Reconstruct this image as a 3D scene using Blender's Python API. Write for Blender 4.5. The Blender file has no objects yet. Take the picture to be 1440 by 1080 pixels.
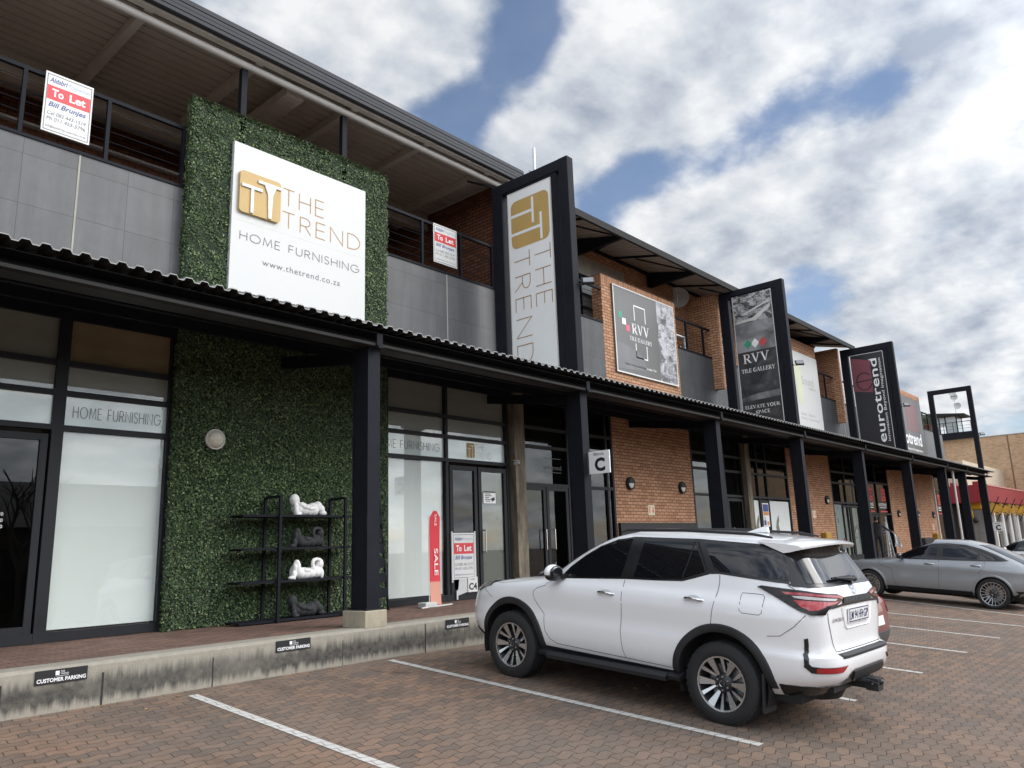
import bpy, bmesh, math, random
import numpy as np
from mathutils import Vector, Matrix

SC = bpy.context.scene
COL = SC.collection
R = math.radians
rnd = random.Random(7)

# ------------------------------------------------------------------ camera
def make_camera():
    yaw, pitch, roll, fpx = 0.723220388, 0.210038167, -0.0346309456, 1080.74743
    f = Vector((math.cos(pitch)*math.cos(yaw), math.cos(pitch)*math.sin(yaw), math.sin(pitch)))
    r = f.cross(Vector((0, 0, 1))).normalized()
    u = r.cross(f)
    c, s = math.cos(roll), math.sin(roll)
    r, u = c*r + s*u, -s*r + c*u
    cam = bpy.data.cameras.new("camera")
    cam.sensor_width = 36.0
    cam.lens = fpx/1440.0*36.0
    cam.clip_start, cam.clip_end = 0.05, 3000.0
    o = bpy.data.objects.new("camera", cam)
    COL.objects.link(o)
    o.matrix_world = Matrix(((r.x, u.x, -f.x, 0), (r.y, u.y, -f.y, 0), (r.z, u.z, -f.z, 1.353), (0, 0, 0, 1)))
    SC.camera = o
make_camera()

# ------------------------------------------------------------------ sky, sun, exposure
SUN_EL, SUN_AZ = R(34), R(-56)          # azimuth measured from +X towards +Y
def make_world():
    w = bpy.data.worlds.new("World"); SC.world = w
    w.use_nodes = True
    nt = w.node_tree; nt.nodes.clear()
    N, L = nt.nodes.new, nt.links.new
    out = N('ShaderNodeOutputWorld'); bg = N('ShaderNodeBackground')
    L(bg.outputs[0], out.inputs[0]); bg.inputs[1].default_value = 0.1
    sky = N('ShaderNodeTexSky'); sky.sky_type = 'NISHITA'; sky.sun_disc = False
    sky.sun_elevation = SUN_EL; sky.sun_rotation = R(90) - SUN_AZ
    sky.air_density = 1.0; sky.dust_density = 0.6; sky.ozone_density = 1.6
    tc = N('ShaderNodeTexCoord')
    nrm = N('ShaderNodeVectorMath'); nrm.operation = 'NORMALIZE'; L(tc.outputs['Generated'], nrm.inputs[0])
    sep = N('ShaderNodeSeparateXYZ'); L(nrm.outputs[0], sep.inputs[0])
    def m(op, a, b=None, c=None):
        n = N('ShaderNodeMath'); n.operation = op
        for i, v in enumerate((a, b, c)):
            if v is None: continue
            if isinstance(v, (int, float)): n.inputs[i].default_value = v
            else: L(v, n.inputs[i])
        return n.outputs[0]
    z = m('MAXIMUM', sep.outputs[2], 0.0)
    k = m('ADD', z, 0.30)
    comb = N('ShaderNodeCombineXYZ')
    L(m('DIVIDE', sep.outputs[0], k), comb.inputs[0]); L(m('DIVIDE', sep.outputs[1], k), comb.inputs[1])
    def noise(scale, detail, rough, off, dist=0.0, shift=0.0):
        mp = N('ShaderNodeMapping'); mp.inputs['Location'].default_value = (off[0]+shift*math.cos(SUN_AZ), off[1]+shift*math.sin(SUN_AZ), off[2])
        L(comb.outputs[0], mp.inputs[0])
        n = N('ShaderNodeTexNoise'); n.inputs['Scale'].default_value = scale
        n.inputs['Detail'].default_value = detail; n.inputs['Roughness'].default_value = rough
        n.inputs['Distortion'].default_value = dist
        L(mp.outputs[0], n.inputs[0]); return n.outputs[0]
    big = noise(3.4, 10, 0.55, (3.1, 1.7, 0.3), 0.08)
    big2 = noise(3.4, 10, 0.55, (3.1, 1.7, 0.3), 0.08, 0.055)
    fine = noise(9.0, 8, 0.56, (0.4, 5.2, 1.3), 0.1)
    fine2 = noise(9.0, 8, 0.56, (0.4, 5.2, 1.3), 0.1, 0.02)
    shade = noise(4.6, 8, 0.58, (7.7, 2.2, 4.4), 0.1)
    # openings and banks of this particular sky, as directions
    cover = m('ADD', m('MULTIPLY', m('SUBTRACT', big, 0.5), 2.1), m('MULTIPLY', m('SUBTRACT', fine, 0.5), 1.5))
    for d, rad, amp in SKY_BUMPS:
        dp = N('ShaderNodeVectorMath'); dp.operation = 'DISTANCE'
        L(nrm.outputs[0], dp.inputs[0]); dp.inputs[1].default_value = d
        t = m('MULTIPLY', dp.outputs['Value'], 1.0/rad)
        g = m('POWER', 2.71828, m('MULTIPLY', m('MULTIPLY', t, t), -1.0))
        cover = m('ADD', cover, m('MULTIPLY', g, amp))
    mr = N('ShaderNodeMapRange'); mr.interpolation_type = 'SMOOTHSTEP'
    mr.inputs['From Min'].default_value = -0.52; mr.inputs['From Max'].default_value = 0.30; mr.inputs['To Min'].default_value = 0.08
    L(cover, mr.inputs[0])
    # cloud brightness: white edges and tops, greyer bellies
    ramp = N('ShaderNodeValToRGB')
    e = ramp.color_ramp.elements
    e[0].position = 0.02; e[0].color = (2.9, 3.3, 4.0, 1)
    e[1].position = 0.84; e[1].color = (6.9, 7.0, 7.1, 1)
    mid = e.new(0.42); mid.color = (4.8, 5.1, 5.55, 1)
    shv = m('ADD', m('MULTIPLY', m('SUBTRACT', shade, 0.5), 0.9), 0.50)
    relief = m('ADD', m('MULTIPLY', m('SUBTRACT', big, big2), 2.6), m('MULTIPLY', m('SUBTRACT', fine, fine2), 0.55))
    shv = m('ADD', shv, relief)
    shv = m('ADD', shv, m('MULTIPLY', m('SUBTRACT', fine, 0.5), 0.22))
    shv = m('SUBTRACT', shv, m('MULTIPLY', m('MINIMUM', m('MAXIMUM', m('SUBTRACT', cover, 0.45), 0.0), 1.0), 0.10))
    for d, rad, amp in SKY_LIGHTS:
        dp = N('ShaderNodeVectorMath'); dp.operation = 'DISTANCE'
        L(nrm.outputs[0], dp.inputs[0]); dp.inputs[1].default_value = d
        t = m('MULTIPLY', dp.outputs['Value'], 1.0/rad)
        g = m('POWER', 2.71828, m('MULTIPLY', m('MULTIPLY', t, t), -1.0))
        shv = m('ADD', shv, m('MULTIPLY', g, amp))
    L(shv, ramp.inputs[0])
    # the bright veil of cloud round the hidden sun
    sd = (math.cos(SUN_EL)*math.cos(SUN_AZ), math.cos(SUN_EL)*math.sin(SUN_AZ), math.sin(SUN_EL))
    dp = N('ShaderNodeVectorMath'); dp.operation = 'DISTANCE'; L(nrm.outputs[0], dp.inputs[0]); dp.inputs[1].default_value = sd
    t = m('MULTIPLY', dp.outputs['Value'], 1/0.52)
    veil = m('MULTIPLY_ADD', m('POWER', 2.71828, m('MULTIPLY', m('MULTIPLY', t, t), -1.0)), 6.0, 1.0)
    # and an added, unseen bright bank of cloud behind left, to fill left-facing sides
    dp2 = N('ShaderNodeVectorMath'); dp2.operation = 'DISTANCE'; L(nrm.outputs[0], dp2.inputs[0]); dp2.inputs[1].default_value = (-0.80, -0.42, 0.42)
    t2 = m('MULTIPLY', dp2.outputs['Value'], 1/0.75)
    veil = m('ADD', veil, m('MULTIPLY', m('POWER', 2.71828, m('MULTIPLY', m('MULTIPLY', t2, t2), -1.0)), 2.4))
    cl = N('ShaderNodeVectorMath'); cl.operation = 'SCALE'; L(ramp.outputs[0], cl.inputs[0]); L(veil, cl.inputs['Scale'])
    skyc = N('ShaderNodeMix'); skyc.data_type = 'RGBA'; skyc.blend_type = 'MULTIPLY'; skyc.inputs[0].default_value = 1.0
    L(sky.outputs[0], skyc.inputs[6]); skyc.inputs[7].default_value = SKY_TINT
    mix = N('ShaderNodeMix'); mix.data_type = 'RGBA'
    L(mr.outputs[0], mix.inputs[0]); L(skyc.outputs[2], mix.inputs[6]); L(cl.outputs[0], mix.inputs[7])
    L(mix.outputs[2], bg.inputs[0])
def dirpx(x, y):
    """direction (a unit vector in the world) of a spot of this sky"""
    yaw, pitch, roll, fpx = 0.723220388, 0.210038167, -0.0346309456, 1080.74743
    f = Vector((math.cos(pitch)*math.cos(yaw), math.cos(pitch)*math.sin(yaw), math.sin(pitch)))
    r = f.cross(Vector((0, 0, 1))).normalized(); u = r.cross(f)
    c, s = math.cos(roll), math.sin(roll); r, u = c*r + s*u, -s*r + c*u
    return tuple((f + r*((x-720)/fpx) - u*((y-540)/fpx)).normalized())
SKY_TINT = (1.15, 1.12, 1.14, 1)
SKY_BUMPS = [(dirpx(x, y), rr, a) for x, y, rr, a in (
    (760, 30, .055, -.9), (728, 70, .05, -.8), (690, 130, .05, -.7), (620, 195, .05, -.55), (590, 150, .04, -.35), (660, 175, .04, -.4),
    (850, 285, .05, -.8), (905, 245, .05, -.9), (976, 236, .045, -.8), (1045, 195, .05, -.8), (1114, 150, .05, -.7), (1180, 150, .05, -.45), (1253, 135, .05, -.6), (1320, 110, .05, -.3),
    (1156, 416, .05, -.6), (1100, 390, .04, -.4), (345, 20, .04, -.3), (1380, 300, .06, -.15), (1240, 330, .06, -.2),
    (480, 60, .12, .7), (620, 60, .08, .7), (540, 110, .05, .4), (720, 200, .055, .7), (770, 250, .05, .5), (860, 110, .09, .8), (950, 50, .09, .8), (960, 140, .06, .5),
    (1110, 60, .10, .5), (1300, 30, .12, .5), (900, 320, .07, .8), (1020, 290, .08, .8), (1150, 260, .07, .7), (1260, 240, .07, .7), (1390, 180, .08, .7), (1300, 430, .16, .4), (1060, 350, .06, .4), (1420, 380, .12, .3))]
SKY_LIGHTS = [(dirpx(x, y), rr, a) for x, y, rr, a in (
    (650, 166, .04, .14), (740, 200, .05, .16), (900, 310, .05, .22), (1000, 270, .06, .22), (1090, 250, .05, .16), (1253, 225, .06, .18), (1405, 159, .06, .22), (948, 42, .06, .18), (480, 50, .08, .12), (1330, 200, .05, .14),
    (976, 111, .06, -.10), (1114, 55, .09, -.12), (1270, 60, .10, -.12), (1400, 40, .10, -.08), (870, 150, .05, -.08), (1150, 330, .07, -.10), (1300, 340, .08, -.10), (1220, 480, .09, -.06), (1020, 350, .05, -.06))]
make_world()

def make_sun():
    l = bpy.data.lights.new("sun", 'SUN'); l.energy = 1.3; l.angle = R(36); l.color = (1.0, 0.95, 0.87)
    o = bpy.data.objects.new("sun", l); COL.objects.link(o)
    d = Vector((math.cos(SUN_EL)*math.cos(SUN_AZ), math.cos(SUN_EL)*math.sin(SUN_AZ), math.sin(SUN_EL)))
    o.rotation_euler = d.to_track_quat('Z', 'Y').to_euler()
    o.location = (20, -20, 30)
make_sun()
SC.view_settings.view_transform = 'Standard'
SC.view_settings.look = 'None'
SC.view_settings.exposure = 0.36
SC.view_settings.gamma = 1.0
SC.render.engine = 'CYCLES'
SC.cycles.max_bounces = 8
SC.cycles.transparent_max_bounces = 12
SC.cycles.caustics_reflective = False
SC.cycles.caustics_refractive = False

# ------------------------------------------------------------------ objects, labels
def tag(o, label=None, cat=None, group=None, kind=None):
    if label: o['label'] = label
    if cat: o['category'] = cat
    if group: o['group'] = group
    if kind: o['kind'] = kind
    return o
def thing(name, label, cat, loc=(0, 0, 0), group=None, rot=None):
    o = bpy.data.objects.new(name, None); COL.objects.link(o)
    o.location = loc; o.empty_display_size = 0.3
    if rot is not None: o.rotation_euler = rot
    return tag(o, label, cat, group)
def attach(o, parent, world=True):
    """parent o; world=True keeps geometry that was written in world coordinates where it is"""
    o.parent = parent
    if world:
        root = parent
        while root.parent: root = root.parent
        if parent.parent is None:
            M = Matrix.LocRotScale(parent.location, parent.rotation_euler, None)
            o.matrix_parent_inverse = M.inverted()
    return o
def copy_tree(o, parent=None):
    c = o.copy(); COL.objects.link(c)
    if parent is not None:
        c.parent = parent; c.matrix_parent_inverse = o.matrix_parent_inverse.copy()
    for ch in list(o.children): copy_tree(ch, c)
    return c

# ------------------------------------------------------------------ mesh builder
class MB:
    def __init__(s): s.v = []; s.f = []; s.m = []
    def add(s, vs, fs, mi=0, M=None):
        b = len(s.v)
        if M is not None: vs = [tuple(M @ Vector(p)) for p in vs]
        s.v += [tuple(p) for p in vs]
        s.f += [tuple(b+i for i in f) for f in fs]; s.m += [mi]*len(fs)
        return s
    def box(s, x0, x1, y0, y1, z0, z1, mi=0, M=None):
        vs = [(x0,y0,z0),(x1,y0,z0),(x1,y1,z0),(x0,y1,z0),(x0,y0,z1),(x1,y0,z1),(x1,y1,z1),(x0,y1,z1)]
        return s.add(vs, [(0,3,2,1),(4,5,6,7),(0,1,5,4),(1,2,6,5),(2,3,7,6),(3,0,4,7)], mi, M)
    def bevbox(s, x0, x1, y0, y1, z0, z1, b=0.01, mi=0, M=None):
        bm = bmesh.new()
        bmesh.ops.create_cube(bm, size=1.0)
        for v in bm.verts:
            v.co = Vector((x0+(v.co.x+.5)*(x1-x0), y0+(v.co.y+.5)*(y1-y0), z0+(v.co.z+.5)*(z1-z0)))
        bmesh.ops.bevel(bm, geom=bm.edges[:], offset=b, segments=2, affect='EDGES', profile=0.5)
        s.bm(bm, mi, M); bm.free(); return s
    def bm(s, bm, mi=0, M=None):
        bm.verts.index_update()
        return s.add([v.co[:] for v in bm.verts], [[v.index for v in f.verts] for f in bm.faces], mi, M)
    def quad(s, a, b, c, d, mi=0): return s.add([a, b, c, d], [(0, 1, 2, 3)], mi)
    def prism(s, poly, a0, a1, axis='y', mi=0, M=None):
        """2-D polygon extruded along an axis. axis y: poly is (x,z); x: (y,z); z: (x,y)"""
        n = len(poly)
        def p(q, t): return {'y': (q[0], t, q[1]), 'x': (t, q[0], q[1]), 'z': (q[0], q[1], t)}[axis]
        vs = [p(q, a0) for q in poly] + [p(q, a1) for q in poly]
        fs = [tuple(range(n)), tuple(range(2*n-1, n-1, -1))]
        fs += [((i+1) % n, i, n+i, n+(i+1) % n) for i in range(n)]
        return s.add(vs, fs, mi, M)
    def tube(s, pts, r, n=8, mi=0, M=None, caps=True):
        pts = [Vector(p) for p in pts]; rings = []
        rr = r if isinstance(r, (list, tuple)) else [r]*len(pts)
        vs = []; fs = []
        prev = None
        for i, p in enumerate(pts):
            if i == 0: d = pts[1]-p
            elif i == len(pts)-1: d = p-pts[i-1]
            else: d = (pts[i+1]-p).normalized()+(p-pts[i-1]).normalized()
            d.normalize()
            if prev is None:
                a = Vector((0, 0, 1)) if abs(d.z) < 0.9 else Vector((1, 0, 0))
                e1 = d.cross(a).normalized()
            else:
                e1 = (prev - d*prev.dot(d)).normalized()
            prev = e1; e2 = d.cross(e1)
            vs += [tuple(p+(e1*math.cos(2*math.pi*k/n)+e2*math.sin(2*math.pi*k/n))*rr[i]) for k in range(n)]
        for i in range(len(pts)-1):
            for k in range(n):
                fs.append((i*n+k, i*n+(k+1) % n, (i+1)*n+(k+1) % n, (i+1)*n+k))
        if caps:
            fs.append(tuple(range(n-1, -1, -1))); fs.append(tuple((len(pts)-1)*n+k for k in range(n)))
        return s.add(vs, fs, mi, M)
    def bar(s, p, q, w, h, mi=0, up=(0, 0, 1), M=None):
        """rectangular bar from p to q, w sideways and h along up"""
        p, q = Vector(p), Vector(q); d = (q-p).normalized(); u = Vector(up)
        sd = d.cross(u)
        if sd.length < 1e-5: sd = d.cross(Vector((1, 0, 0)))
        sd.normalize(); u = sd.cross(d).normalized()
        vs = [tuple(c+sd*(w/2*a)+u*(h/2*b)) for c in (p, q) for a, b in ((-1,-1),(1,-1),(1,1),(-1,1))]
        return s.add(vs, [(0,1,2,3),(7,6,5,4),(0,4,5,1),(1,5,6,2),(2,6,7,3),(3,7,4,0)], mi, M)
    def lathe(s, prof, n=24, mi=0, M=None, closed=False):
        """profile of (r, z) turned round z"""
        vs = [(r*math.cos(2*math.pi*k/n), r*math.sin(2*math.pi*k/n), z) for r, z in prof for k in range(n)]
        fs = []
        m = len(prof)
        for i in range(m if closed else m-1):
            j = (i+1) % m
            for k in range(n):
                fs.append((i*n+k, i*n+(k+1) % n, j*n+(k+1) % n, j*n+k))
        return s.add(vs, fs, mi, M)
    def ball(s, c, rx, ry=None, rz=None, n=16, m=10, mi=0, M=None):
        ry = ry or rx; rz = rz or rx
        vs = [(c[0], c[1], c[2]+rz)]; fs = []
        for i in range(1, m):
            t = math.pi*i/m
            for k in range(n):
                a = 2*math.pi*k/n
                vs.append((c[0]+rx*math.sin(t)*math.cos(a), c[1]+ry*math.sin(t)*math.sin(a), c[2]+rz*math.cos(t)))
        vs.append((c[0], c[1], c[2]-rz))
        for k in range(n):
            fs.append((0, 1+k, 1+(k+1) % n))
            for i in range(m-2):
                a = 1+i*n; fs.append((a+k, a+n+k, a+n+(k+1) % n, a+(k+1) % n))
            a = 1+(m-2)*n; fs.append((a+k, len(vs)-1, a+(k+1) % n))
        return s.add(vs, fs, mi, M)
    def build(s, name, mats, parent=None, smooth=None, world=True, fixn=True):
        me = bpy.data.meshes.new(name)
        me.from_pydata(s.v, [], s.f)
        if not isinstance(mats, (list, tuple)): mats = [mats]
        for m in mats: me.materials.append(m)
        if len(mats) > 1: me.polygons.foreach_set('material_index', s.m)
        if fixn:
            bm = bmesh.new(); bm.from_mesh(me)
            bmesh.ops.recalc_face_normals(bm, faces=bm.faces[:]); bm.to_mesh(me); bm.free()
        box_uv(me)
        if smooth is not None:
            me.polygons.foreach_set('use_smooth', [True]*len(me.polygons))
            me.set_sharp_from_angle(angle=R(smooth))
        me.update()
        o = bpy.data.objects.new(name, me); COL.objects.link(o)
        if parent is not None: attach(o, parent, world)
        return o
def box_uv(me):
    nl = len(me.loops)
    if nl == 0: return
    uv = me.uv_layers.new(name='UVMap')
    co = np.empty(len(me.vertices)*3, np.float32); me.vertices.foreach_get('co', co); co = co.reshape(-1, 3)
    nr = np.empty(len(me.polygons)*3, np.float32); me.polygons.foreach_get('normal', nr); nr = np.abs(nr.reshape(-1, 3))
    tot = np.empty(len(me.polygons), np.int32); me.polygons.foreach_get('loop_total', tot)
    vi = np.empty(nl, np.int32); me.loops.foreach_get('vertex_index', vi)
    ax = np.repeat(np.argmax(nr + np.array([0, 1e-4, 0], np.float32), axis=1), tot)
    p = co[vi]
    u = np.where(ax == 0, p[:, 1], p[:, 0]); v = np.where(ax == 2, p[:, 1], p[:, 2])
    uv.data.foreach_set('uv', np.stack([u, v], 1).astype(np.float32).ravel())

# ------------------------------------------------------------------ materials
class NT:
    def __init__(s, name):
        s.m = bpy.data.materials.new(name); s.m.use_nodes = True
        s.t = s.m.node_tree; s.b = s.t.nodes['Principled BSDF']; s.out = s.t.nodes['Material Output']
    def n(s, typ, **kw):
        o = s.t.nodes.new('ShaderNode'+typ)
        for k, v in kw.items(): setattr(o, k, v)
        return o
    def l(s, a, b): s.t.links.new(a, b)
    def val(s, sock, v):
        if isinstance(v, (int, float, tuple, list)):
            if isinstance(v, (tuple, list)) and len(v) == 3 and sock.type == 'RGBA': v = (*v, 1)
            sock.default_value = v
        else: s.l(v, sock)
    def math(s, op, a, b=None, c=None, clamp=False):
        o = s.n('Math', operation=op, use_clamp=clamp)
        for i, v in enumerate((a, b, c)):
            if v is not None: s.val(o.inputs[i], v)
        return o.outputs[0]
    def mix(s, fac, a, b, blend='MIX'):
        o = s.n('Mix', data_type='RGBA', blend_type=blend)
        s.val(o.inputs[0], fac); s.val(o.inputs[6], a); s.val(o.inputs[7], b)
        return o.outputs[2]
    def coord(s, kind='Object', scale=(1, 1, 1), loc=(0, 0, 0)):
        tc = s.n('TexCoord'); mp = s.n('Mapping'); s.l(tc.outputs[kind], mp.inputs[0])
        mp.inputs['Scale'].default_value = scale; mp.inputs['Location'].default_value = loc
        return mp.outputs[0]
    def noise(s, vec, scale=5, detail=4, rough=0.5, dist=0):
        o = s.n('TexNoise'); o.inputs['Scale'].default_value = scale; o.inputs['Detail'].default_value = detail
        o.inputs['Roughness'].default_value = rough; o.inputs['Distortion'].default_value = dist
        if vec is not None: s.l(vec, o.inputs[0])
        return o.outputs[0]
    def ramp(s, fac, stops):
        o = s.n('ValToRGB'); e = o.color_ramp.elements
        while len(e) < len(stops): e.new(0.5)
        for q, (p, c) in zip(e, stops):
            q.position = p; q.color = (c, c, c, 1) if isinstance(c, (int, float)) else (*c, 1)
        s.val(o.inputs[0], fac); return o.outputs[0]
    def bump(s, h, strength=0.3, dist=0.01):
        o = s.n('Bump'); o.inputs['Strength'].default_value = strength; o.inputs['Distance'].default_value = dist
        s.l(h, o.inputs['Height']); s.l(o.outputs[0], s.b.inputs['Normal']); return o
    def set(s, **kw):
        for k, v in kw.items(): s.val(s.b.inputs[k.replace('_', ' ')], v)
        return s.m
def plain(name, col, rough=0.5, metal=0.0, var=0.12, scale=3.0, bump=0.0, bscale=60, spec=0.5, coat=0.0, rvar=0.1):
    t = NT(name); v = t.coord('Object')
    n = t.noise(v, scale, 5, 0.6)
    f = t.math('MULTIPLY_ADD', t.math('SUBTRACT', n, 0.5), 2*var*1.6, 1.0)
    t.l(t.mix(1.0, (*col, 1), f, 'MULTIPLY'), t.b.inputs['Base Color'])
    t.val(t.b.inputs['Roughness'], t.math('MULTIPLY_ADD', t.math('SUBTRACT', n, 0.5), rvar*2, rough, clamp=True))
    t.set(Metallic=metal, Specular_IOR_Level=spec, Coat_Weight=coat, Coat_Roughness=0.04)
    if bump: t.bump(t.noise(v, bscale, 3), bump, 0.005)
    return t.m
def emit(name, col, s):
    t = NT(name); t.set(Base_Color=col, Emission_Color=col, Emission_Strength=s); return t.m
def brickmat(name, c1, c2, mort, bw=0.232, rh=0.083, ms=0.011, offset=0.5, rough=0.85, bump=0.5, dirt=0.25):
    t = NT(name); uv = t.coord('UV')
    b = t.n('TexBrick', offset=offset); t.l(uv, b.inputs[0])
    for k, v in (('Scale', 1), ('Mortar Size', ms), ('Mortar Smooth', 0.15), ('Bias', 0.0), ('Brick Width', bw), ('Row Height', rh)):
        b.inputs[k].default_value = v
    b.inputs['Color1'].default_value = (*c1, 1); b.inputs['Color2'].default_value = (*c2, 1); b.inputs['Mortar'].default_value = (*mort, 1)
    # odd dark bricks: a second brick texture on the same bond, thresholded
    d = t.n('TexBrick', offset=offset); t.l(uv, d.inputs[0])
    for k, v in (('Scale', 1), ('Mortar Size', 0.0), ('Bias', -0.55), ('Brick Width', bw), ('Row Height', rh)): d.inputs[k].default_value = v
    d.inputs['Color1'].default_value = (1, 1, 1, 1); d.inputs['Color2'].default_value = (0.35, 0.3, 0.3, 1); d.inputs['Mortar'].default_value = (1, 1, 1, 1)
    ob = t.coord('Object')
    big = t.noise(ob, 0.7, 5, 0.6); fine = t.noise(ob, 28, 4, 0.6)
    c = t.mix(0.45, b.outputs[0], d.outputs[0], 'MULTIPLY')
    f = t.math('MULTIPLY_ADD', t.math('SUBTRACT', big, 0.5), dirt*2.2, 1.0)
    f = t.math('MULTIPLY', f, t.math('MULTIPLY_ADD', t.math('SUBTRACT', fine, 0.5), 0.5, 1.0))
    t.l(t.mix(1.0, c, f, 'MULTIPLY'), t.b.inputs['Base Color'])
    t.set(Roughness=rough, Specular_IOR_Level=0.25)
    h = t.math('ADD', t.math('SUBTRACT', 1.0, b.outputs[1]), t.math('MULTIPLY', fine, 0.25))
    t.bump(h, bump, 0.008)
    return t.m
def glassmat(name, tint, refl=1.0, rough=0.0):
    t = NT(name); t.t.nodes.remove(t.b)
    tr = t.n('BsdfTransparent'); tr.inputs[0].default_value = (*tint, 1)
    gl = t.n('BsdfGlossy'); gl.inputs['Roughness'].default_value = rough; gl.inputs[0].default_value = (1, 1, 1, 1)
    g = t.n('NewGeometry'); fr = t.n('Fresnel')
    t.l(t.math('MULTIPLY_ADD', g.outputs['Backfacing'], 1/1.5-1.5, 1.5), fr.inputs[0])
    mx = t.n('MixShader')
    t.l(t.math('MULTIPLY', fr.outputs[0], refl, clamp=True), mx.inputs[0])
    t.l(tr.outputs[0], mx.inputs[1]); t.l(gl.outputs[0], mx.inputs[2]); t.l(mx.outputs[0], t.out.inputs[0])
    return t.m

M = {}
M['brick'] = brickmat('face_brick', (0.54, 0.305, 0.180), (0.44, 0.225, 0.125), (0.17, 0.105, 0.07))
M['brick_soldier'] = brickmat('soldier_brick', (0.54, 0.305, 0.180), (0.44, 0.225, 0.125), (0.17, 0.105, 0.07), bw=0.083, rh=0.232, offset=0.0)
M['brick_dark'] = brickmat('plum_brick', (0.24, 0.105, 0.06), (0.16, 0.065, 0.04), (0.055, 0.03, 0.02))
M['steel'] = plain('black_painted_steel', (0.012, 0.013, 0.018), 0.6, var=0.3, scale=6, spec=0.12)
M['steel_worn'] = plain('dark_worn_steel', (0.026, 0.025, 0.025), 0.65, var=0.4, scale=4, spec=0.15)
M['frame'] = plain('charcoal_aluminium', (0.018, 0.019, 0.022), 0.5, var=0.2, spec=0.25)
M['black'] = plain('matt_black', (0.010, 0.010, 0.012), 0.6)
M['fascia'] = plain('grey_metal_fascia', (0.040, 0.042, 0.050), 0.55, var=0.15, scale=1.2, spec=0.2)
M['soffit'] = plain('brown_grey_sheeting', (0.46, 0.405, 0.36), 0.6, var=0.2, scale=0.8)
M['purlin'] = plain('grey_steel_purlin', (0.50, 0.465, 0.42), 0.55, var=0.2)
M['pipe'] = plain('pale_grey_pipe', (0.60, 0.585, 0.56), 0.4, var=0.15, scale=2)
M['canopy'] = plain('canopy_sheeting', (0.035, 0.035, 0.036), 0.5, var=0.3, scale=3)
M['canopy_top'] = plain('canopy_lit_worn', (0.30, 0.30, 0.29), 0.5, var=0.3, scale=5)  # pale top and cut edge: caught light put into the colour, plus wear
M['white'] = plain('white_paint', (0.70, 0.70, 0.68), 0.45, var=0.05, scale=2)
M['board'] = plain('white_signboard', (0.56, 0.565, 0.553), 0.4, var=0.035, scale=1.1)
M['panel_white'] = plain('bright_white_panel', (0.82, 0.83, 0.82), 0.4, var=0.04, scale=1.1)
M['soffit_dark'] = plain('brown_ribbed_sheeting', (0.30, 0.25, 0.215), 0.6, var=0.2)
M['plaster'] = plain('white_plaster', (0.82, 0.81, 0.79), 0.7, var=0.06, bump=0.2)
M['chrome'] = plain('chrome', (0.75, 0.75, 0.76), 0.12, metal=1.0, var=0.02)
M['galv'] = plain('galvanised_steel', (0.52, 0.53, 0.54), 0.35, metal=0.8, var=0.15, scale=9)
M['gold'] = plain('gold_print', (0.50, 0.33, 0.11), 0.5, var=0.08)
M['gold_line'] = plain('gold_lettering', (0.37, 0.19, 0.045), 0.5, var=0.04)
M['grey_text'] = plain('grey_lettering', (0.13, 0.13, 0.14), 0.5, var=0.04)
M['black_text'] = plain('black_lettering', (0.012, 0.012, 0.014), 0.5)
M['blue_text'] = plain('blue_lettering', (0.045, 0.075, 0.28), 0.5)
M['pale_text'] = plain('pale_blue_lettering', (0.42, 0.50, 0.60), 0.5)
M['white_text'] = plain('white_lettering', (0.85, 0.85, 0.85), 0.5)
M['red'] = plain('red_print', (0.68, 0.045, 0.055), 0.5, var=0.05)
M['interior'] = plain('shop_interior', (0.30, 0.28, 0.25), 0.9, var=0.2, scale=0.5)
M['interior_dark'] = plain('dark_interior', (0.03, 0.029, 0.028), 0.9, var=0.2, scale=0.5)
M['glass'] = glassmat('shop_glass', (0.50, 0.53, 0.53), 1.0)
M['glass_dark'] = glassmat('dark_shop_glass', (0.32, 0.335, 0.335), 1.0)
M['glass_clear'] = glassmat('clear_glass', (0.96, 0.98, 0.97), 1.0)
def concrete(name, col, dark, grime=0.6):
    t = NT(name); v = t.coord('Object')
    st = t.noise(t.coord('Object', (2.2, 2.2, 0.35)), 3.0, 6, 0.65, 0.3)
    n = t.noise(v, 9, 6, 0.65); sp = t.noise(v, 70, 3, 0.6)
    c = t.mix(t.ramp(st, ((0.38, 1.0), (0.62, 0.0))), (*col, 1), (*dark, 1))
    c = t.mix(grime, (*col, 1), c)
    f = t.math('MULTIPLY_ADD', t.math('SUBTRACT', n, 0.5), 0.5, 1.0)
    f = t.math('MULTIPLY', f, t.math('MULTIPLY_ADD', t.math('SUBTRACT', sp, 0.5), 0.35, 1.0))
    t.l(t.mix(1.0, c, f, 'MULTIPLY'), t.b.inputs['Base Color']); t.set(Roughness=0.9, Specular_IOR_Level=0.2)
    t.bump(t.math('ADD', n, t.math('MULTIPLY', sp, 0.4)), 0.35, 0.006)
    return t.m
M['concrete'] = concrete('weathered_concrete', (0.24, 0.205, 0.155), (0.075, 0.062, 0.05), 0.8)
M['concrete_pale'] = concrete('pale_concrete', (0.42, 0.37, 0.28), (0.27, 0.23, 0.17), 0.4)
M['lintel'] = concrete('grey_concrete_lintel', (0.40, 0.38, 0.33), (0.26, 0.25, 0.22), 0.5)
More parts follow.
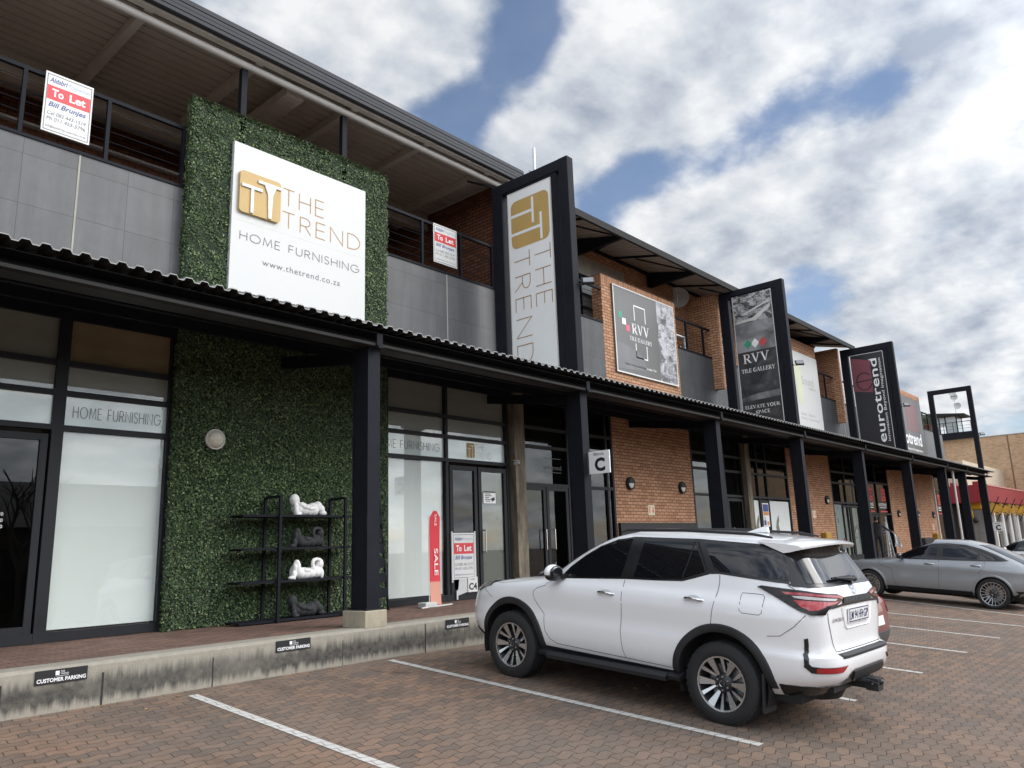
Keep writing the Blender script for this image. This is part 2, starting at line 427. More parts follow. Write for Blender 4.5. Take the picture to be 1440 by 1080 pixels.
def kerbmat():
    """concrete kerb: pale top and foot, a dark lichen band with a ragged edge along its face"""
    t = NT('stained_kerb_concrete'); v = t.coord('Object')
    sep = t.n('SeparateXYZ'); t.l(v, sep.inputs[0])
    streak = t.noise(t.coord('Object', (3.0, 1.0, 0.25)), 3.5, 7, 0.7, 0.2)
    patch = t.noise(v, 1.1, 5, 0.6); n = t.noise(v, 14, 6, 0.7); sp = t.noise(v, 80, 3, 0.6)
    z = t.math('ADD', sep.outputs[2], t.math('MULTIPLY', t.math('SUBTRACT', streak, 0.5), 0.34))
    up = t.n('MapRange', interpolation_type='SMOOTHSTEP'); t.l(z, up.inputs[0])
    up.inputs['From Min'].default_value = 0.015; up.inputs['From Max'].default_value = 0.11
    dn = t.n('MapRange', interpolation_type='SMOOTHSTEP'); t.l(z, dn.inputs[0])
    dn.inputs['From Min'].default_value = 0.345; dn.inputs['From Max'].default_value = 0.20
    band = t.math('MULTIPLY', up.outputs[0], dn.outputs[0])
    band = t.math('MULTIPLY', band, t.ramp(patch, ((0.25, 0.55), (0.5, 1.0))))
    band = t.math('MULTIPLY', band, t.ramp(n, ((0.30, 0.62), (0.62, 1.0))))
    c = t.mix(band, (0.32, 0.295, 0.245, 1), (0.056, 0.054, 0.050, 1))
    f = t.math('MULTIPLY_ADD', t.math('SUBTRACT', n, 0.5), 0.55, 1.0)
    f = t.math('MULTIPLY', f, t.math('MULTIPLY_ADD', t.math('SUBTRACT', sp, 0.5), 0.4, 1.0))
    t.l(t.mix(1.0, c, f, 'MULTIPLY'), t.b.inputs['Base Color']); t.set(Roughness=0.92, Specular_IOR_Level=0.2)
    t.bump(t.math('ADD', n, t.math('MULTIPLY', sp, 0.5)), 0.4, 0.008)
    return t.m
M['kerb'] = kerbmat()
def paver(t):
    """zig-zag interlocking paver bond in metres; returns (colour, joint, height)"""
    uv = t.coord('Object', (1, 1, 1))
    sep = t.n('SeparateXYZ'); t.l(uv, sep.inputs[0])
    wob = t.noise(uv, 1.3, 2, 0.5)
    x = t.math('ADD', sep.outputs[0], t.math('MULTIPLY', wob, 0.03)); y = sep.outputs[1]
    bw, rh = 0.225, 0.1125
    # wavy long edges (one period a brick) and slightly cranked short edges
    w1 = t.math('SINE', t.math('MULTIPLY', x, 2*math.pi/bw))
    w3 = t.math('SINE', t.math('MULTIPLY', x, 6*math.pi/bw))
    yy = t.math('ADD', y, t.math('MULTIPLY_ADD', w3, -0.0022, t.math('MULTIPLY', w1, 0.0175)))
    w2 = t.math('SINE', t.math('MULTIPLY', y, 2*math.pi/rh))
    xx = t.math('ADD', x, t.math('MULTIPLY', w2, 0.006))
    cb = t.n('CombineXYZ'); t.l(xx, cb.inputs[0]); t.l(yy, cb.inputs[1])
    def br(c1, c2, ms, bias, sm=0.2):
        b = t.n('TexBrick', offset=0.5); t.l(cb.outputs[0], b.inputs[0])
        for k, v in (('Scale', 1), ('Mortar Size', ms), ('Mortar Smooth', sm), ('Bias', bias), ('Brick Width', bw), ('Row Height', rh)): b.inputs[k].default_value = v
        b.inputs['Color1'].default_value = (*c1, 1); b.inputs['Color2'].default_value = (*c2, 1); b.inputs['Mortar'].default_value = (0, 0, 0, 1)
        return b
    b1 = br((0.262, 0.168, 0.116), (0.205, 0.147, 0.110), 0.0045, 0.0)
    b2 = br((1, 1, 1), (0.60, 0.67, 0.75), 0.0, -0.33)
    big = t.noise(uv, 0.35, 5, 0.6); mid = t.noise(uv, 2.2, 5, 0.65); fine = t.noise(uv, 55, 4, 0.65)
    c = t.mix(1.0, b1.outputs[0], b2.outputs[0], 'MULTIPLY')
    grey = t.mix(t.ramp(big, ((0.42, 0.0), (0.62, 0.55))), c, (0.165, 0.138, 0.116, 1))
    c = t.mix(t.ramp(mid, ((0.50, 0.0), (0.72, 0.55))), grey, (0.115, 0.097, 0.084, 1))
    f = t.math('MULTIPLY_ADD', t.math('SUBTRACT', fine, 0.5), 0.7, 1.0)
    f = t.math('MULTIPLY', f, t.math('MULTIPLY_ADD', t.math('SUBTRACT', mid, 0.5), 0.7, 1.0))
    c = t.mix(1.0, c, f, 'MULTIPLY')
    oil = t.ramp(t.noise(uv, 0.9, 3, 0.5, 1.0), ((0.66, 1.0), (0.74, 0.62)))
    tyre = t.ramp(t.noise(t.coord('Object', (2.6, 0.16, 1)), 1.0, 4, 0.6), ((0.50, 1.0), (0.68, 0.80)))
    c = t.mix(1.0, c, t.math('MULTIPLY', oil, tyre), 'MULTIPLY')
    j = t.math('MULTIPLY', b1.outputs[1], t.ramp(t.noise(uv, 6, 3, 0.6), ((0.25, 0.45), (0.55, 1.0))))
    return c, j, fine, mid, b1
def paving():
    t = NT('interlocking_pavers')
    c, j, fine, mid, b1 = paver(t)
    t.l(t.mix(j, c, (0.058, 0.047, 0.038, 1)), t.b.inputs['Base Color'])
    t.set(Roughness=0.86, Specular_IOR_Level=0.3)
    h = t.math('ADD', t.math('MULTIPLY', t.math('SUBTRACT', 1.0, j), 1.0), t.math('ADD', t.math('MULTIPLY', fine, 0.25), t.math('MULTIPLY', mid, 0.5)))
    t.bump(h, 0.55, 0.008)
    return t.m
M['paving'] = paving()
def linemat():
    t = NT('worn_white_line_paint')
    c, j, fine, mid, b1 = paver(t)
    uv = t.coord('Object')
    wear = t.ramp(t.noise(uv, 30, 6, 0.75), ((0.30, 0.75), (0.46, 0.0)))
    p = t.mix(t.math('MULTIPLY', j, 1.0), (0.58, 0.565, 0.53, 1), (0.13, 0.12, 0.105, 1))
    p = t.mix(t.math('MULTIPLY', wear, 0.8), p, c)
    f = t.math('MULTIPLY_ADD', t.math('SUBTRACT', mid, 0.5), 0.4, 1.0)
    t.l(t.mix(1.0, p, f, 'MULTIPLY'), t.b.inputs['Base Color']); t.set(Roughness=0.75)
    t.bump(t.math('SUBTRACT', 1.0, j), 0.4, 0.006)
    return t.m
M['line'] = linemat()
M['walkway'] = brickmat('walkway_pavers', (0.235, 0.140, 0.105), (0.165, 0.108, 0.088), (0.06, 0.045, 0.037), bw=0.21, rh=0.105, ms=0.006, bump=0.4, dirt=0.4)
def tilemat(name, col, bw, rh, joint, ox=0.0, oz=0.0, dirt=0.25):
    t = NT(name); uv = t.coord('UV', loc=(ox, oz, 0))
    b = t.n('TexBrick', offset=0.0); t.l(uv, b.inputs[0])
    for k, v in (('Scale', 1), ('Mortar Size', 0.004), ('Mortar Smooth', 0.1), ('Bias', 0.0), ('Brick Width', bw), ('Row Height', rh)): b.inputs[k].default_value = v
    b.inputs['Color1'].default_value = (*[q*1.05 for q in col], 1); b.inputs['Color2'].default_value = (*[q*0.95 for q in col], 1); b.inputs['Mortar'].default_value = (*joint, 1)
    ob = t.coord('Object'); n = t.noise(ob, 2.2, 7, 0.65, 0.6); st = t.noise(t.coord('Object', (3, 3, 0.3)), 2.0, 5, 0.6)
    f = t.math('MULTIPLY_ADD', t.math('SUBTRACT', n, 0.5), dirt*2, 1.0)
    f = t.math('MULTIPLY', f, t.math('MULTIPLY_ADD', t.math('SUBTRACT', st, 0.5), dirt*2.4, 1.0))
    t.l(t.mix(1.0, b.outputs[0], f, 'MULTIPLY'), t.b.inputs['Base Color']); t.set(Roughness=0.55, Specular_IOR_Level=0.4)
    t.bump(t.math('SUBTRACT', 1.0, b.outputs[1]), 0.3, 0.004)
    return t.m
M['tile'] = tilemat('grey_wall_tiles', (0.118, 0.118, 0.120), 0.672, 0.70, (0.06, 0.06, 0.06), ox=-0.045, oz=-0.38)
M['cladding'] = tilemat('dark_grey_cladding', (0.060, 0.062, 0.065), 0.9, 3.0, (0.03, 0.03, 0.03), dirt=0.45)
M['cladding_pale'] = tilemat('mid_grey_cladding', (0.13, 0.135, 0.135), 1.2, 0.75, (0.10, 0.10, 0.10), dirt=0.25)
def leafmat(name, c1, c2, c3):
    t = NT(name); g = t.n('NewGeometry')
    c = t.ramp(g.outputs['Random Per Island'], ((0.0, c1), (0.30, [(a+b)*.42 for a, b in zip(c1, c2)]), (0.80, c2), (1.0, c3)))
    n = t.noise(t.coord('Object'), 1.5, 4, 0.6)
    t.l(t.mix(1.0, c, t.math('MULTIPLY_ADD', t.math('SUBTRACT', n, 0.5), 0.7, 1.0), 'MULTIPLY'), t.b.inputs['Base Color'])
    t.set(Roughness=0.36, Specular_IOR_Level=0.5)
    return t.m
M['leaf'] = leafmat('artificial_box_leaves', (0.012, 0.030, 0.011), (0.088, 0.150, 0.056), (0.28, 0.32, 0.15))
M['leaf_back'] = plain('green_mesh_backing', (0.012, 0.022, 0.010), 0.9)

# ------------------------------------------------------------------ lettering
_TX = {}
def text_geo(s, bold=0.0, shear=0.0, spacing=1.0):
    """triangulated outline of a string in the built-in typeface: unit em, baseline at y=0; returns verts, faces, width, height"""
    k = (s, bold, shear, spacing)
    if k in _TX: return _TX[k]
    cu = bpy.data.curves.new('lettering', 'FONT')
    cu.body = s; cu.size = 1.0; cu.offset = bold; cu.shear = shear; cu.space_character = spacing
    cu.resolution_u = 3
    o = bpy.data.objects.new('lettering', cu); COL.objects.link(o)
    dg = bpy.context.evaluated_depsgraph_get()
    me = bpy.data.meshes.new_from_object(o.evaluated_get(dg))
    vs = [tuple(v.co) for v in me.vertices]; fs = [tuple(p.vertices) for p in me.polygons]
    bpy.data.objects.remove(o); bpy.data.curves.remove(cu); bpy.data.meshes.remove(me)
    xs = [v[0] for v in vs] or [0]; ys = [v[1] for v in vs] or [0]
    _TX[k] = (vs, fs, min(xs), max(xs), min(ys), max(ys))
    return _TX[k]
def put_text(mb, s, x, y, w=None, h=None, plane=None, bold=0.0, shear=0.0, spacing=1.0, align='l', mi=0, flip=False):
    """fit the string's ink box to width w and/or cap height h with its lower left (or centre) at x, y of a plane; plane(u, v) -> xyz"""
    vs, fs, x0, x1, y0, y1 = text_geo(s, bold, shear, spacing)
    sx = sy = None
    if w: sx = w/(x1-x0)
    if h: sy = h/(y1-y0)
    sx = sx or sy; sy = sy or sx
    W = (x1-x0)*sx
    ox = {'l': x, 'c': x-W/2, 'r': x-W}[align]
    pts = [plane(ox+(v[0]-x0)*sx, y+(v[1]-y0)*sy) for v in vs]
    mb.add(pts, fs, mi); return W
# single-stroke capitals (unit cell: cap height 1)
def arc(cx, cy, rx, ry, a0, a1, n=10):
    return [(cx+rx*math.cos(R(a0+(a1-a0)*i/n)), cy+ry*math.sin(R(a0+(a1-a0)*i/n))) for i in range(n+1)]
STROKE = {
 'T': (0.62, [[(0,1),(.62,1)],[(.31,1),(.31,0)]]),
 'H': (0.66, [[(0,0),(0,1)],[(.66,0),(.66,1)],[(0,.52),(.66,.52)]]),
 'E': (0.50, [[(.5,1),(0,1),(0,0),(.5,0)],[(0,.52),(.46,.52)]]),
 'R': (0.56, [[(0,0),(0,1),(.26,1)]+arc(.26,.74,.26,.26,90,-90)[1:]+[(0,.48)],[(.26,.48),(.56,0)]]),
 'N': (0.70, [[(0,0),(0,1),(.7,0),(.7,1)]]),
 'D': (0.72, [[(0,0),(0,1),(.22,1)]+arc(.22,.5,.5,.5,90,-90,16)[1:]+[(0,0)]]),
 'O': (0.98, [arc(.49,.5,.49,.5,0,360,26)]),
 'M': (0.86, [[(0,0),(.1,1),(.43,.1),(.76,1),(.86,0)]]),
 'F': (0.46, [[(.46,1),(0,1),(0,0)],[(0,.52),(.42,.52)]]),
 'U': (0.62, [[(0,1),(0,.31)]+arc(.31,.31,.31,.31,180,360)[1:]+[(.62,1)]]),
 'I': (0.0, [[(0,0),(0,1)]]),
 'S': (0.46, [arc(.23,.76,.21,.24,20,270,12)+arc(.23,.26,.23,.26,90,-160,12)[1:]]),
 'G': (0.92, [arc(.49,.5,.49,.5,40,360,22)+[(.55,.5)]]),
 ' ': (0.32, []),
}
def stroke_text(mb, s, x, y, h, plane, wt=0.05, gap=0.30, w=None, mi=0):
    adv = []; cx = 0.0
    for ch in s:
        adv.append(cx); cx += STROKE[ch][0] + gap
    total = cx-gap
    sx = (w/total) if w else h
    for ch, a in zip(s, adv):
        for path in STROKE[ch][1]:
            pts = [(x+(a+p[0])*sx, y+p[1]*h) for p in path]
            ribbon(mb, pts, wt*h, plane, mi)
    return total*sx
def ribbon(mb, pts, w, plane, mi=0):
    """flat mitred stroke"""
    n = len(pts); L_, R_ = [], []
    closed = n > 2 and math.hypot(pts[0][0]-pts[-1][0], pts[0][1]-pts[-1][1]) < 1e-4
    for i in range(n):
        p = Vector(pts[i])
        d0 = Vector(pts[i])-Vector(pts[i-1]) if i > 0 else (Vector(pts[0])-Vector(pts[-2]) if closed else None)
        d1 = Vector(pts[i+1])-Vector(pts[i]) if i < n-1 else (Vector(pts[1])-Vector(pts[0]) if closed else None)
        if d0 is None: d0 = d1
        if d1 is None: d1 = d0
        d0.normalize(); d1.normalize()
        n0 = Vector((-d0.y, d0.x)); n1 = Vector((-d1.y, d1.x)); b = n0+n1
        if b.length < 0.3: b = n0.copy()
        b.normalize(); k = min(1/max(b.dot(n0), 0.3), 2.2)
        L_.append(p+b*(w/2*k)); R_.append(p-b*(w/2*k))
    vs = [plane(*q) for q in L_]+[plane(*q) for q in R_]
    mb.add(vs, [(i, n+i, n+i+1, i+1) for i in range(n-1)], mi)
# serif capitals: thick stems, thin hairlines, slab serifs
def serif_text(mb, s, x, y, h, plane, w=None, mi=0, gap=0.12):
    K, k = 0.17, 0.07
    def srf(px, py, wd=0.30): return ([(px-wd/2, py), (px+wd/2, py)], k)
    G = {
     'R': (.74, [([(.16,0),(.16,1)],K), ([(.1,.96)]+arc(.36,.74,.22,.22,90,0,6)[0:],k), (arc(.36,.74,.22,.22,60,-60,6),K*.8), ([(.2,.5),(.4,.5)],k), ([(.36,.5),(.66,.03)],K), srf(.16,.035), srf(.1,.965,.2), srf(.68,.035,.18)]),
     'V': (.84, [([(.14,1),(.43,.02)],K), ([(.43,.02),(.70,1)],k), srf(.14,.965,.28), srf(.70,.965,.26)]),
     'T': (.70, [([(.35,0),(.35,1)],K), ([(.02,.965),(.68,.965)],k), ([(.035,.97),(.035,.74)],k), ([(.665,.97),(.665,.74)],k), srf(.35,.035,.32)]),
     'I': (.34, [([(.17,0),(.17,1)],K), srf(.17,.035,.32), srf(.17,.965,.32)]),
     'L': (.62, [([(.17,0),(.17,1)],K), srf(.17,.965,.32), ([(.05,.035),(.58,.035)],k), ([(.575,.03),(.575,.30)],k)]),
     'E': (.64, [([(.17,0),(.17,1)],K), ([(.03,.965),(.56,.965)],k), ([(.03,.035),(.6,.035)],k), ([(.2,.52),(.44,.52)],k), ([(.555,.97),(.555,.75)],k), ([(.59,.03),(.59,.28)],k), ([(.44,.40),(.44,.64)],k)]),
     'G': (.80, [(arc(.42,.5,.34,.44,50,90,4),k), (arc(.42,.5,.34,.44,90,270,12),K), (arc(.42,.5,.34,.44,270,320,4),k), ([(.64,.08),(.64,.42)],K), srf(.64,.43,.3), ([(.66,.95),(.66,.70)],k)]),
     'A': (.80, [([(.38,1),(.12,0)],k), ([(.38,1),(.66,0)],K), ([(.2,.34),(.56,.34)],k), srf(.12,.035,.24), srf(.66,.035,.28)]),
     'Y': (.78, [([(.12,1),(.38,.46)],K), ([(.38,.46),(.64,1)],k), ([(.38,.5),(.38,0)],K), srf(.12,.965,.28), srf(.64,.965,.26), srf(.38,.035,.32)]),
     'O': (.86, [(arc(.43,.5,.34,.45,90,270,12),K), (arc(.43,.5,.34,.45,-90,90,12),K)]),
     'U': (.80, [([(.17,1),(.17,.3)]+arc(.40,.3,.23,.26,180,270,6)[1:],K), (arc(.40,.3,.23,.26,270,360,6)+[(.63,1)],k), srf(.17,.965,.3), srf(.63,.965,.26)]),
     'S': (.62, [(arc(.31,.74,.21,.21,30,160,6),k), (arc(.31,.74,.21,.21,150,230,4)+[(.42,.42)]+arc(.30,.26,.22,.22,40,-40,4),K), (arc(.30,.26,.22,.22,-30,-170,6),k), ([(.53,.95),(.53,.70)],k), ([(.075,.05),(.075,.30)],k)]),
     'P': (.66, [([(.17,0),(.17,1)],K), ([(.1,.965),(.36,.965)],k), (arc(.36,.74,.22,.225,85,-85,8),K*.85), ([(.2,.5),(.38,.5)],k), srf(.17,.035,.34), srf(.1,.965,.2)]),
     'C': (.76, [(arc(.42,.5,.34,.44,45,90,4),k), (arc(.42,.5,.34,.44,90,270,12),K), (arc(.42,.5,.34,.44,270,325,4),k), ([(.68,.95),(.68,.68)],k)]),
     ' ': (.34, []),
    }
    adv = []; cx = 0
    for ch in s: adv.append(cx); cx += G[ch][0]+gap*0.3
    sx = (w/cx) if w else h
    for ch, a in zip(s, adv):
        for path, wt in G[ch][1]:
            ribbon(mb, [(x+(a+p[0])*sx, y+p[1]*h) for p in path], wt*h, plane, mi)
    return cx*sx
def face_y(Y):                      # plane facing the car park: text runs along +X
    return lambda u, v: (u, Y, v)
def face_x(X):                      # plane facing -X: text runs towards -Y
    return lambda u, v: (X, -u, v)
def rect(mb, plane, u0, u1, v0, v1, mi=0):
    mb.add([plane(u0, v0), plane(u1, v0), plane(u1, v1), plane(u0, v1)], [(0, 1, 2, 3)], mi)
def round_rect(u0, u1, v0, v1, r, n=5):
    p = []
    for cx, cy, a in ((u1-r, v1-r, 0), (u0+r, v1-r, 90), (u0+r, v0+r, 180), (u1-r, v0+r, 270)):
        p += [(cx+r*math.cos(R(a+90*i/n)), cy+r*math.sin(R(a+90*i/n))) for i in range(n+1)]
    return p
def poly(mb, plane, pts, mi=0): mb.add([plane(*p) for p in pts], [tuple(range(len(pts)))], mi)
def gz(x, y): return -0.075*(8.3-y) - 0.012*max(0.0, x-7.0)
# ================================================================== ground
def ground():
    xs = [-1500, -300, -60, -20, 0, 7, 20, 60, 120, 400, 1500]; ys = [-1500, -300, -60, -16, -4, 2, 8.3, 30, 120, 400, 1500]
    mb = MB()
    vs = [(x, y, gz(min(max(x, 7), 60), min(max(y, -16), 8.3))) for y in ys for x in xs]
    n = len(xs)
    mb.add(vs, [(j*n+i, j*n+i+1, (j+1)*n+i+1, (j+1)*n+i) for j in range(len(ys)-1) for i in range(n-1)])
    tag(mb.build('parking_lot', M['paving'], fixn=False), 'brown zig-zag block paving of the car park, sloping up to the shops', 'paving', kind='structure')
    mb = MB(); mb.box(-8, 51.2, 8.62, 10.9, -0.8, 0.405)
    tag(mb.build('pavement', M['walkway']), 'raised walkway of dark red pavers under the canopy', 'walkway', kind='structure')
    mb = MB()
    prof = [(8.30, -1.2), (8.30, 0.375), (8.312, 0.398), (8.335, 0.409), (8.62, 0.409), (8.62, -1.2)]
    mb.prism(prof, -8, 51.3, 'x')
    for x in (2.35, 3.22, 4.35, 6.05, 7.42, 9.6, 11.9, 14.3, 17.2, 20.4, 24.0, 28.5):
        w = .004+.003*(int(x*10) % 3)
        mb.box(x-w, x+w, 8.2985, 8.31, gz(x, 8.3)-.05, .30+.07*(int(x*7) % 2), 1)
    tag(mb.build('kerb', [M['kerb'], M['interior_dark']]), 'stained concrete kerb wall along the front of the walkway', 'kerb', kind='structure')
    # painted bay lines
    LN = [((4.03, 8.08), (4.07, 3.0)), ((6.70, 8.17), (6.71, 3.2)), ((9.11, 8.2), (9.12, 3.2)), ((11.47, 8.2), (11.52, 3.14)),
          ((13.95, 8.2), (13.97, 3.13)), ((16.3, 8.2), (16.32, 3.11)), ((18.73, 8.2), (18.74, 3.12)), ((22.5, 8.0), (20.75, 2.4))]
    lab = ['white bay line nearest the camera, running to the kerb between two parking plates', 'white bay line along the near side of the white SUV',
           'white bay line between the white SUV and the red car', 'white bay line on the far side of the red car', 'second white bay line past the red car, three short of the silver coupe',
           'white bay line two bays short of the silver coupe', 'white bay line one bay short of the silver coupe', 'white bay line running beside the silver coupe']
    for (a, b), t in zip(LN, lab):
        mb = MB(); a = Vector(a); b = Vector(b); d = (b-a).normalized(); p = Vector((-d.y, d.x))*0.05
        N = 10; vs = []
        for i in range(N+1):
            q = a.lerp(b, i/N)
            for s in (-1, 1):
                c = q+p*s; vs.append((c.x, c.y, gz(c.x, c.y)+0.004))
        mb.add(vs, [(2*i, 2*i+1, 2*i+3, 2*i+2) for i in range(N)])
        tag(mb.build('parking_line', M['line']), t, 'bay line', 'painted parking bay lines', 'structure')
    # scattered dry leaves by the kerb
    mb = MB(); r = random.Random(3)
    for i in range(60):
        x, y = r.uniform(1.5, 14), 8.26-abs(r.gauss(0, 0.7 if i % 2 else 0.08))
        if i % 3 == 0: x, y = r.uniform(2, 9), r.uniform(4.5, 8.2)
        a = r.uniform(0, 6.3); l = r.uniform(.012, .035); z = gz(x, y)+0.006
        c, s = math.cos(a), math.sin(a)
        mb.add([(x-l*c, y-l*s, z), (x+l*.5*s, y-l*.5*c, z+l*.3), (x+l*c, y+l*s, z+.002), (x-l*.5*s, y+l*.5*c, z+l*.35)], [(0, 1, 2, 3)])
    tag(mb.build('fallen_leaves', plain('dry_leaf', (0.42, 0.28, 0.12), 0.8, var=0.5, scale=2), fixn=False), 'scattered dry leaves and litter on the paving near the kerb', 'leaves', kind='stuff')
ground()

# ================================================================== the retail building
YF = 10.9
B = thing('retail_building', 'long two-storey orange brick retail block with grey tiled balconies and shopfronts', 'building', (25, 12, 0))
def bpart(name, mb, mat, parent=None, smooth=None, label=None):
    o = mb.build(name, mat, parent or B, smooth, world=(parent is None))
    if parent is not None:
        o.parent = parent
    if label: o['label'] = label
    return o
def sub(name, mb, mat, parent, smooth=None):
    """a piece of a part: written in world coordinates, parented to a part that is itself in world coordinates"""
    o = mb.build(name, mat, None, smooth)
    o.parent = parent
    return o

def brick_walls():
    # ground-floor piers
    for x0, x1 in ((16.05, 20.0), (26.87, 31.05), (38.45, 46.8)):
        mb = MB(); mb.box(x0, x1, YF-0.02, 11.35, 0.41, 5.3)
        bpart('brick_pier', mb, M['brick'])
    mb = MB(); mb.box(16.10, 19.95, 10.80, 10.878, 0.41, 1.87)
    bpart('plinth_panel', mb, M['black'])
    # first-floor piers that carry the billboards
    for x0, x1, z1, yb in ((16.0, 19.8, 8.13, 11.2), (26.9, 31.05, 8.68, 11.2), (40.5, 46.25, 8.50, 11.2)):
        mb = MB(); mb.box(x0, x1, YF, yb, 5.3, z1, 0)
        top = z1+0.232
        mb.box(x0, x1, YF-0.003, yb, z1, top, 1)
        bpart('brick_pier', mb, [M['brick'], M['brick_soldier']])
    # recessed first-floor wall with lintel band
    yw = 11.70
    mb = MB()
    mb.box(12.35, 15.3, yw, yw+.25, 5.3, 9.42); mb.box(15.3, 18.3, yw, yw+.25, 9.15, 9.42); mb.box(17.75, 18.3, yw, yw+.25, 5.3, 8.62); mb.box(18.3, 21.9, yw, yw+.25, 5.3, 9.42)
    mb.box(22.15, 32.9, yw, yw+.25, 5.3, 9.42)
    bpart('brick_wall', mb, M['brick'])
    mb = MB(); mb.box(15.2, 18.4, yw-.012, yw+.24, 8.62, 9.149)
    bpart('lintel', mb, M['lintel'])
    # cross walls between the balconies
    for x, y1, z1 in ((12.2, 14.9, 9.6), (21.95, 11.7, 8.86), (32.85, 11.7, 8.93)):
        mb = MB(); mb.box(x, x+.24, 10.62 if x > 13 else 10.95, y1, 6.0 if x > 13 else 5.3, z1, 0)
        if x > 13: mb.box(x, x+.24, 10.62, y1, z1, z1+.235, 1)
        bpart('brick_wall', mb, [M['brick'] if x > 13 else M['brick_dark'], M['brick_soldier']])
    mb = MB(); mb.box(50.0, 50.3, 11.05, 16, 0.41, 6.6)
    bpart('brick_wall', mb, M['brick'])
    # shaded back wall of the first balcony, with a long wall light
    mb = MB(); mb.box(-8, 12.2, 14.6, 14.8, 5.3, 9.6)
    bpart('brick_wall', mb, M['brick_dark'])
    mb = MB(); mb.box(-8, 50.2, 11.06, 14.6, 5.25, 5.42)
    bpart('balcony_floor', mb, M['lintel'])
    # concrete columns in the shopfront
    for x0, x1 in ((12.17, 12.50), (23.24, 23.58), (48.6, 48.95)):
        mb = MB(); mb.bevbox(x0, x1, 10.72, 11.1, 0.41, 5.2, .012)
        bpart('concrete_column', mb, M['concrete'])
    # floor edge beam above the shopfronts (behind the canopy)
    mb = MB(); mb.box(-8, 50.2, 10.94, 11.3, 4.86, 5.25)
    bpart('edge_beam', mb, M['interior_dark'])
brick_walls()

def parapets():
    for x0, x1, mk, z1 in ((-8, 4.9, 'tile', 6.92), (8.7, 12.17, 'tile', 6.92), (12.5, 16.0, 'cladding', 6.98), (19.8, 26.9, 'cladding', 6.98), (31.05, 40.5, 'cladding', 6.90), (46.25, 50.28, 'cladding_pale', 6.96)):
        mb = MB(); mb.box(x0, x1, YF, YF+.16, 5.0, z1)
        p = bpart('balcony_parapet', mb, M[mk])
        mb = MB(); mb.box(x0, x1, YF-.02, YF+.19, z1, z1+.045)
        sub('coping', mb, M['steel'], p)
    for x in (3.42, 10.43):                         # pale expansion joints in the tiling
        mb = MB(); mb.box(x-.012, x+.012, YF-.004, YF+.02, 5.0, 6.92)
        bpart('joint_strip', mb, M['lintel'])
    mb = MB(); mb.box(33.6, 33.63, YF-.004, YF+.02, 5.0, 6.90)
    bpart('joint_strip', mb, M['lintel'])
    # railings
    runs = ((-8, 4.9, (-1.8, .2, 1.55, 2.67, 3.75, 4.86)), (8.75, 12.0, (9.78, 10.86, 11.84)), (12.6, 16.0, (14.3,)), (19.85, 23.6, (20.45, 21.5, 23.0)), (31.1, 35.6, (31.9, 33.6, 35.3)), (46.3, 50.25, (46.35, 47.6, 49.0, 50.2)))
    for x0, x1, posts in runs:
        mb = MB(); y = YF+.03
        r = bpart('balcony_railing', mb_top(x0, x1, y), M['steel'])
        for px in posts:
            q = MB(); q.box(px-.025, px+.025, y-.03, y+.03, 6.96, 7.90); sub('post', q, M['steel'], r)
        w = MB()
        for k in range(5):
            z = 7.12+k*.16; w.tube([(x0, y, z), (x1, y, z)], .006, 5)
        sub('rail_wire', w, M['steel'], r)
def mb_top(x0, x1, y):
    mb = MB(); mb.box(x0, x1, y-.03, y+.03, 7.90, 7.955); return mb
parapets()

def first_floor_openings():
    # barred window of the recess beside the first pier
    mb = MB(); y = 11.72
    for x in (15.3, 16.2, 17.0, 17.7): mb.box(x, x+.05, y-.03, y+.05, 6.9, 8.86-.24)
    for z in (6.95, 7.32, 7.68, 8.05, 8.42, 8.575): mb.box(15.35, 17.7, y-.028, y+.048, z, z+.04)
    p = bpart('barred_window', mb, M['steel'])
    g = MB(); g.box(15.35, 17.72, y+.06, y+.075, 6.9, 8.61); sub('pane', g, plain('bright_window', (0.55, 0.58, 0.58), 0.15, spec=0.8), p)  # reflected sky put into the pale pane colour
    mb = MB()
    for z in (6.9, 7.3, 7.7, 8.1, 8.5): mb.box(22.3, 24.6, 11.64, 11.69, z, z+.05)
    for x in (22.3, 23.4, 24.55): mb.box(x, x+.05, 11.645, 11.685, 6.9, 8.55)
    p = bpart('barred_window', mb, M['steel'])
    g = MB(); g.box(22.35, 24.55, 11.69, 11.697, 6.9, 8.5); sub('pane', g, plain('pale_window', (0.55, 0.56, 0.53), 0.3), p)
    mb = MB(); mb.box(-8, 6.4, 14.50, 14.58, 9.0, 9.06)
    bpart('wall_light', mb, M['pipe'])
    # black post where the first balcony meets the sign frame
    mb = MB(); mb.box(11.93, 12.19, 10.70, 10.895, 5.0, 9.42)
    bpart('steel_post', mb, M['steel'])
    mb = MB(); mb.tube([(12.06, 10.62, 4.6), (12.06, 10.62, 9.30), (12.06, 10.60, 9.5), (12.1, 10.45, 9.56)], .045, 10)
    bpart('downpipe', mb, M['steel_worn'], smooth=40)
first_floor_openings()

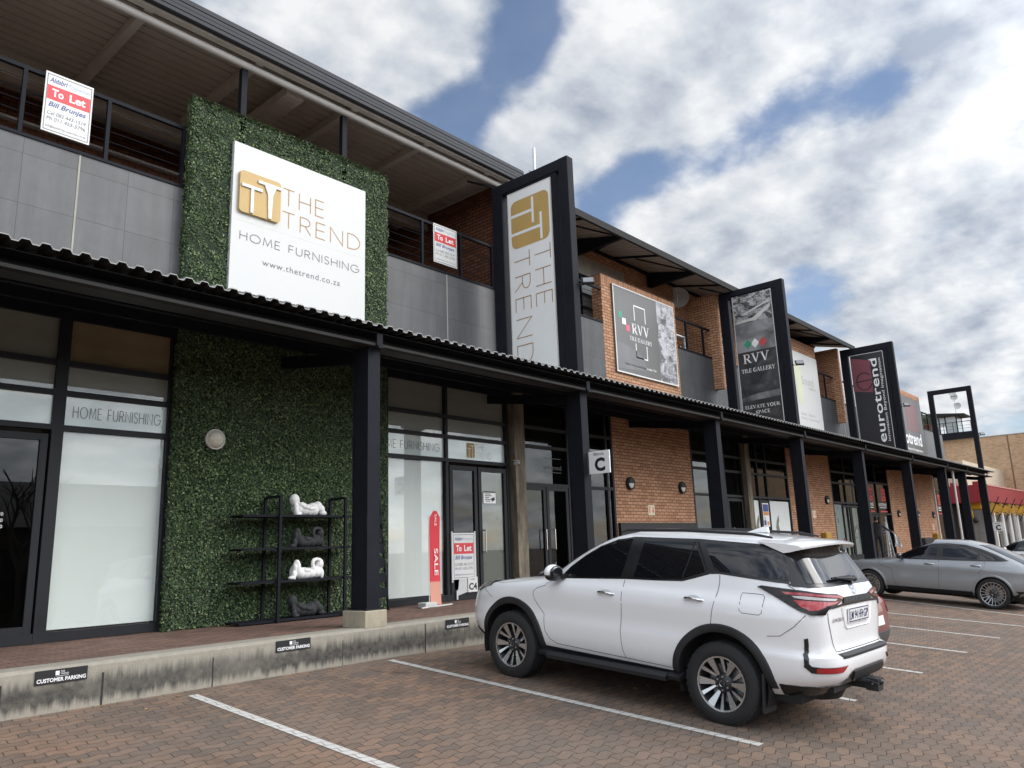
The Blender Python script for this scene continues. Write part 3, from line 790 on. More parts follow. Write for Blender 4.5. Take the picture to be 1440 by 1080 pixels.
def upper_roofs():
    # first roof: flat sheeted soffit with a ribbed fascia, gutter pipe and purlins
    mb = MB(); pitch = .19; y = 10.50; vs = []; prof = []
    while y < 14.55:
        prof += [(y, 9.60), (y+.142, 9.60), (y+.150, 9.655), (y+.180, 9.655)]; y += pitch
    top = [(p[0], p[1]+.012) for p in reversed(prof)]
    mb.prism(prof+top, -10, 12.42, 'x')
    rf = bpart('roof_sheet', mb, M['soffit'])
    w = MB(); w.prism([(10.9, 9.585)]+[(p[0], p[1]-.001) for p in prof if p[0] > 10.9]+[(14.5, 9.655), (10.9, 9.655)], 12.165, 12.199, 'x')
    sub('sheet_edge', w, M['pipe'], rf)
    mb = MB()
    z = 9.47; k = 0
    for h in (.075, .075, .075, .075):
        mb.box(-10, 12.44, 10.40-(.006*(k % 2)), 10.5, z, z+h-.012); z += h; k += 1
    mb.box(-10, 12.43, 10.415, 10.49, 9.46, 9.79); mb.box(-10, 12.42, 10.5, 14.7, 9.69, 9.74)
    bpart('fascia', mb, M['fascia'])
    mb = MB(); mb.box(-10, 12.4, 10.5, 10.62, 9.43, 9.598)
    bpart('eaves_beam', mb, M['purlin'])
    mb = MB(); mb.tube([(-10, 10.72, 9.36), (11.98, 10.72, 9.36)], .062, 12)
    bpart('gutter_pipe', mb, M['pipe'], smooth=50)
    for x in (2.3, 4.06, 5.9, 7.85, 9.66, 11.44):
        mb = MB(); mb.box(x-.03, x+.03, 10.62, 13.5, 9.46, 9.597); mb.box(x-.03, x+.10, 10.62, 13.5, 9.445, 9.46)
        bpart('purlin', mb, M['purlin'])
    mb = MB(); mb.box(6.58, 6.92, 10.85, 13.5, 9.28, 9.445)
    bpart('rafter', mb, M['purlin'])
    mb = MB(); mb.box(-10, 12.19, 13.4, 13.6, 9.18, 9.598)
    bpart('rear_beam', mb, M['purlin'])
    for x in (5.73, 7.74):
        mb = MB(); mb.box(x-.05, x+.05, 10.74, 10.84, 6.9, 9.31)
        bpart('steel_post', mb, M['steel'])
    # second roof: ribbed sheeting on an eaves rail, brackets off a wall beam
    y0, z0, y1, z1 = 10.0, 9.10, 13.2, 9.86
    n = int((33.3-12.6)/.20); vs = []; fs = []
    prof = []
    for i in range(n):
        x = 12.6+i*.20; prof += [(x, 0), (x+.15, 0), (x+.156, .05), (x+.194, .05)]
    m = len(prof)
    for yy, zz in ((y0, z0), (y1, z1)):
        vs += [(x, yy, zz+d) for x, d in prof]+[(x, yy, zz+d+.01) for x, d in prof]
    for i in range(m-1):
        fs += [(i, i+1, 2*m+i+1, 2*m+i), (m+i, 3*m+i, 3*m+i+1, m+i+1), (i, m+i, m+i+1, i+1), (2*m+i, 2*m+i+1, 3*m+i+1, 3*m+i)]
    mb = MB(); mb.add(vs, fs)
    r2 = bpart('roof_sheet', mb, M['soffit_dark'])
    mb = MB(); mb.prism([(9.985, 9.02), (9.985, 9.19), (10.03, 9.20), (10.06, 9.155), (10.06, 9.02)], 12.6, 33.3, 'x')
    sub('eaves_trim', mb, M['steel_worn'], r2)
    mb = MB(); mb.box(12.36, 33.2, 11.60, 11.92, 9.42, 9.455); mb.box(12.36, 33.2, 11.60, 11.66, 9.455, 9.50)
    mb.box(12.36, 33.2, 11.74, 11.78, 9.455, 9.52)
    bpart('wall_beam', mb, M['steel'])
    for x in (12.9, 15.88, 19.68, 23.4, 27.25, 30.6):
        mb = MB(); mb.prism([(10.05, 9.03), (10.05, 9.10), (11.66, 9.47), (11.66, 9.05), (11.58, 8.98)], x-.05, x+.05, 'x')
        bpart('eaves_bracket', mb, M['steel'])
        mb = MB(); mb.bar((x+.1, 10.2, 9.12), (x+1.1, 11.68, 9.47), .035, .035); mb.bar((x-.1, 10.2, 9.12), (x-1.7, 11.0, 9.31), .03, .03)
        bpart('brace', mb, M['steel'])
    for x in (14.3, 17.8, 21.4, 25.3, 29.0, 32.2):
        mb = MB(); mb.bar((x, 10.1, 9.10), (x, 11.7, 9.47), .05, .05)
        bpart('rafter', mb, M['steel'])
upper_roofs()

# ------------------------------------------------------------------ shopfronts
def window(x0, x1, mullions, transoms, z0=.41, z1=4.9, d=0.07):
    """aluminium shopfront frame between x0 and x1; returns the frame part"""
    mb = MB(); y0, y1 = YF-.03, YF+.07
    zs = [z0, z0+.13]
    xs = [x0]+list(mullions)+[x1-d]
    for x in xs: mb.box(x, x+d, y0, y1, z0, z1)
    for a, b in zip(xs[:-1], xs[1:]):
        mb.box(a+d, b, y0+.004, y1-.004, z0, z0+.12)
        for t in transoms: mb.box(a+d, b, y0+.004, y1-.004, t, t+d)
        mb.box(a+d, b, y0+.004, y1-.004, z1-d, z1)
    return bpart('shop_window', mb, M['frame'])
def pane(fr, x0, x1, z0, z1, mat='glass', y=YF+.02):
    mb = MB(); mb.box(x0, x1, y, y+.008, z0, z1)
    return sub('pane', mb, M[mat], fr)
def panel(fr, name, x0, x1, z0, z1, mat, y=YF+.045, t=.01):
    mb = MB(); mb.box(x0, x1, y, y+t, z0, z1)
    return sub(name, mb, mat if not isinstance(mat, str) else M[mat], fr)
M['blind'] = plain('white_roller_blind', (0.90, 0.905, 0.885), 0.8, var=0.04, scale=0.9)
M['film'] = plain('frosted_white_film', (0.80, 0.84, 0.82), 0.35, var=0.05, scale=1.2)
M['back_panel'] = plain('grey_back_painted_glass', (0.36, 0.345, 0.315), 0.6, var=0.15, scale=0.8)
M['film_teal'] = plain('frosted_green_film', (0.22, 0.28, 0.27), 0.3, var=0.05)
M['reflection_grey'] = plain('grey_door_reflection', (0.10, 0.105, 0.095), 0.3, var=0.1, scale=1)  # grey reflection on the door glass, painted as a sheet colour
M['warm_brown'] = plain('warm_back_panel', (0.42, 0.30, 0.19), 0.8, var=0.4, scale=0.7)  # plain warm brown panel, mottled
TR = (3.04, 3.50, 3.90)
def frame_door(x0, x1, z1=2.98, handle=None, ht='chrome', pmat='glass_dark', y=YF+.0, panelmat=None):
    mb = MB(); d = .085
    mb.box(x0, x0+d, y-.02, y+.05, .43, z1); mb.box(x1-d, x1, y-.02, y+.05, .43, z1)
    mb.box(x0+d, x1-d, y-.018, y+.048, .43, .62); mb.box(x0+d, x1-d, y-.018, y+.048, z1-d, z1)
    p = bpart('shop_door', mb, M['frame'])
    g = MB(); g.box(x0+d, x1-d, y+.01, y+.018, .62, z1-d); sub('pane', g, M[pmat], p)
    if panelmat: 
        g = MB(); g.box(x0+d, x1-d, y+.03, y+.036, .62, z1-d); sub('film_or_reflection', g, panelmat, p)  # frosted film; on the grey leaf a painted reflection
    if handle is not None:
        h = MB(); s = 1 if handle > (x0+x1)/2 else -1
        h.tube([(handle, y-.02, 1.30), (handle, y-.09, 1.30), (handle, y-.09, 1.72), (handle, y-.02, 1.72)], .016, 8)
        sub('handle', h, M[ht], p, 40)
    return p
def writing(fr, mb, mat): return sub('lettering', mb, mat, fr)

def shopfronts():
    P = face_y(YF+.0165)
    # left bay: door at the edge of the frame
    w = window(-6, 3.44, (0.9,), TR)
    frame_door(1.0, 3.34, 2.98, 1.3)
    for a, b in ((-5.93, .9), (.97, 3.37)):
        panel(w, 'sign_band', a, b, 3.11, 3.50, 'film', y=YF+.028); pane(w, a, b, 3.11, 3.5, 'glass_clear', YF+.017)
        pane(w, a, b, 3.57, 3.90, 'glass_clear'); pane(w, a, b, 3.97, 4.83, 'glass_clear'); panel(w, 'back_panel', a, b, 3.57, 3.90, 'back_panel'); panel(w, 'back_panel', a, b, 3.97, 4.83, 'back_panel')
    pane(w, -5.93, .9, .53, 3.04, 'glass_dark')
    mb = MB(); stroke_text(mb, 'D', 2.62, 3.22, .16, P, .05); writing(w, mb, M['grey_text'])
    mb = MB()
    for i, s in enumerate(('open hours', '09:00 - 16:30', '09:00 - 16:00', '09:00 - 14:00')):
        put_text(mb, s, 2.62, 2.02-.075*i, h=.042, plane=face_y(YF+.004))
    writing(w, mb, M['white_text'])
    # blind window and HOME FURNISHING band
    w = window(3.44, 4.92, (), TR)
    panel(w, 'blind', 3.50, 4.86, .55, 3.03, 'blind', y=YF+.06); pane(w, 3.51, 4.85, .53, 3.04, 'glass_clear')
    panel(w, 'sign_band', 3.51, 4.85, 3.11, 3.5, 'film', y=YF+.028); pane(w, 3.51, 4.85, 3.11, 3.5, 'glass_clear', YF+.017)
    pane(w, 3.51, 4.85, 3.57, 3.90, 'glass_clear'); pane(w, 3.51, 4.85, 3.97, 4.83, 'glass_clear')
    panel(w, 'back_panel', 3.51, 4.85, 3.57, 3.90, 'back_panel'); panel(w, 'back_panel', 3.51, 4.85, 3.97, 4.83, 'warm_brown')
    mb = MB()
    for a, b, c, d in ((3.515, 3.53, 3.58, 3.80), (3.53, 4.80, 3.575, 3.588)): mb.box(a, b, YF+.030, YF+.034, c, d)
    sub('reveal_strip', mb, M['white'], w)
    mb = MB(); stroke_text(mb, 'HOME FURNISHING', 3.62, 3.225, .15, P, .05, w=1.14); writing(w, mb, M['grey_text'])
    # right of the leaf wall
    w = window(8.80, 12.12, (10.29,), TR)
    panel(w, 'blind', 8.86, 10.24, .55, 3.03, 'blind', y=YF+.06); pane(w, 8.87, 10.29, .53, 3.04, 'glass_clear')
    for a, b in ((8.87, 10.29), (10.36, 12.05)):
        panel(w, 'sign_band', a, b, 3.11, 3.5, 'film', y=YF+.028); pane(w, a, b, 3.11, 3.5, 'glass_clear', YF+.017)
        pane(w, a, b, 3.57, 3.90, 'glass_clear'); pane(w, a, b, 3.97, 4.83, 'glass_clear'); panel(w, 'back_panel', a, b, 3.57, 3.90, 'back_panel'); panel(w, 'back_panel', a, b, 3.97, 4.83, 'back_panel')
    mb = MB(); stroke_text(mb, 'HOME FURNISHING', 8.60, 3.225, .15, P, .06, w=1.56); writing(w, mb, M['grey_text'])
    mb = MB(); stroke_text(mb, 'THE', 11.17, 3.33, .125, P, .05, w=.27); stroke_text(mb, 'TREND', 11.17, 3.16, .125, P, .05, w=.47)
    writing(w, mb, plain('pale_gold_lettering', (0.42, 0.36, 0.25), 0.5))
    logo_tt(w, face_y(YF+.0165), 10.92, 3.16, .23, .30, M['gold'], M['film'])
    frame_door(10.40, 11.16, 2.98, None, pmat='glass_dark')
    d = frame_door(11.20, 12.04, 2.98, 11.30, 'galv', pmat='glass_clear', panelmat=M['reflection_grey'])
    n = MB(); n.box(11.36, 11.72, YF+.004, YF+.008, 2.26, 2.50); nt = sub('door_notice', n, M['white_text'], d)
    n = MB(); P2 = face_y(YF+.0015)
    for i, (a, b) in enumerate(((11.40, 11.56), (11.40, 11.60), (11.40, 11.52), (11.40, 11.58), (11.42, 11.55))): rect(n, P2, a, b, 2.44-.036*i, 2.455-.036*i)
    poly(n, P2, [(11.58, 2.36), (11.68, 2.39), (11.69, 2.33), (11.60, 2.29)]); rect(n, P2, 11.36, 11.72, 2.475, 2.50)
    o = sub('lettering', n, M['black_text'], d)
    # entrance with double doors
    w = window(12.5, 16.04, (14.16, 15.72), (2.66, 3.50, 3.92))
    frame_door(12.57, 13.33, 2.66, 13.22, pmat='glass_dark'); frame_door(13.36, 14.14, 2.66, 13.52, pmat='glass_dark')
    for a, b in ((12.57, 14.16), (14.23, 15.72), (15.79, 15.97)):
        for z0, z1 in ((2.73, 3.5), (3.57, 3.92), (3.99, 4.83)): pane(w, a, b, z0, z1, 'glass_dark')
    pane(w, 14.23, 15.72, .53, 2.66, 'glass_dark'); pane(w, 15.79, 15.97, .53, 2.66, 'glass_dark')
    mb = MB(); put_text(mb, 'eurotrend', 13.35, 3.05, w=.62, plane=P); rect(mb, P, 13.35, 13.97, 2.985, 2.997); rect(mb, P, 13.35, 13.97, 3.30, 3.312)
    writing(w, mb, M['grey_text'])
    # tile gallery glazing
    w = window(20.0, 23.24, (21.1, 22.0), (2.66, 3.42, 3.88))
    for a, b in ((20.07, 21.1), (21.17, 22.0), (22.07, 23.17)):
        for z0, z1 in ((2.73, 3.42), (3.49, 3.88), (3.95, 4.83)): pane(w, a, b, z0, z1, 'glass')
    pane(w, 20.07, 21.1, .53, 2.66, 'glass_dark'); frame_door(22.1, 23.15, 2.62, 22.25, pmat='glass')
    # wellness shop: white panels and a poster door
    w = window(23.58, 26.87, (24.35, 25.05), (2.66, 3.42, 3.88))
    for a, b in ((23.65, 25.05), (25.12, 26.8)):
        for z0, z1 in ((2.73, 3.42), (3.49, 3.88), (3.95, 4.83)): pane(w, a, b, z0, z1, 'glass')
    panel(w, 'window_film', 23.65, 24.35, .53, 2.60, M['film'], y=YF+.02); panel(w, 'window_film', 25.14, 26.78, .53, 2.60, M['film'], y=YF+.02)
    d = frame_door(24.42, 25.05, 2.62, None, pmat='glass_dark')
    q = MB(); q.box(24.50, 24.97, YF-.034, YF-.029, 1.75, 2.52); po = sub('door_poster', q, M['white_text'], d)
    q = MB(); PP = face_y(YF-.0365); rect(q, PP, 24.53, 24.94, 2.24, 2.48, 0); rect(q, PP, 24.53, 24.94, 2.12, 2.23, 1); rect(q, PP, 24.53, 24.70, 1.80, 1.96, 0); rect(q, PP, 24.76, 24.93, 1.80, 1.92, 1); rect(q, PP, 24.6, 24.64, 1.97, 2.06, 2)
    sub('poster_print', q, [M['blue_text'], plain('orange_print', (0.7, 0.28, 0.06), 0.5), M['black_text']], d)
    mb = MB(); PF = face_y(YF+.017)
    for cx in (24.0, 25.55):
        poly(mb, PF, [(cx, 1.72), (cx+.1, 1.95), (cx+.28, 2.15), (cx+.3, 1.98), (cx+.22, 1.8), (cx+.3, 1.6), (cx+.2, 1.45), (cx+.05, 1.5)])
    sub('leaf_logo', mb, plain('sage_print', (0.20, 0.20, 0.15), 0.5), w)
    # frosted shop
    w = window(31.05, 35.0, (32.6, 34.0), (2.64, 3.42, 3.86))
    for a, b in ((31.12, 32.6), (32.67, 34.0), (34.07, 34.93)):
        for z0, z1 in ((2.71, 3.42), (3.49, 3.86), (3.93, 4.83)): pane(w, a, b, z0, z1, 'glass')
    panel(w, 'window_film', 31.12, 32.05, .53, 2.60, M['film_teal'], y=YF+.02)
    q = MB(); q.box(31.9, 32.25, YF+.008, YF+.013, .95, 1.3); sub('door_sticker', q, plain('dark_red_sticker', (0.16, 0.03, 0.04), 0.5), w)
    frame_door(32.10, 33.0, 2.58, None, pmat='glass_clear', panelmat=M['film_teal']); frame_door(33.05, 34.0, 2.58, 33.2, pmat='glass_clear', panelmat=M['film_teal'])
    # furniture shop with red squares
    w = window(35.0, 38.45, (36.6,), (2.24, 3.60))
    for a, b in ((35.07, 36.6), (36.67, 38.38)):
        pane(w, a, b, 2.31, 3.6, 'glass_dark'); pane(w, a, b, 3.67, 4.83, 'glass_dark')
    euro_vinyl(w, ((35.35, 36.15), (37.0, 38.0)))
    pane(w, 36.67, 38.38, .53, 2.24, 'glass')
    frame_door(35.08, 36.6, 2.22, None, pmat='glass')
    w = window(46.8, 50.0, (48.3,), (2.24, 3.60))
    for a, b in ((46.87, 48.3), (48.37, 49.93)):
        pane(w, a, b, .53, 2.24, 'glass_dark'); pane(w, a, b, 2.31, 3.6, 'glass_dark'); pane(w, a, b, 3.67, 4.83, 'glass_dark')
    euro_vinyl(w, ((46.95, 47.7), (48.6, 49.5)))
    # rooms behind the glass
    mb = MB()
    mb.box(-8, 50, 14.9, 15.0, .2, 5.1); mb.box(-8, 50, YF+.08, 14.9, 4.9, 4.98)
    for x in (-8, 3.40, 4.93, 8.75, 12.25, 16.06, 23.4, 35.0, 46.9, 49.95): mb.box(x, x+.1, 11.36, 14.9, .41, 4.9)
    bpart('shop_interior', mb, M['interior'])
    mb = MB(); mb.box(-8, 50, 10.9, 14.9, .2, .404)
    bpart('shop_floor', mb, M['interior'])
    mb = MB(); mb.box(4.95, 8.8, 10.88, 11.3, .41, 4.9)
    bpart('plain_wall', mb, M['interior_dark'])
    fittings()
    for x, y in ((14.0, 12.3), (12.9, 13.0), (15.2, 13.2), (2.7, 12.4), (10.9, 12.6), (21.0, 12.5), (22.6, 13.5), (25.6, 12.6)):
        mb = MB(); mb.lathe([(0, 4.885), (.09, 4.885), (.10, 4.898)], 16, M=Matrix.Translation((x, y, 0)))
        bpart('downlight', mb, emit('downlight_glow', (1, .95, .85), 6))
def fittings():
    pale = plain('pale_shelf', (.45, .45, .44), .6)
    for x, y, lab in ((12.75, 12.1, 'pale display shelf inside the left leaf of the double doors'), (14.6, 12.6, 'pale display shelf inside the glass right of the double doors'), (21.3, 12.6, 'pale display shelf behind the tile gallery glass')):
        t = thing('display_shelf', lab, 'shelf', (x, y, .41), 'display shelves inside the shops')
        for k in range(5):
            mb = MB(); mb.box(x-.35, x+.35, y, y+.3, .55+k*.4, .60+k*.4); mb.build('shelf', pale, t)
        mb = MB(); mb.box(x-.38, x-.35, y, y+.3, .41, 2.4); mb.box(x+.35, x+.38, y, y+.3, .41, 2.4); mb.box(x-.35, x+.35, y+.28, y+.3, .41, 2.4); mb.build('frame', pale, t)
        for k in range(5):
            mb = MB(); mb.box(x-.30, x+.28, y+.06, y+.24, .60+k*.4, .78+k*.4); mb.build('sample_box', plain('sample_%d' % k, (.2+.08*k, .25-.02*k, .3-.04*k), .5), t)
def logo_tt(parent, P, x, y, w, h, gold, white, lift=None):
    """rounded gold square split by two white T shapes"""
    mb = MB(); poly(mb, P, [(x+a*w, y+b*h) for a, b in round_rect(0, 1, 0, 1, .13)])
    o = sub('logo', mb, gold, parent)
    mb = MB(); P2 = (lambda u, v: tuple(Vector(P(u, v))+LIFT(P)*.0025))
    for a, b, c, d in ((.04, .52, .60, .655), (.26, .32, .0, .60), (.44, .97, .80, .855), (.69, .75, .0, .80)): rect(mb, P2, x+a*w, x+b*w, y+c*h, y+d*h)
    sub('logo_letters', mb, white, parent)
def LIFT(P):
    a, b, c = Vector(P(0, 0)), Vector(P(1, 0)), Vector(P(0, 1)); return (b-a).cross(c-a).normalized()
def euro_vinyl(w, spans):
    P = face_y(YF+.016); red = M['red']
    for a, b in spans:
        mb = MB(); c = a+(b-a)*.35; rect(mb, P, c, b-.05, 2.86, 3.42); sub('vinyl_square', mb, red, w)
        mb = MB(); P2 = face_y(YF+.0135)
        ribbon(mb, [(c+.08+q[0]*.38, 2.92+q[1]*.38) for q in [(0.05, .5), (.95, .5)]+arc(.5, .5, .45, .45, 0, 320, 14)], .05, P2)
        sub('vinyl_letter', mb, M['black_text'], w)
        mb = MB(); put_text(mb, 'eurotrend', a-.15, 2.62, w=b-a+.1, h=.2, plane=P, bold=.01); rect(mb, P, a-.05, b-.05, 2.545, 2.575); writing(w, mb, M['white_text'])
        mb = MB(); rect(mb, P, a, b, 2.36, 2.42); sub('vinyl_stripe', mb, red, w)
shopfronts()

# ================================================================== canopy
def canopy():
    c = thing('walkway_canopy', 'long black corrugated lean-to canopy over the shop walkway', 'canopy', (24, 9.5, 4.4))
    def zc(y): return 4.425+.10*(y-8.2)
    mb = MB(); pitch = .182; x0, x1 = -7.8, 47.9; prof = []
    x = x0
    while x < x1:
        prof += [(x, 0), (x+.060, 0), (x+.085, .040), (x+.157, .040)]; x += pitch
    m = len(prof); vs = []
    for y in (8.16, 10.9):
        vs += [(px, y, zc(y)+d) for px, d in prof]+[(px, y, zc(y)+d+.011) for px, d in prof]
    lo, hi = [], []
    for i in range(m-1):
        lo += [(i, 2*m+i, 2*m+i+1, i+1), (2*m+i, 3*m+i, 3*m+i+1, 2*m+i+1)]
        hi += [(m+i, m+i+1, 3*m+i+1, 3*m+i), (i, i+1, m+i+1, m+i)]
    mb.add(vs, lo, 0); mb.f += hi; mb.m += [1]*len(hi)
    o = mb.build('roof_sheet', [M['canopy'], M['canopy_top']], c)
    mb = MB(); mb.box(x0, x1+.1, 8.40, 8.66, 4.19, 4.203); mb.box(x0, x1+.1, 8.64, 8.652, 4.203, 4.395); mb.box(x0, x1+.1, 8.36, 8.66, 4.395, 4.405)
    mb.build('edge_beam', M['black'], c)
    mb = MB(); mb.box(x0, x1+.1, 8.30, 8.40, 4.186, 4.196); mb.box(x0, x1+.1, 8.296, 8.300, 4.186, 4.225)
    mb.build('gutter_lip', M['steel_worn'], c)
    for y in (9.25, 10.0, 10.78):
        mb = MB(); z = zc(y); mb.box(x0, x1, y, y+.012, z-.17, z-.005); mb.box(x0, x1, y+.012, y+.08, z-.17, z-.158)
        mb.build('purlin', M['steel'], c)
    cx = [(6.60, 1), (11.53, 0), (16.9, 0), (22.05, 0), (27.35, 0), (32.95, 0), (38.4, 0), (42.2, 0), (46.6, 0)]
    for x, base in cx:
        mb = MB(); y0, y1 = 8.40, 8.74; z0 = .61 if base else .41
        mb.box(x-.105, x+.105, y0, y0+.02, z0, 4.19); mb.box(x-.105, x+.105, y1-.02, y1, z0, 4.19); mb.box(x-.012, x+.012, y0+.02, y1-.02, z0, 4.19)
        mb.box(x-.09, x-.075, y0+.02, y1-.02, z0, 4.19)
        mb.prism([(8.74, 4.0), (8.74, 4.18), (10.86, 4.50), (10.86, 4.32)], x-.04, x+.04, 'x')
        p = mb.build('canopy_column', M['steel'], c)
        mb = MB(); mb.box(x-.05, x+.05, 8.27, 8.30, 4.16, 4.36); mb.box(x-.05, x+.05, 8.24, 8.27, 4.15, 4.19)
        sub('gutter_bracket', mb, M['steel'], p)
        mb = MB(); mb.box(x-.15, x+.15, y0-.04, y1+.04, z0-.0, z0+.016)
        for ex in (-.125, .125):
            for ey in (y0-.02, y1+.02): mb.lathe([(.014, z0+.016), (.014, z0+.035), (0, z0+.036)], 8, M=Matrix.Translation((x+ex, ey, 0)))
        sub('base_plate', mb, M['steel_worn'], p)
        if base:
            mb = MB(); mb.bevbox(x-.20, x+.16, 8.31, 8.80, .395, .615, .012); sub('base_block', mb, M['concrete_pale'], p)
    for x, y in ((40.6, 8.6), (43.6, 10.2)):
        mb = MB(); mb.tube([(x, y, .41), (x, y, 4.2)], .05, 8); mb.build('downpipe', M['pipe'], c, 40)
canopy()

# ================================================================== leaf walls
def leaves(mb, area, n, seed):
    """area(rng, n) -> positions (n,3), normals (n,3)"""
    g = np.random.default_rng(seed)
    p, nr = area(g, n)
    t = g.normal(size=(n, 3)); t -= nr*(t*nr).sum(1, keepdims=True); t /= np.linalg.norm(t, axis=1, keepdims=True)
    t = t + nr*g.uniform(-.1, .9, (n, 1)); t /= np.linalg.norm(t, axis=1, keepdims=True)
    b = np.cross(nr, t); b /= np.linalg.norm(b, axis=1, keepdims=True)
    L = g.uniform(.013, .025, (n, 1)); W = L*g.uniform(.45, .65, (n, 1))
    up = np.cross(t, b)
    v = np.stack([p-t*L, p+b*W+up*L*.25, p+t*L, p-b*W+up*L*.25], 1).reshape(-1, 3)
    b0 = len(mb.v); mb.v += [tuple(q) for q in v]; mb.f += [(b0+4*i, b0+4*i+1, b0+4*i+2, b0+4*i+3) for i in range(n)]; mb.m += [0]*n
def rect_area(x0, x1, y, z0, z1, depth, axis='y', hole=None):
    def f(g, n):
        a = g.uniform(x0, x1, n); c = g.uniform(z0, z1, n)
        if hole is not None:
            bad = (a > hole[0]) & (a < hole[1]) & (c > hole[2]) & (c < hole[3])
            while bad.any():
                k = int(bad.sum()); a[bad] = g.uniform(x0, x1, k); c[bad] = g.uniform(z0, z1, k)
                bad = (a > hole[0]) & (a < hole[1]) & (c > hole[2]) & (c < hole[3])
        d = g.uniform(0, depth, n)
        # clumps: push leaves out in tufts
        d *= 0.55+0.45*np.sin(a*9.1+np.sin(c*7.3)*2)*np.sin(c*8.3+np.sin(a*6.1)*2)
        if axis == 'y': return np.stack([a, y-d, c], 1), np.tile([0., -1, 0], (n, 1))
        if axis == 'x': return np.stack([y-d, a, c], 1), np.tile([-1., 0, 0], (n, 1))
        return np.stack([a, c, y+d], 1), np.tile([0., 0, 1], (n, 1))
    return f
def leaf_walls():
    t = thing('leaf_wall', 'artificial green leaf panel covering the ground-floor wall behind the display rack', 'leaf wall', (6.8, 10.8, .41))
    mb = MB(); mb.box(4.90, 8.74, 10.76, 10.875, .41, 4.7); mb.build('backing', M['leaf_back'], t)
    mb = MB(); leaves(mb, rect_area(4.87, 8.74, 10.765, .42, 4.7, .06), 60000, 1); leaves(mb, rect_area(10.70, 10.86, 4.90, .42, 4.7, .03, 'x'), 1200, 2)
    mb.build('foliage', M['leaf'], t, fixn=False)
    t = thing('leaf_surround', 'square green leaf surround framing the white shop sign above the canopy', 'leaf wall', (6.8, 10.8, 5.4))
    mb = MB(); mb.box(4.90, 8.72, 10.74, 10.89, 5.0, 8.40); mb.build('backing', M['leaf_back'], t)
    mb = MB(); leaves(mb, rect_area(4.86, 8.74, 10.75, 5.0, 8.43, .07, hole=(5.60, 8.14, 5.46, 7.88)), 24000, 3)
    leaves(mb, rect_area(10.70, 10.90, 4.91, 5.0, 8.42, .05, 'x'), 4000, 4); leaves(mb, rect_area(4.88, 8.74, 8.40, 10.68, 10.90, .05, 'z'), 4000, 5)
    mb.build('foliage', M['leaf'], t, fixn=False)
leaf_walls()
# ================================================================== sign frames above the canopy
def sign_frame(X, label, group='tall black sign frames above the canopy', y0=8.42, y1=10.5, panel=(8.87, 10.05), pz=(4.62, 8.72), pm=None, yp=(8.42, 8.65), yb=(10.2, 10.5), name='sign_frame'):
    t = thing(name, label, 'sign frame', (X+.1, 9.5, 4.5), group)
    mb = MB()
    mb.bevbox(X, X+.20, yp[0], yp[1], 4.46, 9.03, .012); mb.bevbox(X, X+.20, yb[0], yb[1], 4.62, 9.03, .012)
    mb.bevbox(X+.003, X+.197, yp[1]-.02, yb[0]+.02, 8.79, 9.027, .012)
    mb.build('outer_frame', M['steel'], t)
    p = None
    if panel:
        mb = MB(); a, b = panel; z0, z1 = pz
        mb.box(X+.02, X+.17, a-.15, a-.002, z0-.1, 8.80); mb.box(X+.021, X+.169, a-.002, b+.05, z1, 8.79)
        mb.build('inner_frame', M['steel'], t)
        mb = MB(); mb.box(X+.008, X+.14, a, b, z0, z1)
        p = mb.build('sign_panel', pm, t)
        mb = MB(); e = .022
        for yy0, yy1, zz0, zz1 in ((a, a+e, z0, z1), (b-e, b, z0, z1), (a+e, b-e, z1-e, z1), (a+e, b-e, z0, z0+e)): mb.box(X+.003, X+.012, yy0, yy1, zz0, zz1)
        sub('panel_edge', mb, M['pipe'], p)
    return t, p
M['marble'] = None
def photo_print(name, base, scale, contrast=1.0, tint=(1, 1, 1)):
    """a printed monochrome photograph: angular light and dark shapes"""
    t = NT(name); v = t.coord('Object', (1, 1, 1.6)); vo = t.n('TexVoronoi'); vo.inputs['Scale'].default_value = scale
    t.l(v, vo.inputs[0]); n = t.noise(v, scale*1.6, 6, 0.7, 1.2)
    sp = t.n('SeparateColor'); t.l(vo.outputs['Color'], sp.inputs[0])
    f = t.math('ADD', t.math('MULTIPLY', sp.outputs[0], 0.35), t.math('MULTIPLY', n, 0.8))
    c = t.ramp(f, ((0.32, [q*.03 for q in tint]), (0.52, [q*base for q in tint]), (0.66, [q*.62 for q in tint]), (0.72, [q*base*.8 for q in tint]), (0.9, [q*.7 for q in tint])))
    t.l(c, t.b.inputs['Base Color']); t.set(Roughness=0.35); return t.m
M['photo_grey'] = photo_print('printed_kitchen_photograph', 0.22, 2.6, tint=(1, 1, 1.06))
M['photo_dark'] = photo_print('printed_pool_photograph', 0.10, 6.0)
def marble_mat():
    t = NT('printed_dark_marble'); v = t.coord('Object')
    n = t.noise(t.coord('Object', (1, 1, 1.3)), 1.6, 7, 0.6, 1.5)
    t.l(t.ramp(n, ((0.40, (.022, .023, .025)), (0.60, (.055, .057, .06)), (0.8, (.14, .145, .15)))), t.b.inputs['Base Color']); t.set(Roughness=0.4); return t.m
M['marble'] = marble_mat()
def mist_mat():
    t = NT('printed_grey_mist'); n = t.noise(t.coord('Object', (1, .8, 1)), 1.4, 6, 0.55, 0.8)
    t.l(t.ramp(n, ((0.32, (.06, .062, .066)), (0.5, (.17, .175, .18)), (0.68, (.36, .37, .38)))), t.b.inputs['Base Color']); t.set(Roughness=0.4); return t.m
M['mist'] = mist_mat()
M['print_green'] = plain('green_print', (0.05, 0.30, 0.17), 0.5, var=0.03)
M['print_red'] = plain('faded_red_print', (0.55, 0.08, 0.07), 0.5, var=0.03)
M['print_pink'] = plain('pink_red_print', (0.70, 0.11, 0.18), 0.5, var=0.03)
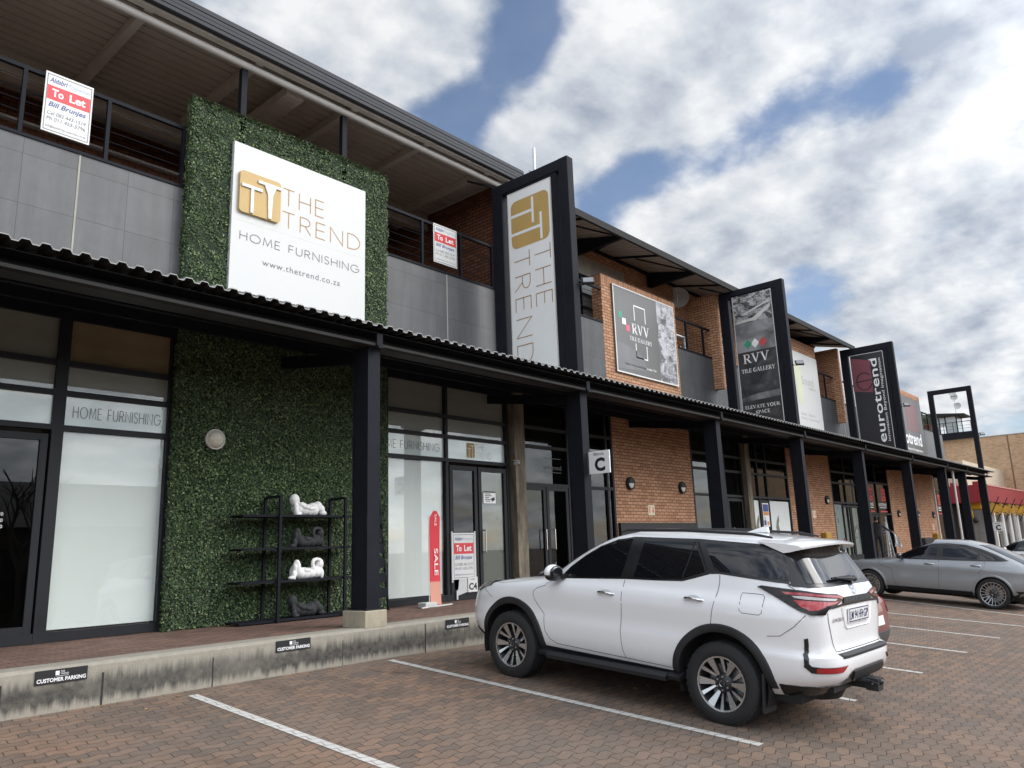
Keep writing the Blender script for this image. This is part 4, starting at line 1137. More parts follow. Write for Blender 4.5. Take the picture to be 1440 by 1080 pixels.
M['maroon'] = plain('faded_maroon_print', (0.20, 0.055, 0.075), 0.5, var=0.12, scale=2)
M['dark_board'] = plain('dark_navy_board', (0.018, 0.019, 0.025), 0.4, var=0.2)
M['grey_board'] = plain('grey_signboard', (0.125, 0.122, 0.118), 0.35, var=0.08, scale=1)

def sign_frames():
    # 1: vertical white sign, gold lettering read downwards
    X = 11.43
    t, p = sign_frame(X, 'tall black frame with a white vertical sign in gold letters, between the two balconies', pm=M['panel_white'])
    # rotated lettering: text runs down, letter tops towards the car park
    def P(u, v): return (X+.004, -v, -u)
    mb = MB(); stroke_text(mb, 'THE', -7.33, -9.36, .41, P, .045, w=1.26); stroke_text(mb, 'TREND', -7.33, -9.91, .41, P, .045, w=2.38)
    sub('lettering', mb, M['gold_line'], p)
    mb = MB(); poly(mb, P, [(-8.50+a*1.06, -9.96+b*1.02) for a, b in round_rect(0, 1, 0, 1, .14)]); sub('logo', mb, M['gold'], p)
    mb = MB(); P2 = lambda u, v: (X+.0015, -v, -u)
    for a, b, c, d in ((.04, .58, .555, .615), (.28, .34, .0, .56), (.42, .97, .76, .82), (.665, .725, .0, .76)): rect(mb, P2, -8.50+a*1.06, -8.50+b*1.06, -9.96+c*1.02, -9.96+d*1.02)
    sub('logo_letters', mb, M['panel_white'], p)
    # 2: tile gallery
    X = 21.95
    t, p = sign_frame(X, 'tall black frame with a dark tile gallery sign topped by a pool picture', panel=(8.79, 10.06), pz=(4.66, 8.84), pm=M['marble'])
    P = face_x(X+.004)
    mb = MB(); mb.box(X+.0045, X+.009, 8.812, 10.038, 7.90, 8.815); ph = sub('pool_picture', mb, M['photo_dark'], p)
    mb = MB()
    poly(mb, lambda u, v: (X+.001, -u, v), [(-9.95, 7.98), (-9.45, 8.02), (-8.86, 8.36), (-8.86, 8.25), (-9.35, 7.93), (-9.95, 7.91)]); poly(mb, lambda u, v: (X+.001, -u, v), [(-9.75, 8.14), (-8.9, 8.42), (-8.9, 8.47), (-9.75, 8.19)])
    sub('pool_edge', mb, M['pipe'], p)
    mb = MB(); mb.box(X+.0045, X+.009, 8.812, 10.038, 6.98, 7.895); sub('mist_picture', mb, M['mist'], p)
    Pd = face_x(X+.001)
    for u, mk in ((-9.67, 'print_green'), (-9.44, 'white_text'), (-9.20, 'print_red')):
        mb = MB(); poly(mb, Pd, [(u-.14, 7.205), (u-.01, 7.06), (u+.13, 7.215), (u, 7.36)]); sub('diamond', mb, M[mk], p)
    mb = MB(); serif_text(mb, 'RVV', -9.87, 6.62, .29, P, w=.84); serif_text(mb, 'TILE GALLERY', -9.96, 6.33, .125, P, w=1.07)
    serif_text(mb, 'ELEVATE YOUR', -9.96, 5.215, .105, P, w=1.09); serif_text(mb, 'SPACE', -9.64, 5.04, .105, P, w=.45)
    sub('lettering', mb, M['white_text'], p)
    mb = MB(); poly(mb, P, [(-10.03, 5.56), (-9.5, 5.66), (-8.82, 5.70), (-8.82, 5.50), (-9.5, 5.47), (-10.03, 5.43)]); sub('marble_band', mb, M['mist'], p)
    # 3: furniture shop
    X = 32.85
    t, p = sign_frame(X, 'tall black frame with a dark sign, white lettering running up beside a maroon square', panel=(8.82, 10.12), pz=(4.66, 8.72), pm=M['dark_board'])
    P = lambda u, v: (X+.003, v, u)        # text runs up, letter tops towards the building
    mb = MB(); poly(mb, face_x(X+.003), [(-10.10, 8.60), (-9.34, 8.40), (-9.37, 7.06), (-10.12, 7.20)]); sub('square', mb, M['maroon'], p)
    mb = MB(); P3 = face_x(X+.0015)
    ribbon(mb, [(-9.66+.30*math.cos(R(a)), 7.56+.36*math.sin(R(a))) for a in range(40, 345, 15)], .05, P3); ribbon(mb, [(-9.95, 7.56), (-9.37, 7.60)], .05, P3)
    sub('letter', mb, M['dark_board'], p)
    mb = MB(); put_text(mb, 'eurotrend', 5.0, 9.09, w=3.45, h=.31, plane=P, bold=.012, spacing=1.04); put_text(mb, 'innovation Beyond Imagination', 5.02, 8.915, w=3.42, h=.135, plane=P)
    sub('lettering', mb, M['white_text'], p)
    # 4: empty frame at the far end
    sign_frame(46.5, 'empty tall black frame at the far end of the canopy', panel=None, yp=(8.38, 8.62), yb=(10.24, 10.5))
sign_frames()

# ================================================================== boards on the building
def trend_board():
    t = thing('shop_sign', 'big square white home furnishing sign set in the green leaf surround', 'sign', (6.86, 10.66, 5.4))
    mb = MB(); mb.bevbox(5.56, 8.165, 10.662, 10.738, 5.40, 7.905, .006); b = mb.build('sign_panel', M['board'], t)
    mb = MB(); mb.box(5.565, 8.16, 10.6605, 10.663, 6.578, 6.582); sub('panel_joint', mb, M['pipe'], b)
    mb = MB(); P = face_y(10.659)
    stroke_text(mb, 'THE', 6.46, 7.09, .295, P, .058, w=.80); stroke_text(mb, 'TREND', 6.46, 6.69, .28, P, .060, w=1.58)
    sub('gold_lettering', mb, M['gold_line'], b)
    mb = MB(); stroke_text(mb, 'HOME FURNISHING', 5.715, 6.265, .135, P, .105, w=2.30); put_text(mb, 'www.thetrend.co.za', 6.12, 5.925, w=1.50, h=.105, plane=P, spacing=1.15)
    sub('grey_lettering', mb, M['grey_text'], b)
    mb = MB(); mb.prism([(5.655+a*.73, 6.71+c*.71) for a, c in round_rect(0, 1, 0, 1, .085)], 10.61, 10.659, 'y')
    lg = mb.build('logo_plate', M['gold'], t)
    mb = MB()
    x, z, w, h = 5.655, 6.71, .73, .71
    mb.bevbox(x+.03*w, x+.53*w, 10.585, 10.612, z+.60*h, z+.675*h, .005); mb.bevbox(x+.25*w, x+.325*w, 10.586, 10.612, z+.02*h, z+.60*h, .005)
    mb.bevbox(x+.42*w, x+1.0*w, 10.585, 10.612, z+.80*h, z+.875*h, .005)
    mb.prism([(x+.58*w, z+.80*h), (x+.87*w, z+.80*h), (x+.79*w, z+.60*h), (x+.765*w, z+.02*h), (x+.69*w, z+.02*h), (x+.665*w, z+.60*h)], 10.587, 10.612, 'y')
    sub('logo_letters', mb, M['white'], lg)
    # tile gallery billboard
    t = thing('billboard', 'grey tile gallery billboard with a kitchen picture on the first brick pier', 'billboard', (18, 10.86, 5.76))
    mb = MB(); mb.box(16.45, 19.60, 10.85, 10.895, 5.76, 8.17); b = mb.build('sign_panel', M['grey_board'], t)
    mb = MB(); e = .035
    for a, c, d, f in ((16.45, 16.45+e, 5.76, 8.17), (19.6-e, 19.6, 5.76, 8.17), (16.45+e, 19.6-e, 8.17-e, 8.17), (16.45+e, 19.6-e, 5.76, 5.76+e)): mb.box(a, c, 10.838, 10.852, d, f)
    sub('board_edge', mb, M['white'], b)
    P = face_y(10.8465)
    mb = MB(); rect(mb, P, 18.64, 19.562, 5.80, 8.13); sub('kitchen_picture', mb, M['photo_grey'], b)
    mb = MB(); poly(mb, P, [(16.49, 5.86), (16.49, 6.62), (17.4, 6.50), (17.9, 6.25), (17.9, 5.95)]); sub('pale_shape', mb, plain('lilac_grey_print', (0.155, 0.152, 0.16), 0.4, var=.3, scale=1.5), b)
    mb = MB()
    ribbon(mb, [(17.45, 7.33), (17.45, 7.76), (18.0, 7.76), (18.0, 7.33)], .035, P); ribbon(mb, [(17.44, 6.68), (17.44, 6.29), (17.99, 6.29), (17.99, 6.68)], .035, P)
    serif_text(mb, 'RVV', 17.29, 6.935, .30, P, w=.88); serif_text(mb, 'TILE GALLERY', 17.15, 6.735, .115, P, w=1.14)
    put_text(mb, 'Elevate Your Space with Exquisite Italian Tiles', 16.85, 5.99, w=1.55, h=.085, plane=P, bold=.01); rect(mb, P, 16.83, 17.01, 7.12, 7.295)
    sub('lettering', mb, M['white_text'], b)
    mb = MB(); rect(mb, P, 16.66, 16.84, 7.28, 7.455); sub('square', mb, M['print_green'], b)
    mb = MB(); rect(mb, P, 17.0, 17.18, 6.96, 7.135); sub('square', mb, M['print_pink'], b)
    # wellness billboard
    t = thing('billboard', 'white wellness billboard with a pale green leaf on the second brick pier', 'billboard', (29.6, 10.86, 5.5))
    mb = MB(); mb.box(28.0, 30.98, 10.85, 10.895, 5.5, 8.40); b = mb.build('sign_panel', M['board'], t)
    mb = MB(); poly(mb, P, [(28.82+.33*math.cos(R(a)), 7.58+.42*math.sin(R(a))) for a in range(0, 360, 15)]); poly(mb, face_y(10.8440), [(28.9+.30*math.cos(R(a)), 6.92+.62*math.sin(R(a))) for a in range(0, 360, 15)])
    sub('leaf_logo', mb, plain('pale_sage_print', (0.56, 0.58, 0.42), 0.5, var=.06), b)
    mb = MB(); put_text(mb, 'Sound', 29.15, 7.16, w=1.2, h=.33, plane=P); put_text(mb, 'wellness', 29.8, 7.02, w=.72, h=.11, plane=P)
    put_text(mb, 'Health   Restore', 28.75, 5.93, w=1.45, h=.10, plane=P); put_text(mb, 'Physical   Transformation', 28.75, 5.75, w=1.85, h=.10, plane=P)
    sub('lettering', mb, plain('faint_grey_lettering', (0.38, 0.39, 0.36), 0.5), b)
    # furniture billboard
    t = thing('billboard', 'grey billboard with a faded maroon square above white lettering on the far brick pier', 'billboard', (43.3, 10.86, 5.4))
    mb = MB(); mb.box(40.7, 46.05, 10.85, 10.895, 5.38, 8.42); b = mb.build('sign_panel', M['grey_board'], t)
    mb = MB(); rect(mb, P, 43.0, 45.2, 6.62, 8.12); sub('square', mb, plain('bleached_maroon', (0.19, 0.105, 0.11), 0.5, var=.1), b)
    mb = MB(); put_text(mb, 'eurotrend', 40.95, 5.90, w=4.45, h=.68, plane=P, bold=.02); put_text(mb, 'innovation Beyond Imagination', 41.0, 5.55, w=4.35, h=.17, plane=P, bold=.01)
    sub('lettering', mb, M['white_text'], b)
trend_board()

def to_let(label, x0, x1, z0, z1, y, stakes=False):
    t = thing('letting_sign', label, 'sign', ((x0+x1)/2, y, z0), 'red and white To Let signs')
    w, h = x1-x0, z1-z0
    mb = MB(); mb.bevbox(x0, x1, y, y+.012, z0, z1, .003); b = mb.build('sign_panel', M['white'], t)
    P = face_y(y-.002); U = lambda a: x0+a*w; V = lambda c: z0+c*h
    mb = MB(); rect(mb, P, U(.055), U(.945), V(.545), V(.78)); sub('red_band', mb, M['red'], b)
    mb = MB()
    for a, c, d, f in ((.035, .05, .03, .97), (.95, .965, .03, .97), (.05, .95, .955, .966), (.05, .95, .03, .041)): rect(mb, P, U(a), U(c), V(d), V(f))
    put_text(mb, 'Cel 082 443-1519', U(.09), V(.29), w=.80*w, h=.06*h, plane=P, shear=.2); put_text(mb, 'Ph 011 455-5796', U(.09), V(.20), w=.80*w, h=.06*h, plane=P, shear=.2)
    put_text(mb, 'bill@aldabriproperties.co.za', U(.08), V(.075), w=.83*w, h=.045*h, plane=P, shear=.15)
    sub('lettering', mb, M['grey_text'], b)
    mb = MB(); put_text(mb, 'Aldabri', U(.09), V(.835), w=.36*w, h=.085*h, plane=P, shear=.25, bold=.012); put_text(mb, 'Bill Brunjes', U(.10), V(.40), w=.78*w, h=.11*h, plane=P, shear=.3, bold=.015)
    sub('name_lettering', mb, M['blue_text'], b)
    mb = MB(); put_text(mb, 'Properties', U(.47), V(.815), w=.46*w, h=.095*h, plane=P, shear=.25); sub('pale_lettering', mb, M['pale_text'], b)
    mb = MB(); P2 = face_y(y-.004); put_text(mb, 'To', U(.15), V(.60), w=.24*w, h=.135*h, plane=P2, bold=.03); put_text(mb, 'Let', U(.51), V(.60), w=.34*w, h=.135*h, plane=P2, bold=.03)
    sub('white_lettering', mb, M['white_text'], b)
    if stakes:
        mb = MB(); mb.box(x0-.03, x0-.002, y-.005, y+.02, z0-.05, z1+.03); sub('side_rail', mb, M['white'], b)
        mb = MB(); mb.box(x1+.002, x1+.03, y-.005, y+.02, z0-.02, z1+.03); sub('side_rail', mb, M['white'], b)
to_let('To Let sign hung on the left balcony railing by the roof', 2.89, 3.50, 7.07, 7.96, 10.84)
to_let('To Let sign hung on the railing right of the leaf surround', 10.02, 10.68, 7.08, 7.92, 10.84)
to_let('To Let sign in white side rails standing at the shop door', 10.41, 11.00, .80, 1.67, 10.84, True)
def small_signs():
    t = thing('unit_plate', 'white C4 unit plate below the To Let sign on the shop door', 'sign', (10.9, 10.84, .56))
    mb = MB(); mb.box(10.79, 11.05, 10.826, 10.836, .55, .83); b = mb.build('sign_panel', M['white'], t)
    mb = MB(); P = face_y(10.823); put_text(mb, 'C4', 10.81, .59, w=.22, h=.13, plane=P, bold=.035); put_text(mb, 'Unit', 10.86, .775, w=.12, h=.032, plane=P); sub('lettering', mb, M['black_text'], b)
    t = thing('display_board', 'plain white board standing behind the C4 plate at the door', 'board', (10.6, 10.86, .43))
    mb = MB(); mb.prism([(10.52, .50), (10.80, .56), (10.78, .84), (10.58, .84)], 10.842, 10.85, 'y'); mb.build('panel', M['board'], t)
    mb = MB(); mb.box(10.50, 10.53, 10.838, 10.866, .43, .6); mb.build('leg', M['white'], t)
    for X, y0, y1, z0, z1, lab in ((11.55, 7.91, 8.37, 2.625, 3.04, 'white Block C sign on the column by the double doors'), (46.6, 7.95, 8.40, 1.35, 1.80, 'small white letter C sign on the last canopy column')):
        t = thing('block_sign', lab, 'sign', (X, 8.4, z0), 'projecting letter signs')
        mb = MB(); mb.bevbox(X, X+.03, y0, y1, z0, z1, .005); b = mb.build('sign_panel', M['panel_white'], t)
        mb = MB(); P = face_x(X-.002); w = y1-y0; h = z1-z0
        put_text(mb, 'C', -(y1-.28*w), z0+.10*h, w=.50*w, h=.60*h, plane=P, bold=.045); put_text(mb, 'Block', -(y1-.26*w), z0+.80*h, w=.50*w, h=.13*h, plane=P)
        sub('lettering', mb, M['black_text'], b)
    labs = ['black customer parking plate on the kerb nearest the left edge', 'black customer parking plate on the kerb before the column base', 'black customer parking plate on the kerb in front of the white SUV']
    for (x0, x1), lab in zip(((2.62, 3.07), (5.11, 5.57), (7.80, 8.26)), labs):
        t = thing('parking_plate', lab, 'sign', ((x0+x1)/2, 8.3, .26), 'customer parking plates on the kerb')
        mb = MB(); mb.box(x0, x1, 8.287, 8.2985, .262, .385); b = mb.build('sign_panel', M['black'], t)
        P = face_y(8.2845); w = x1-x0
        mb = MB(); put_text(mb, 'CUSTOMER PARKING', x0+.03*w, .276, w=.94*w, h=.036, plane=P, bold=.03)
        rect(mb, P, x0+.375*w, x0+.45*w, .333, .370); put_text(mb, 'THE', x0+.47*w, .354, w=.08*w, h=.016, plane=P); put_text(mb, 'TREND', x0+.47*w, .334, w=.16*w, h=.015, plane=P); rect(mb, P, x0+.38*w, x0+.63*w, .322, .325)
        sub('lettering', mb, M['white_text'], b)
    for x, z, lab in ((17.67, 2.20, 'white emergency sign with red arrow between the first two wall lights'), (28.97, 2.20, 'white emergency sign with red arrow on the second brick pier'), (45.35, 1.68, 'white emergency sign on the far brick pier above the grey box')):
        t = thing('emergency_sign', lab, 'sign', (x, 10.87, z), 'emergency signs on brick')
        mb = MB(); mb.box(x-.16, x+.16, 10.868, 10.878, z-.13, z+.13); b = mb.build('sign_panel', plain('cream_panel', (0.72, 0.66, 0.48), 0.5), t)
        P = face_y(10.8655); mb = MB(); poly(mb, P, [(x+.02, z-.01), (x+.07, z-.09), (x+.12, z-.01), (x+.09, z-.01), (x+.09, z+.08), (x+.05, z+.08), (x+.05, z-.01)]); rect(mb, P, x-.11, x-.07, z-.08, z+.04); rect(mb, P, x-.12, x-.05, z+.06, z+.085)
        sub('symbol', mb, M['red'], b)
    # wall boxes
    t = thing('wall_box', 'yellow box on the second brick pier under the emergency sign', 'box', (29.6, 10.8, 1.2), 'yellow wall boxes')
    yl = plain('mustard_paint', (0.42, 0.25, 0.03), 0.5)
    mb = MB(); mb.bevbox(29.45, 30.0, 10.70, 10.88, 1.05, 1.52, .02); mb.build('body', yl, t); mb = MB(); mb.bevbox(29.49, 29.96, 10.685, 10.702, 1.09, 1.48, .004); mb.build('door', yl, t)
    t = thing('wall_box', 'yellow box on the far brick pier beside a grey box', 'box', (45.4, 10.8, .9), 'yellow wall boxes')
    mb = MB(); mb.bevbox(45.0, 45.9, 10.66, 10.88, .75, 1.35, .02); mb.build('body', yl, t); mb = MB(); mb.bevbox(45.05, 45.85, 10.645, 10.662, .8, 1.3, .004); mb.build('door', yl, t)
    t = thing('wall_box', 'grey box on the far brick pier beside the yellow box', 'box', (43.3, 10.8, .8))
    mb = MB(); mb.bevbox(42.6, 44.2, 10.66, 10.88, .70, 1.14, .02); mb.build('body', M['fascia'], t); mb = MB(); mb.bevbox(42.7, 44.1, 10.645, 10.662, .74, 1.10, .004); mb.build('door', M['fascia'], t)
small_signs()

def lamps():
    def wall_lamp(x, z, lab):
        t = thing('wall_light', lab, 'wall light', (x, 10.88, z), 'round bulkhead lights on the brick')
        return t
    base = MB(); Mx = Matrix.Rotation(R(90), 4, 'X')
    base.lathe([(0, 0), (.165, 0), (.17, .02), (.165, .07), (.14, .085), (.128, .07)], 24, M=Mx)
    hood = MB()
    n = 14; vs = []; 
    for i in range(n+1):
        a = R(180*i/n); vs += [(.135*math.cos(a), -.078, .135*math.sin(a)), (.135*math.cos(a), -.10, .135*math.sin(a)+.0)]
    vs += [(0, -.082, 0), (0, -.105, 0)]; c = len(vs)-2
    fs = []
    for i in range(n): fs += [(2*i, 2*i+2, 2*i+3, 2*i+1), (2*i+1, 2*i+3, c+1), (2*i, c, 2*i+2)]
    hood.add(vs, fs)
    lens = MB(); lens.lathe([(0, .095), (.06, .09), (.11, .078), (.128, .06)], 24, M=Mx)
    spots = [(16.71, 2.86, 'left round black wall light on the first brick pier'), (19.33, 2.84, 'right round black wall light on the first brick pier'), (30.37, 2.75, 'round black wall light on the second brick pier'),
             (39.45, 2.32, 'round wall light between the red shopfront and the next column'), (42.68, 2.32, 'middle round wall light of the far brick pier'), (45.64, 2.31, 'last round wall light above the far yellow box')]
    first = None
    for x, z, lab in spots:
        if first is None:
            t = first = wall_lamp(x, z, lab)
            base.build('lamp_body', M['black'], t, 40, world=False); hood.build('hood', M['black'], t, 40, world=False)
            lens.build('lens', plain('white_lens', (0.7, 0.7, 0.66), 0.3), t, 40, world=False)
        else:
            t = copy_tree(first); t.location = (x, 10.88, z); t['label'] = lab
    t = thing('globe_light', 'round cream glass light on the green leaf wall', 'wall light', (5.48, 10.68, 3.06))
    mb = MB(); mb.lathe([(0, .10), (.06, .095), (.115, .06), (.135, .01)], 24, M=Mx); mb.build('glass_shade', plain('cream_glass', (0.62, 0.58, 0.48), 0.3), t, 40, world=False)
    mb = MB(); mb.lathe([(.135, .01), (.15, .012), (.15, -.03), (0, -.03)], 24, M=Mx); mb.build('rim', M['pipe'], t, 40, world=False)
    first = None
    for X, lab in ((11.43, 'square floodlight on the outer post of the gold lettered sign'), (21.95, 'square floodlight on the outer post of the dark tile gallery sign'), (32.85, 'square floodlight on the outer post of the dark sign with a maroon square'), (46.5, 'small floodlight on the empty far sign frame')):
        if first is None:
            t = first = thing('floodlight', lab, 'floodlight', (X+.20, 8.42, 6.40), 'floodlights on the sign frames')
            Mr = Matrix.Translation((.10, -.14, 0)) @ Matrix.Rotation(R(-50), 4, 'Z') @ Matrix.Rotation(R(-35), 4, 'X')
            mb = MB(); mb.bevbox(-.12, .12, -.03, .03, -.09, .09, .012, M=Mr); mb.build('lamp_body', M['black'], t, world=False)
            mb = MB(); mb.box(-.10, .10, -.034, -.031, -.07, .07, M=Mr); mb.build('lens', plain('flood_lens', (0.22, 0.23, 0.24), 0.3), t, world=False)
            mb = MB(); mb.tube([(-.04, .0, -.06), (.02, -.08, -.08), (.10, -.13, -.02)], .012, 6); mb.build('bracket', M['black'], t, world=False)
        else:
            t = copy_tree(first); t.location = (X+.20, 8.42 if X < 46 else 8.38, 6.42); t['label'] = lab
    for x, y, z, lab in ((11.66, 10.38, 5.88, 'small white camera beside the gold lettered sign'), (12.14, 10.66, 3.10, 'small white camera on the concrete column by the shop door')):
        t = thing('security_camera', lab, 'camera', (x, y, z), 'security cameras')
        mb = MB(); Q = Matrix.Rotation(R(90), 4, 'X') @ Matrix.Rotation(R(-15), 4, 'X')
        mb.lathe([(0, -.06), (.035, -.06), (.038, .06), (.03, .065), (.0, .06)], 14, M=Q); mb.build('body', M['white'], t, 40, world=False)
        mb = MB(); mb.lathe([(0, .068), (.02, .066), (.02, .06)], 12, M=Q); mb.build('lens', M['black'], t, 40, world=False)
        mb = MB(); mb.tube([(0, .02, .03), (0, .06, .06), (0, .1, .06)], .012, 6); mb.build('bracket', M['white'], t, 40, world=False)
    t = thing('satellite_dish', 'white satellite dish on the brick wall above the first brick pier', 'dish', (21.3, 11.6, 9.0))
    mb = MB(); Q = Vector((-.85, -.5, .25)).to_track_quat('Z', 'Y').to_matrix().to_4x4()
    mb.lathe([(0, 0), (.15, .01), (.28, .04), (.38, .09), (.385, .095), (.28, .05), (.15, .02), (0, .01)], 24, M=Q); mb.build('dish', M['board'], t, 50, world=False)
    mb = MB(); mb.tube([(0, .0, -.05), (-.1, -.06, -.36), (-.30, -.18, -.30), (-.38, -.22, -.05)], .012, 6); mb.ball((-.38, -.22, -.03), .04); mb.build('feed_arm', M['galv'], t, 40, world=False)
    t = thing('roof_antenna', 'pale pole antenna standing on the roof behind the gold lettered sign', 'antenna', (16.05, 13.0, 9.8))
    mb = MB(); mb.tube([(0, 0, 0), (0, 0, 3.0)], .042, 10); mb.build('mast', M['galv'], t, 40, world=False)
    mb = MB(); mb.tube([(-.25, 0, 2.2), (.3, 0, 2.25)], .03, 6); mb.lathe([(0, 0), (.16, .03), (.2, .07), (.15, .04), (0, .01)], 16, M=Matrix.Translation((-.2, -.08, 1.5)) @ Matrix.Rotation(R(80), 4, 'X')); mb.build('bracket', M['galv'], t, 40, world=False)
lamps()

# ================================================================== things on the walkway
def rack():
    t = thing('display_rack', 'black steel display rack with four shelves against the leaf wall', 'rack', (6.8, 10.5, .41))
    for x in (6.33, 7.50):
        for y in (10.26, 10.68):
            mb = MB(); mb.box(x-.02, x+.02, y-.02, y+.02, .41, 2.23); mb.build('leg', M['steel'], t)
        mb = MB(); mb.box(x-.02, x+.02, 10.28, 10.66, 2.21, 2.245); mb.build('top_rail', M['steel'], t)
    for z in (.45, 1.0, 1.47, 1.95):
        mb = MB(); mb.box(5.74, 7.73, 10.29, 10.645, z-.012, z); mb.box(5.74, 7.73, 10.282, 10.29, z-.03, z+.004); mb.box(5.74, 7.73, 10.645, 10.653, z-.03, z+.004)
        mb.build('shelf', M['steel'], t)
    # reclining figures
    def statue(lab, z, mat, pose):
        mb = MB()
        if pose == 'head':           # lying on its side, head propped on a bent arm at the left, knees together at the right
            E = [((-.235, -.01, .205), .068, .066, .070), ((-.275, -.055, .20), .018, .02, .018), ((-.20, 0, .14), .035, .035, .04), ((-.17, .01, .10), .075, .085, .075), ((-.08, .01, .085), .10, .09, .075), ((.02, .01, .075), .10, .09, .07), ((.10, .0, .085), .085, .085, .08),
                 ((.17, -.03, .125), .065, .06, .060), ((.225, -.055, .085), .045, .045, .05), ((.25, -.06, .035), .055, .04, .03), ((.20, .03, .06), .08, .06, .05), ((.27, .03, .035), .05, .045, .032),
                 ((-.245, -.06, .125), .026, .026, .06), ((-.23, -.06, .05), .035, .035, .045), ((-.20, -.06, .018), .06, .035, .018), ((-.14, -.075, .145), .045, .03, .03), ((-.07, -.09, .115), .055, .026, .026), ((.02, -.09, .095), .055, .022, .022)]
        else:                        # lying back, knees drawn up at the left, an arm arched over to the head at the right
            E = [((.235, 0, .185), .062, .062, .066), ((.20, 0, .12), .04, .045, .05), ((.155, 0, .08), .075, .09, .07), ((.06, 0, .07), .10, .09, .065), ((-.04, 0, .07), .10, .09, .068), ((-.12, 0, .075), .08, .09, .07),
                 ((-.165, -.035, .15), .040, .042, .075), ((-.185, -.035, .215), .038, .038, .034), ((-.215, -.035, .15), .032, .034, .07), ((-.24, -.045, .05), .035, .036, .06), ((-.275, -.05, .022), .055, .035, .022), ((-.15, .045, .14), .045, .045, .08), ((-.2, .05, .08), .04, .04, .08),
                 ((.09, -.065, .13), .030, .030, .05), ((.075, -.07, .195), .026, .026, .045), ((.10, -.065, .24), .032, .026, .022), ((.155, -.055, .25), .040, .024, .020), ((.205, -.045, .24), .034, .026, .022), ((.25, -.05, .06), .032, .032, .06), ((-.03, -.085, .11), .06, .026, .026)]
        for c, a, b, d in E: mb.ball((c[0], c[1], c[2]*1.15), a*1.15, b*1.2, d*1.36, 16, 10)
        me = bpy.data.meshes.new('blob'); me.from_pydata(mb.v, [], mb.f)
        o = bpy.data.objects.new('blob', me); COL.objects.link(o)
        rm = o.modifiers.new('r', 'REMESH'); rm.mode = 'VOXEL'; rm.voxel_size = 0.007
        sm = o.modifiers.new('s', 'SMOOTH'); sm.factor = .6; sm.iterations = 5
        dg = bpy.context.evaluated_depsgraph_get(); nm = bpy.data.meshes.new_from_object(o.evaluated_get(dg))
        bpy.data.objects.remove(o); bpy.data.meshes.remove(me)
        nm.name = 'reclining_statue'; nm.materials.clear(); nm.materials.append(mat); nm.polygons.foreach_set('use_smooth', [True]*len(nm.polygons)); nm.polygons.foreach_set('material_index', [0]*len(nm.polygons))
        s = bpy.data.objects.new('reclining_statue', nm); COL.objects.link(s); s.location = (6.92, 10.46, z)
        tag(s, lab, 'statue', 'reclining figures on the rack')
    dark = plain('charcoal_stone', (0.025, 0.026, 0.028), 0.8, bump=.2)
    statue('white reclining statue on the top shelf, head propped on its arm', 1.95, M['plaster'], 'head')
    statue('black reclining statue on the second shelf under the white one', 1.47, dark, 'knees')
    statue('white reclining statue on the third shelf with knees drawn up', 1.0, M['plaster'], 'knees')
    statue('black reclining statue on the bottom shelf of the rack', .45, dark, 'head')
rack()
def banner():
    t = thing('sale_banner', 'narrow red sale banner standing on the walkway before the white window', 'banner', (9.35, 10.2, .41))
    n = 14; vs = []; fs = []
    pts = []
    for i in range(n+1):
        a = i/n; z = .44+a*1.60
        w = .105 if a < .93 else .105*math.sqrt(max(0, 1-((a-.93)/.07)**2))*.85+.02
        bow = .03*math.sin(a*3.0)
        pts.append((z, w, bow))
    red = NT('red_banner_cloth'); sp = red.n('SeparateXYZ'); red.l(red.coord('Object'), sp.inputs[0])
    red.l(red.mix(red.ramp(sp.outputs[2], ((.40, 1.0), (.43, 0.0))), (.66, .045, .06, 1), (.70, .33, .24, 1)), red.b.inputs['Base Color']); red.set(Roughness=.7)
    for z, w, b in pts: vs += [(9.36-w, 10.20+b, z), (9.36+w, 10.16+b, z)]
    k = len(vs); vs += [(x, y+.006, z) for x, y, z in vs]
    for i in range(n): fs += [(2*i, 2*i+1, 2*i+3, 2*i+2), (k+2*i, k+2*i+2, k+2*i+3, k+2*i+1), (2*i, 2*i+2, k+2*i+2, k+2*i), (2*i+1, k+2*i+1, k+2*i+3, 2*i+3)]
    mb = MB(); mb.add([(x-9.35, y-10.2, z-.41) for x, y, z in vs], fs); b = mb.build('banner_cloth', red.m, t, 60, world=False)
    mb = MB(); P = lambda u, v: (v-9.35+.0, 10.165-10.2+.03*math.sin((u-.44)/1.6*3.0)+(9.36-v)*.16-.004, u-.41)
    P = (lambda f: (lambda u, v: f(2.44-u, v)))(P); put_text(mb, 'SALE', 1.05, 9.34, w=.46, h=.075, plane=P, bold=.01); put_text(mb, 'SALE', .46, 9.34, w=.20, h=.045, plane=P)
    o = mb.build('lettering', M['white_text'], None); o.parent = b
    mb = MB(); mb.tube([(-.13, -.0, 0), (-.13, .0, 1.55)], .008, 6); mb.build('pole', M['white'], t, 40, world=False)
    mb = MB(); mb.bevbox(-.34, -.07, -.14, .06, .0, .085, .012); mb.build('base_block', M['board'], t, world=False)
    mb = MB(); mb.bar((-.45, -.16, .012), (.42, .02, .012), .03, .02); mb.build('cross_foot', M['white'], t, world=False)
banner()

def slat_stand():
    t = thing('slatted_stand', 'tall black slatted stand against the leaf wall just behind the canopy column', 'stand', (8.42, 10.5, .41))
    for x in (8.30, 8.52):
        mb = MB(); mb.bar((x, 10.44, .41), (x+(8.41-x)*.55, 10.62, 2.27), .03, .03); mb.build('leg', M['steel'], t)
    for k in range(7):
        z = .62+k*.24; f = (z-.41)/1.86
        mb = MB(); mb.box(8.32+.055*f, 8.50-.055*f, 10.425+.18*f, 10.437+.18*f, z, z+.16); mb.build('slat', M['steel'], t)
slat_stand()
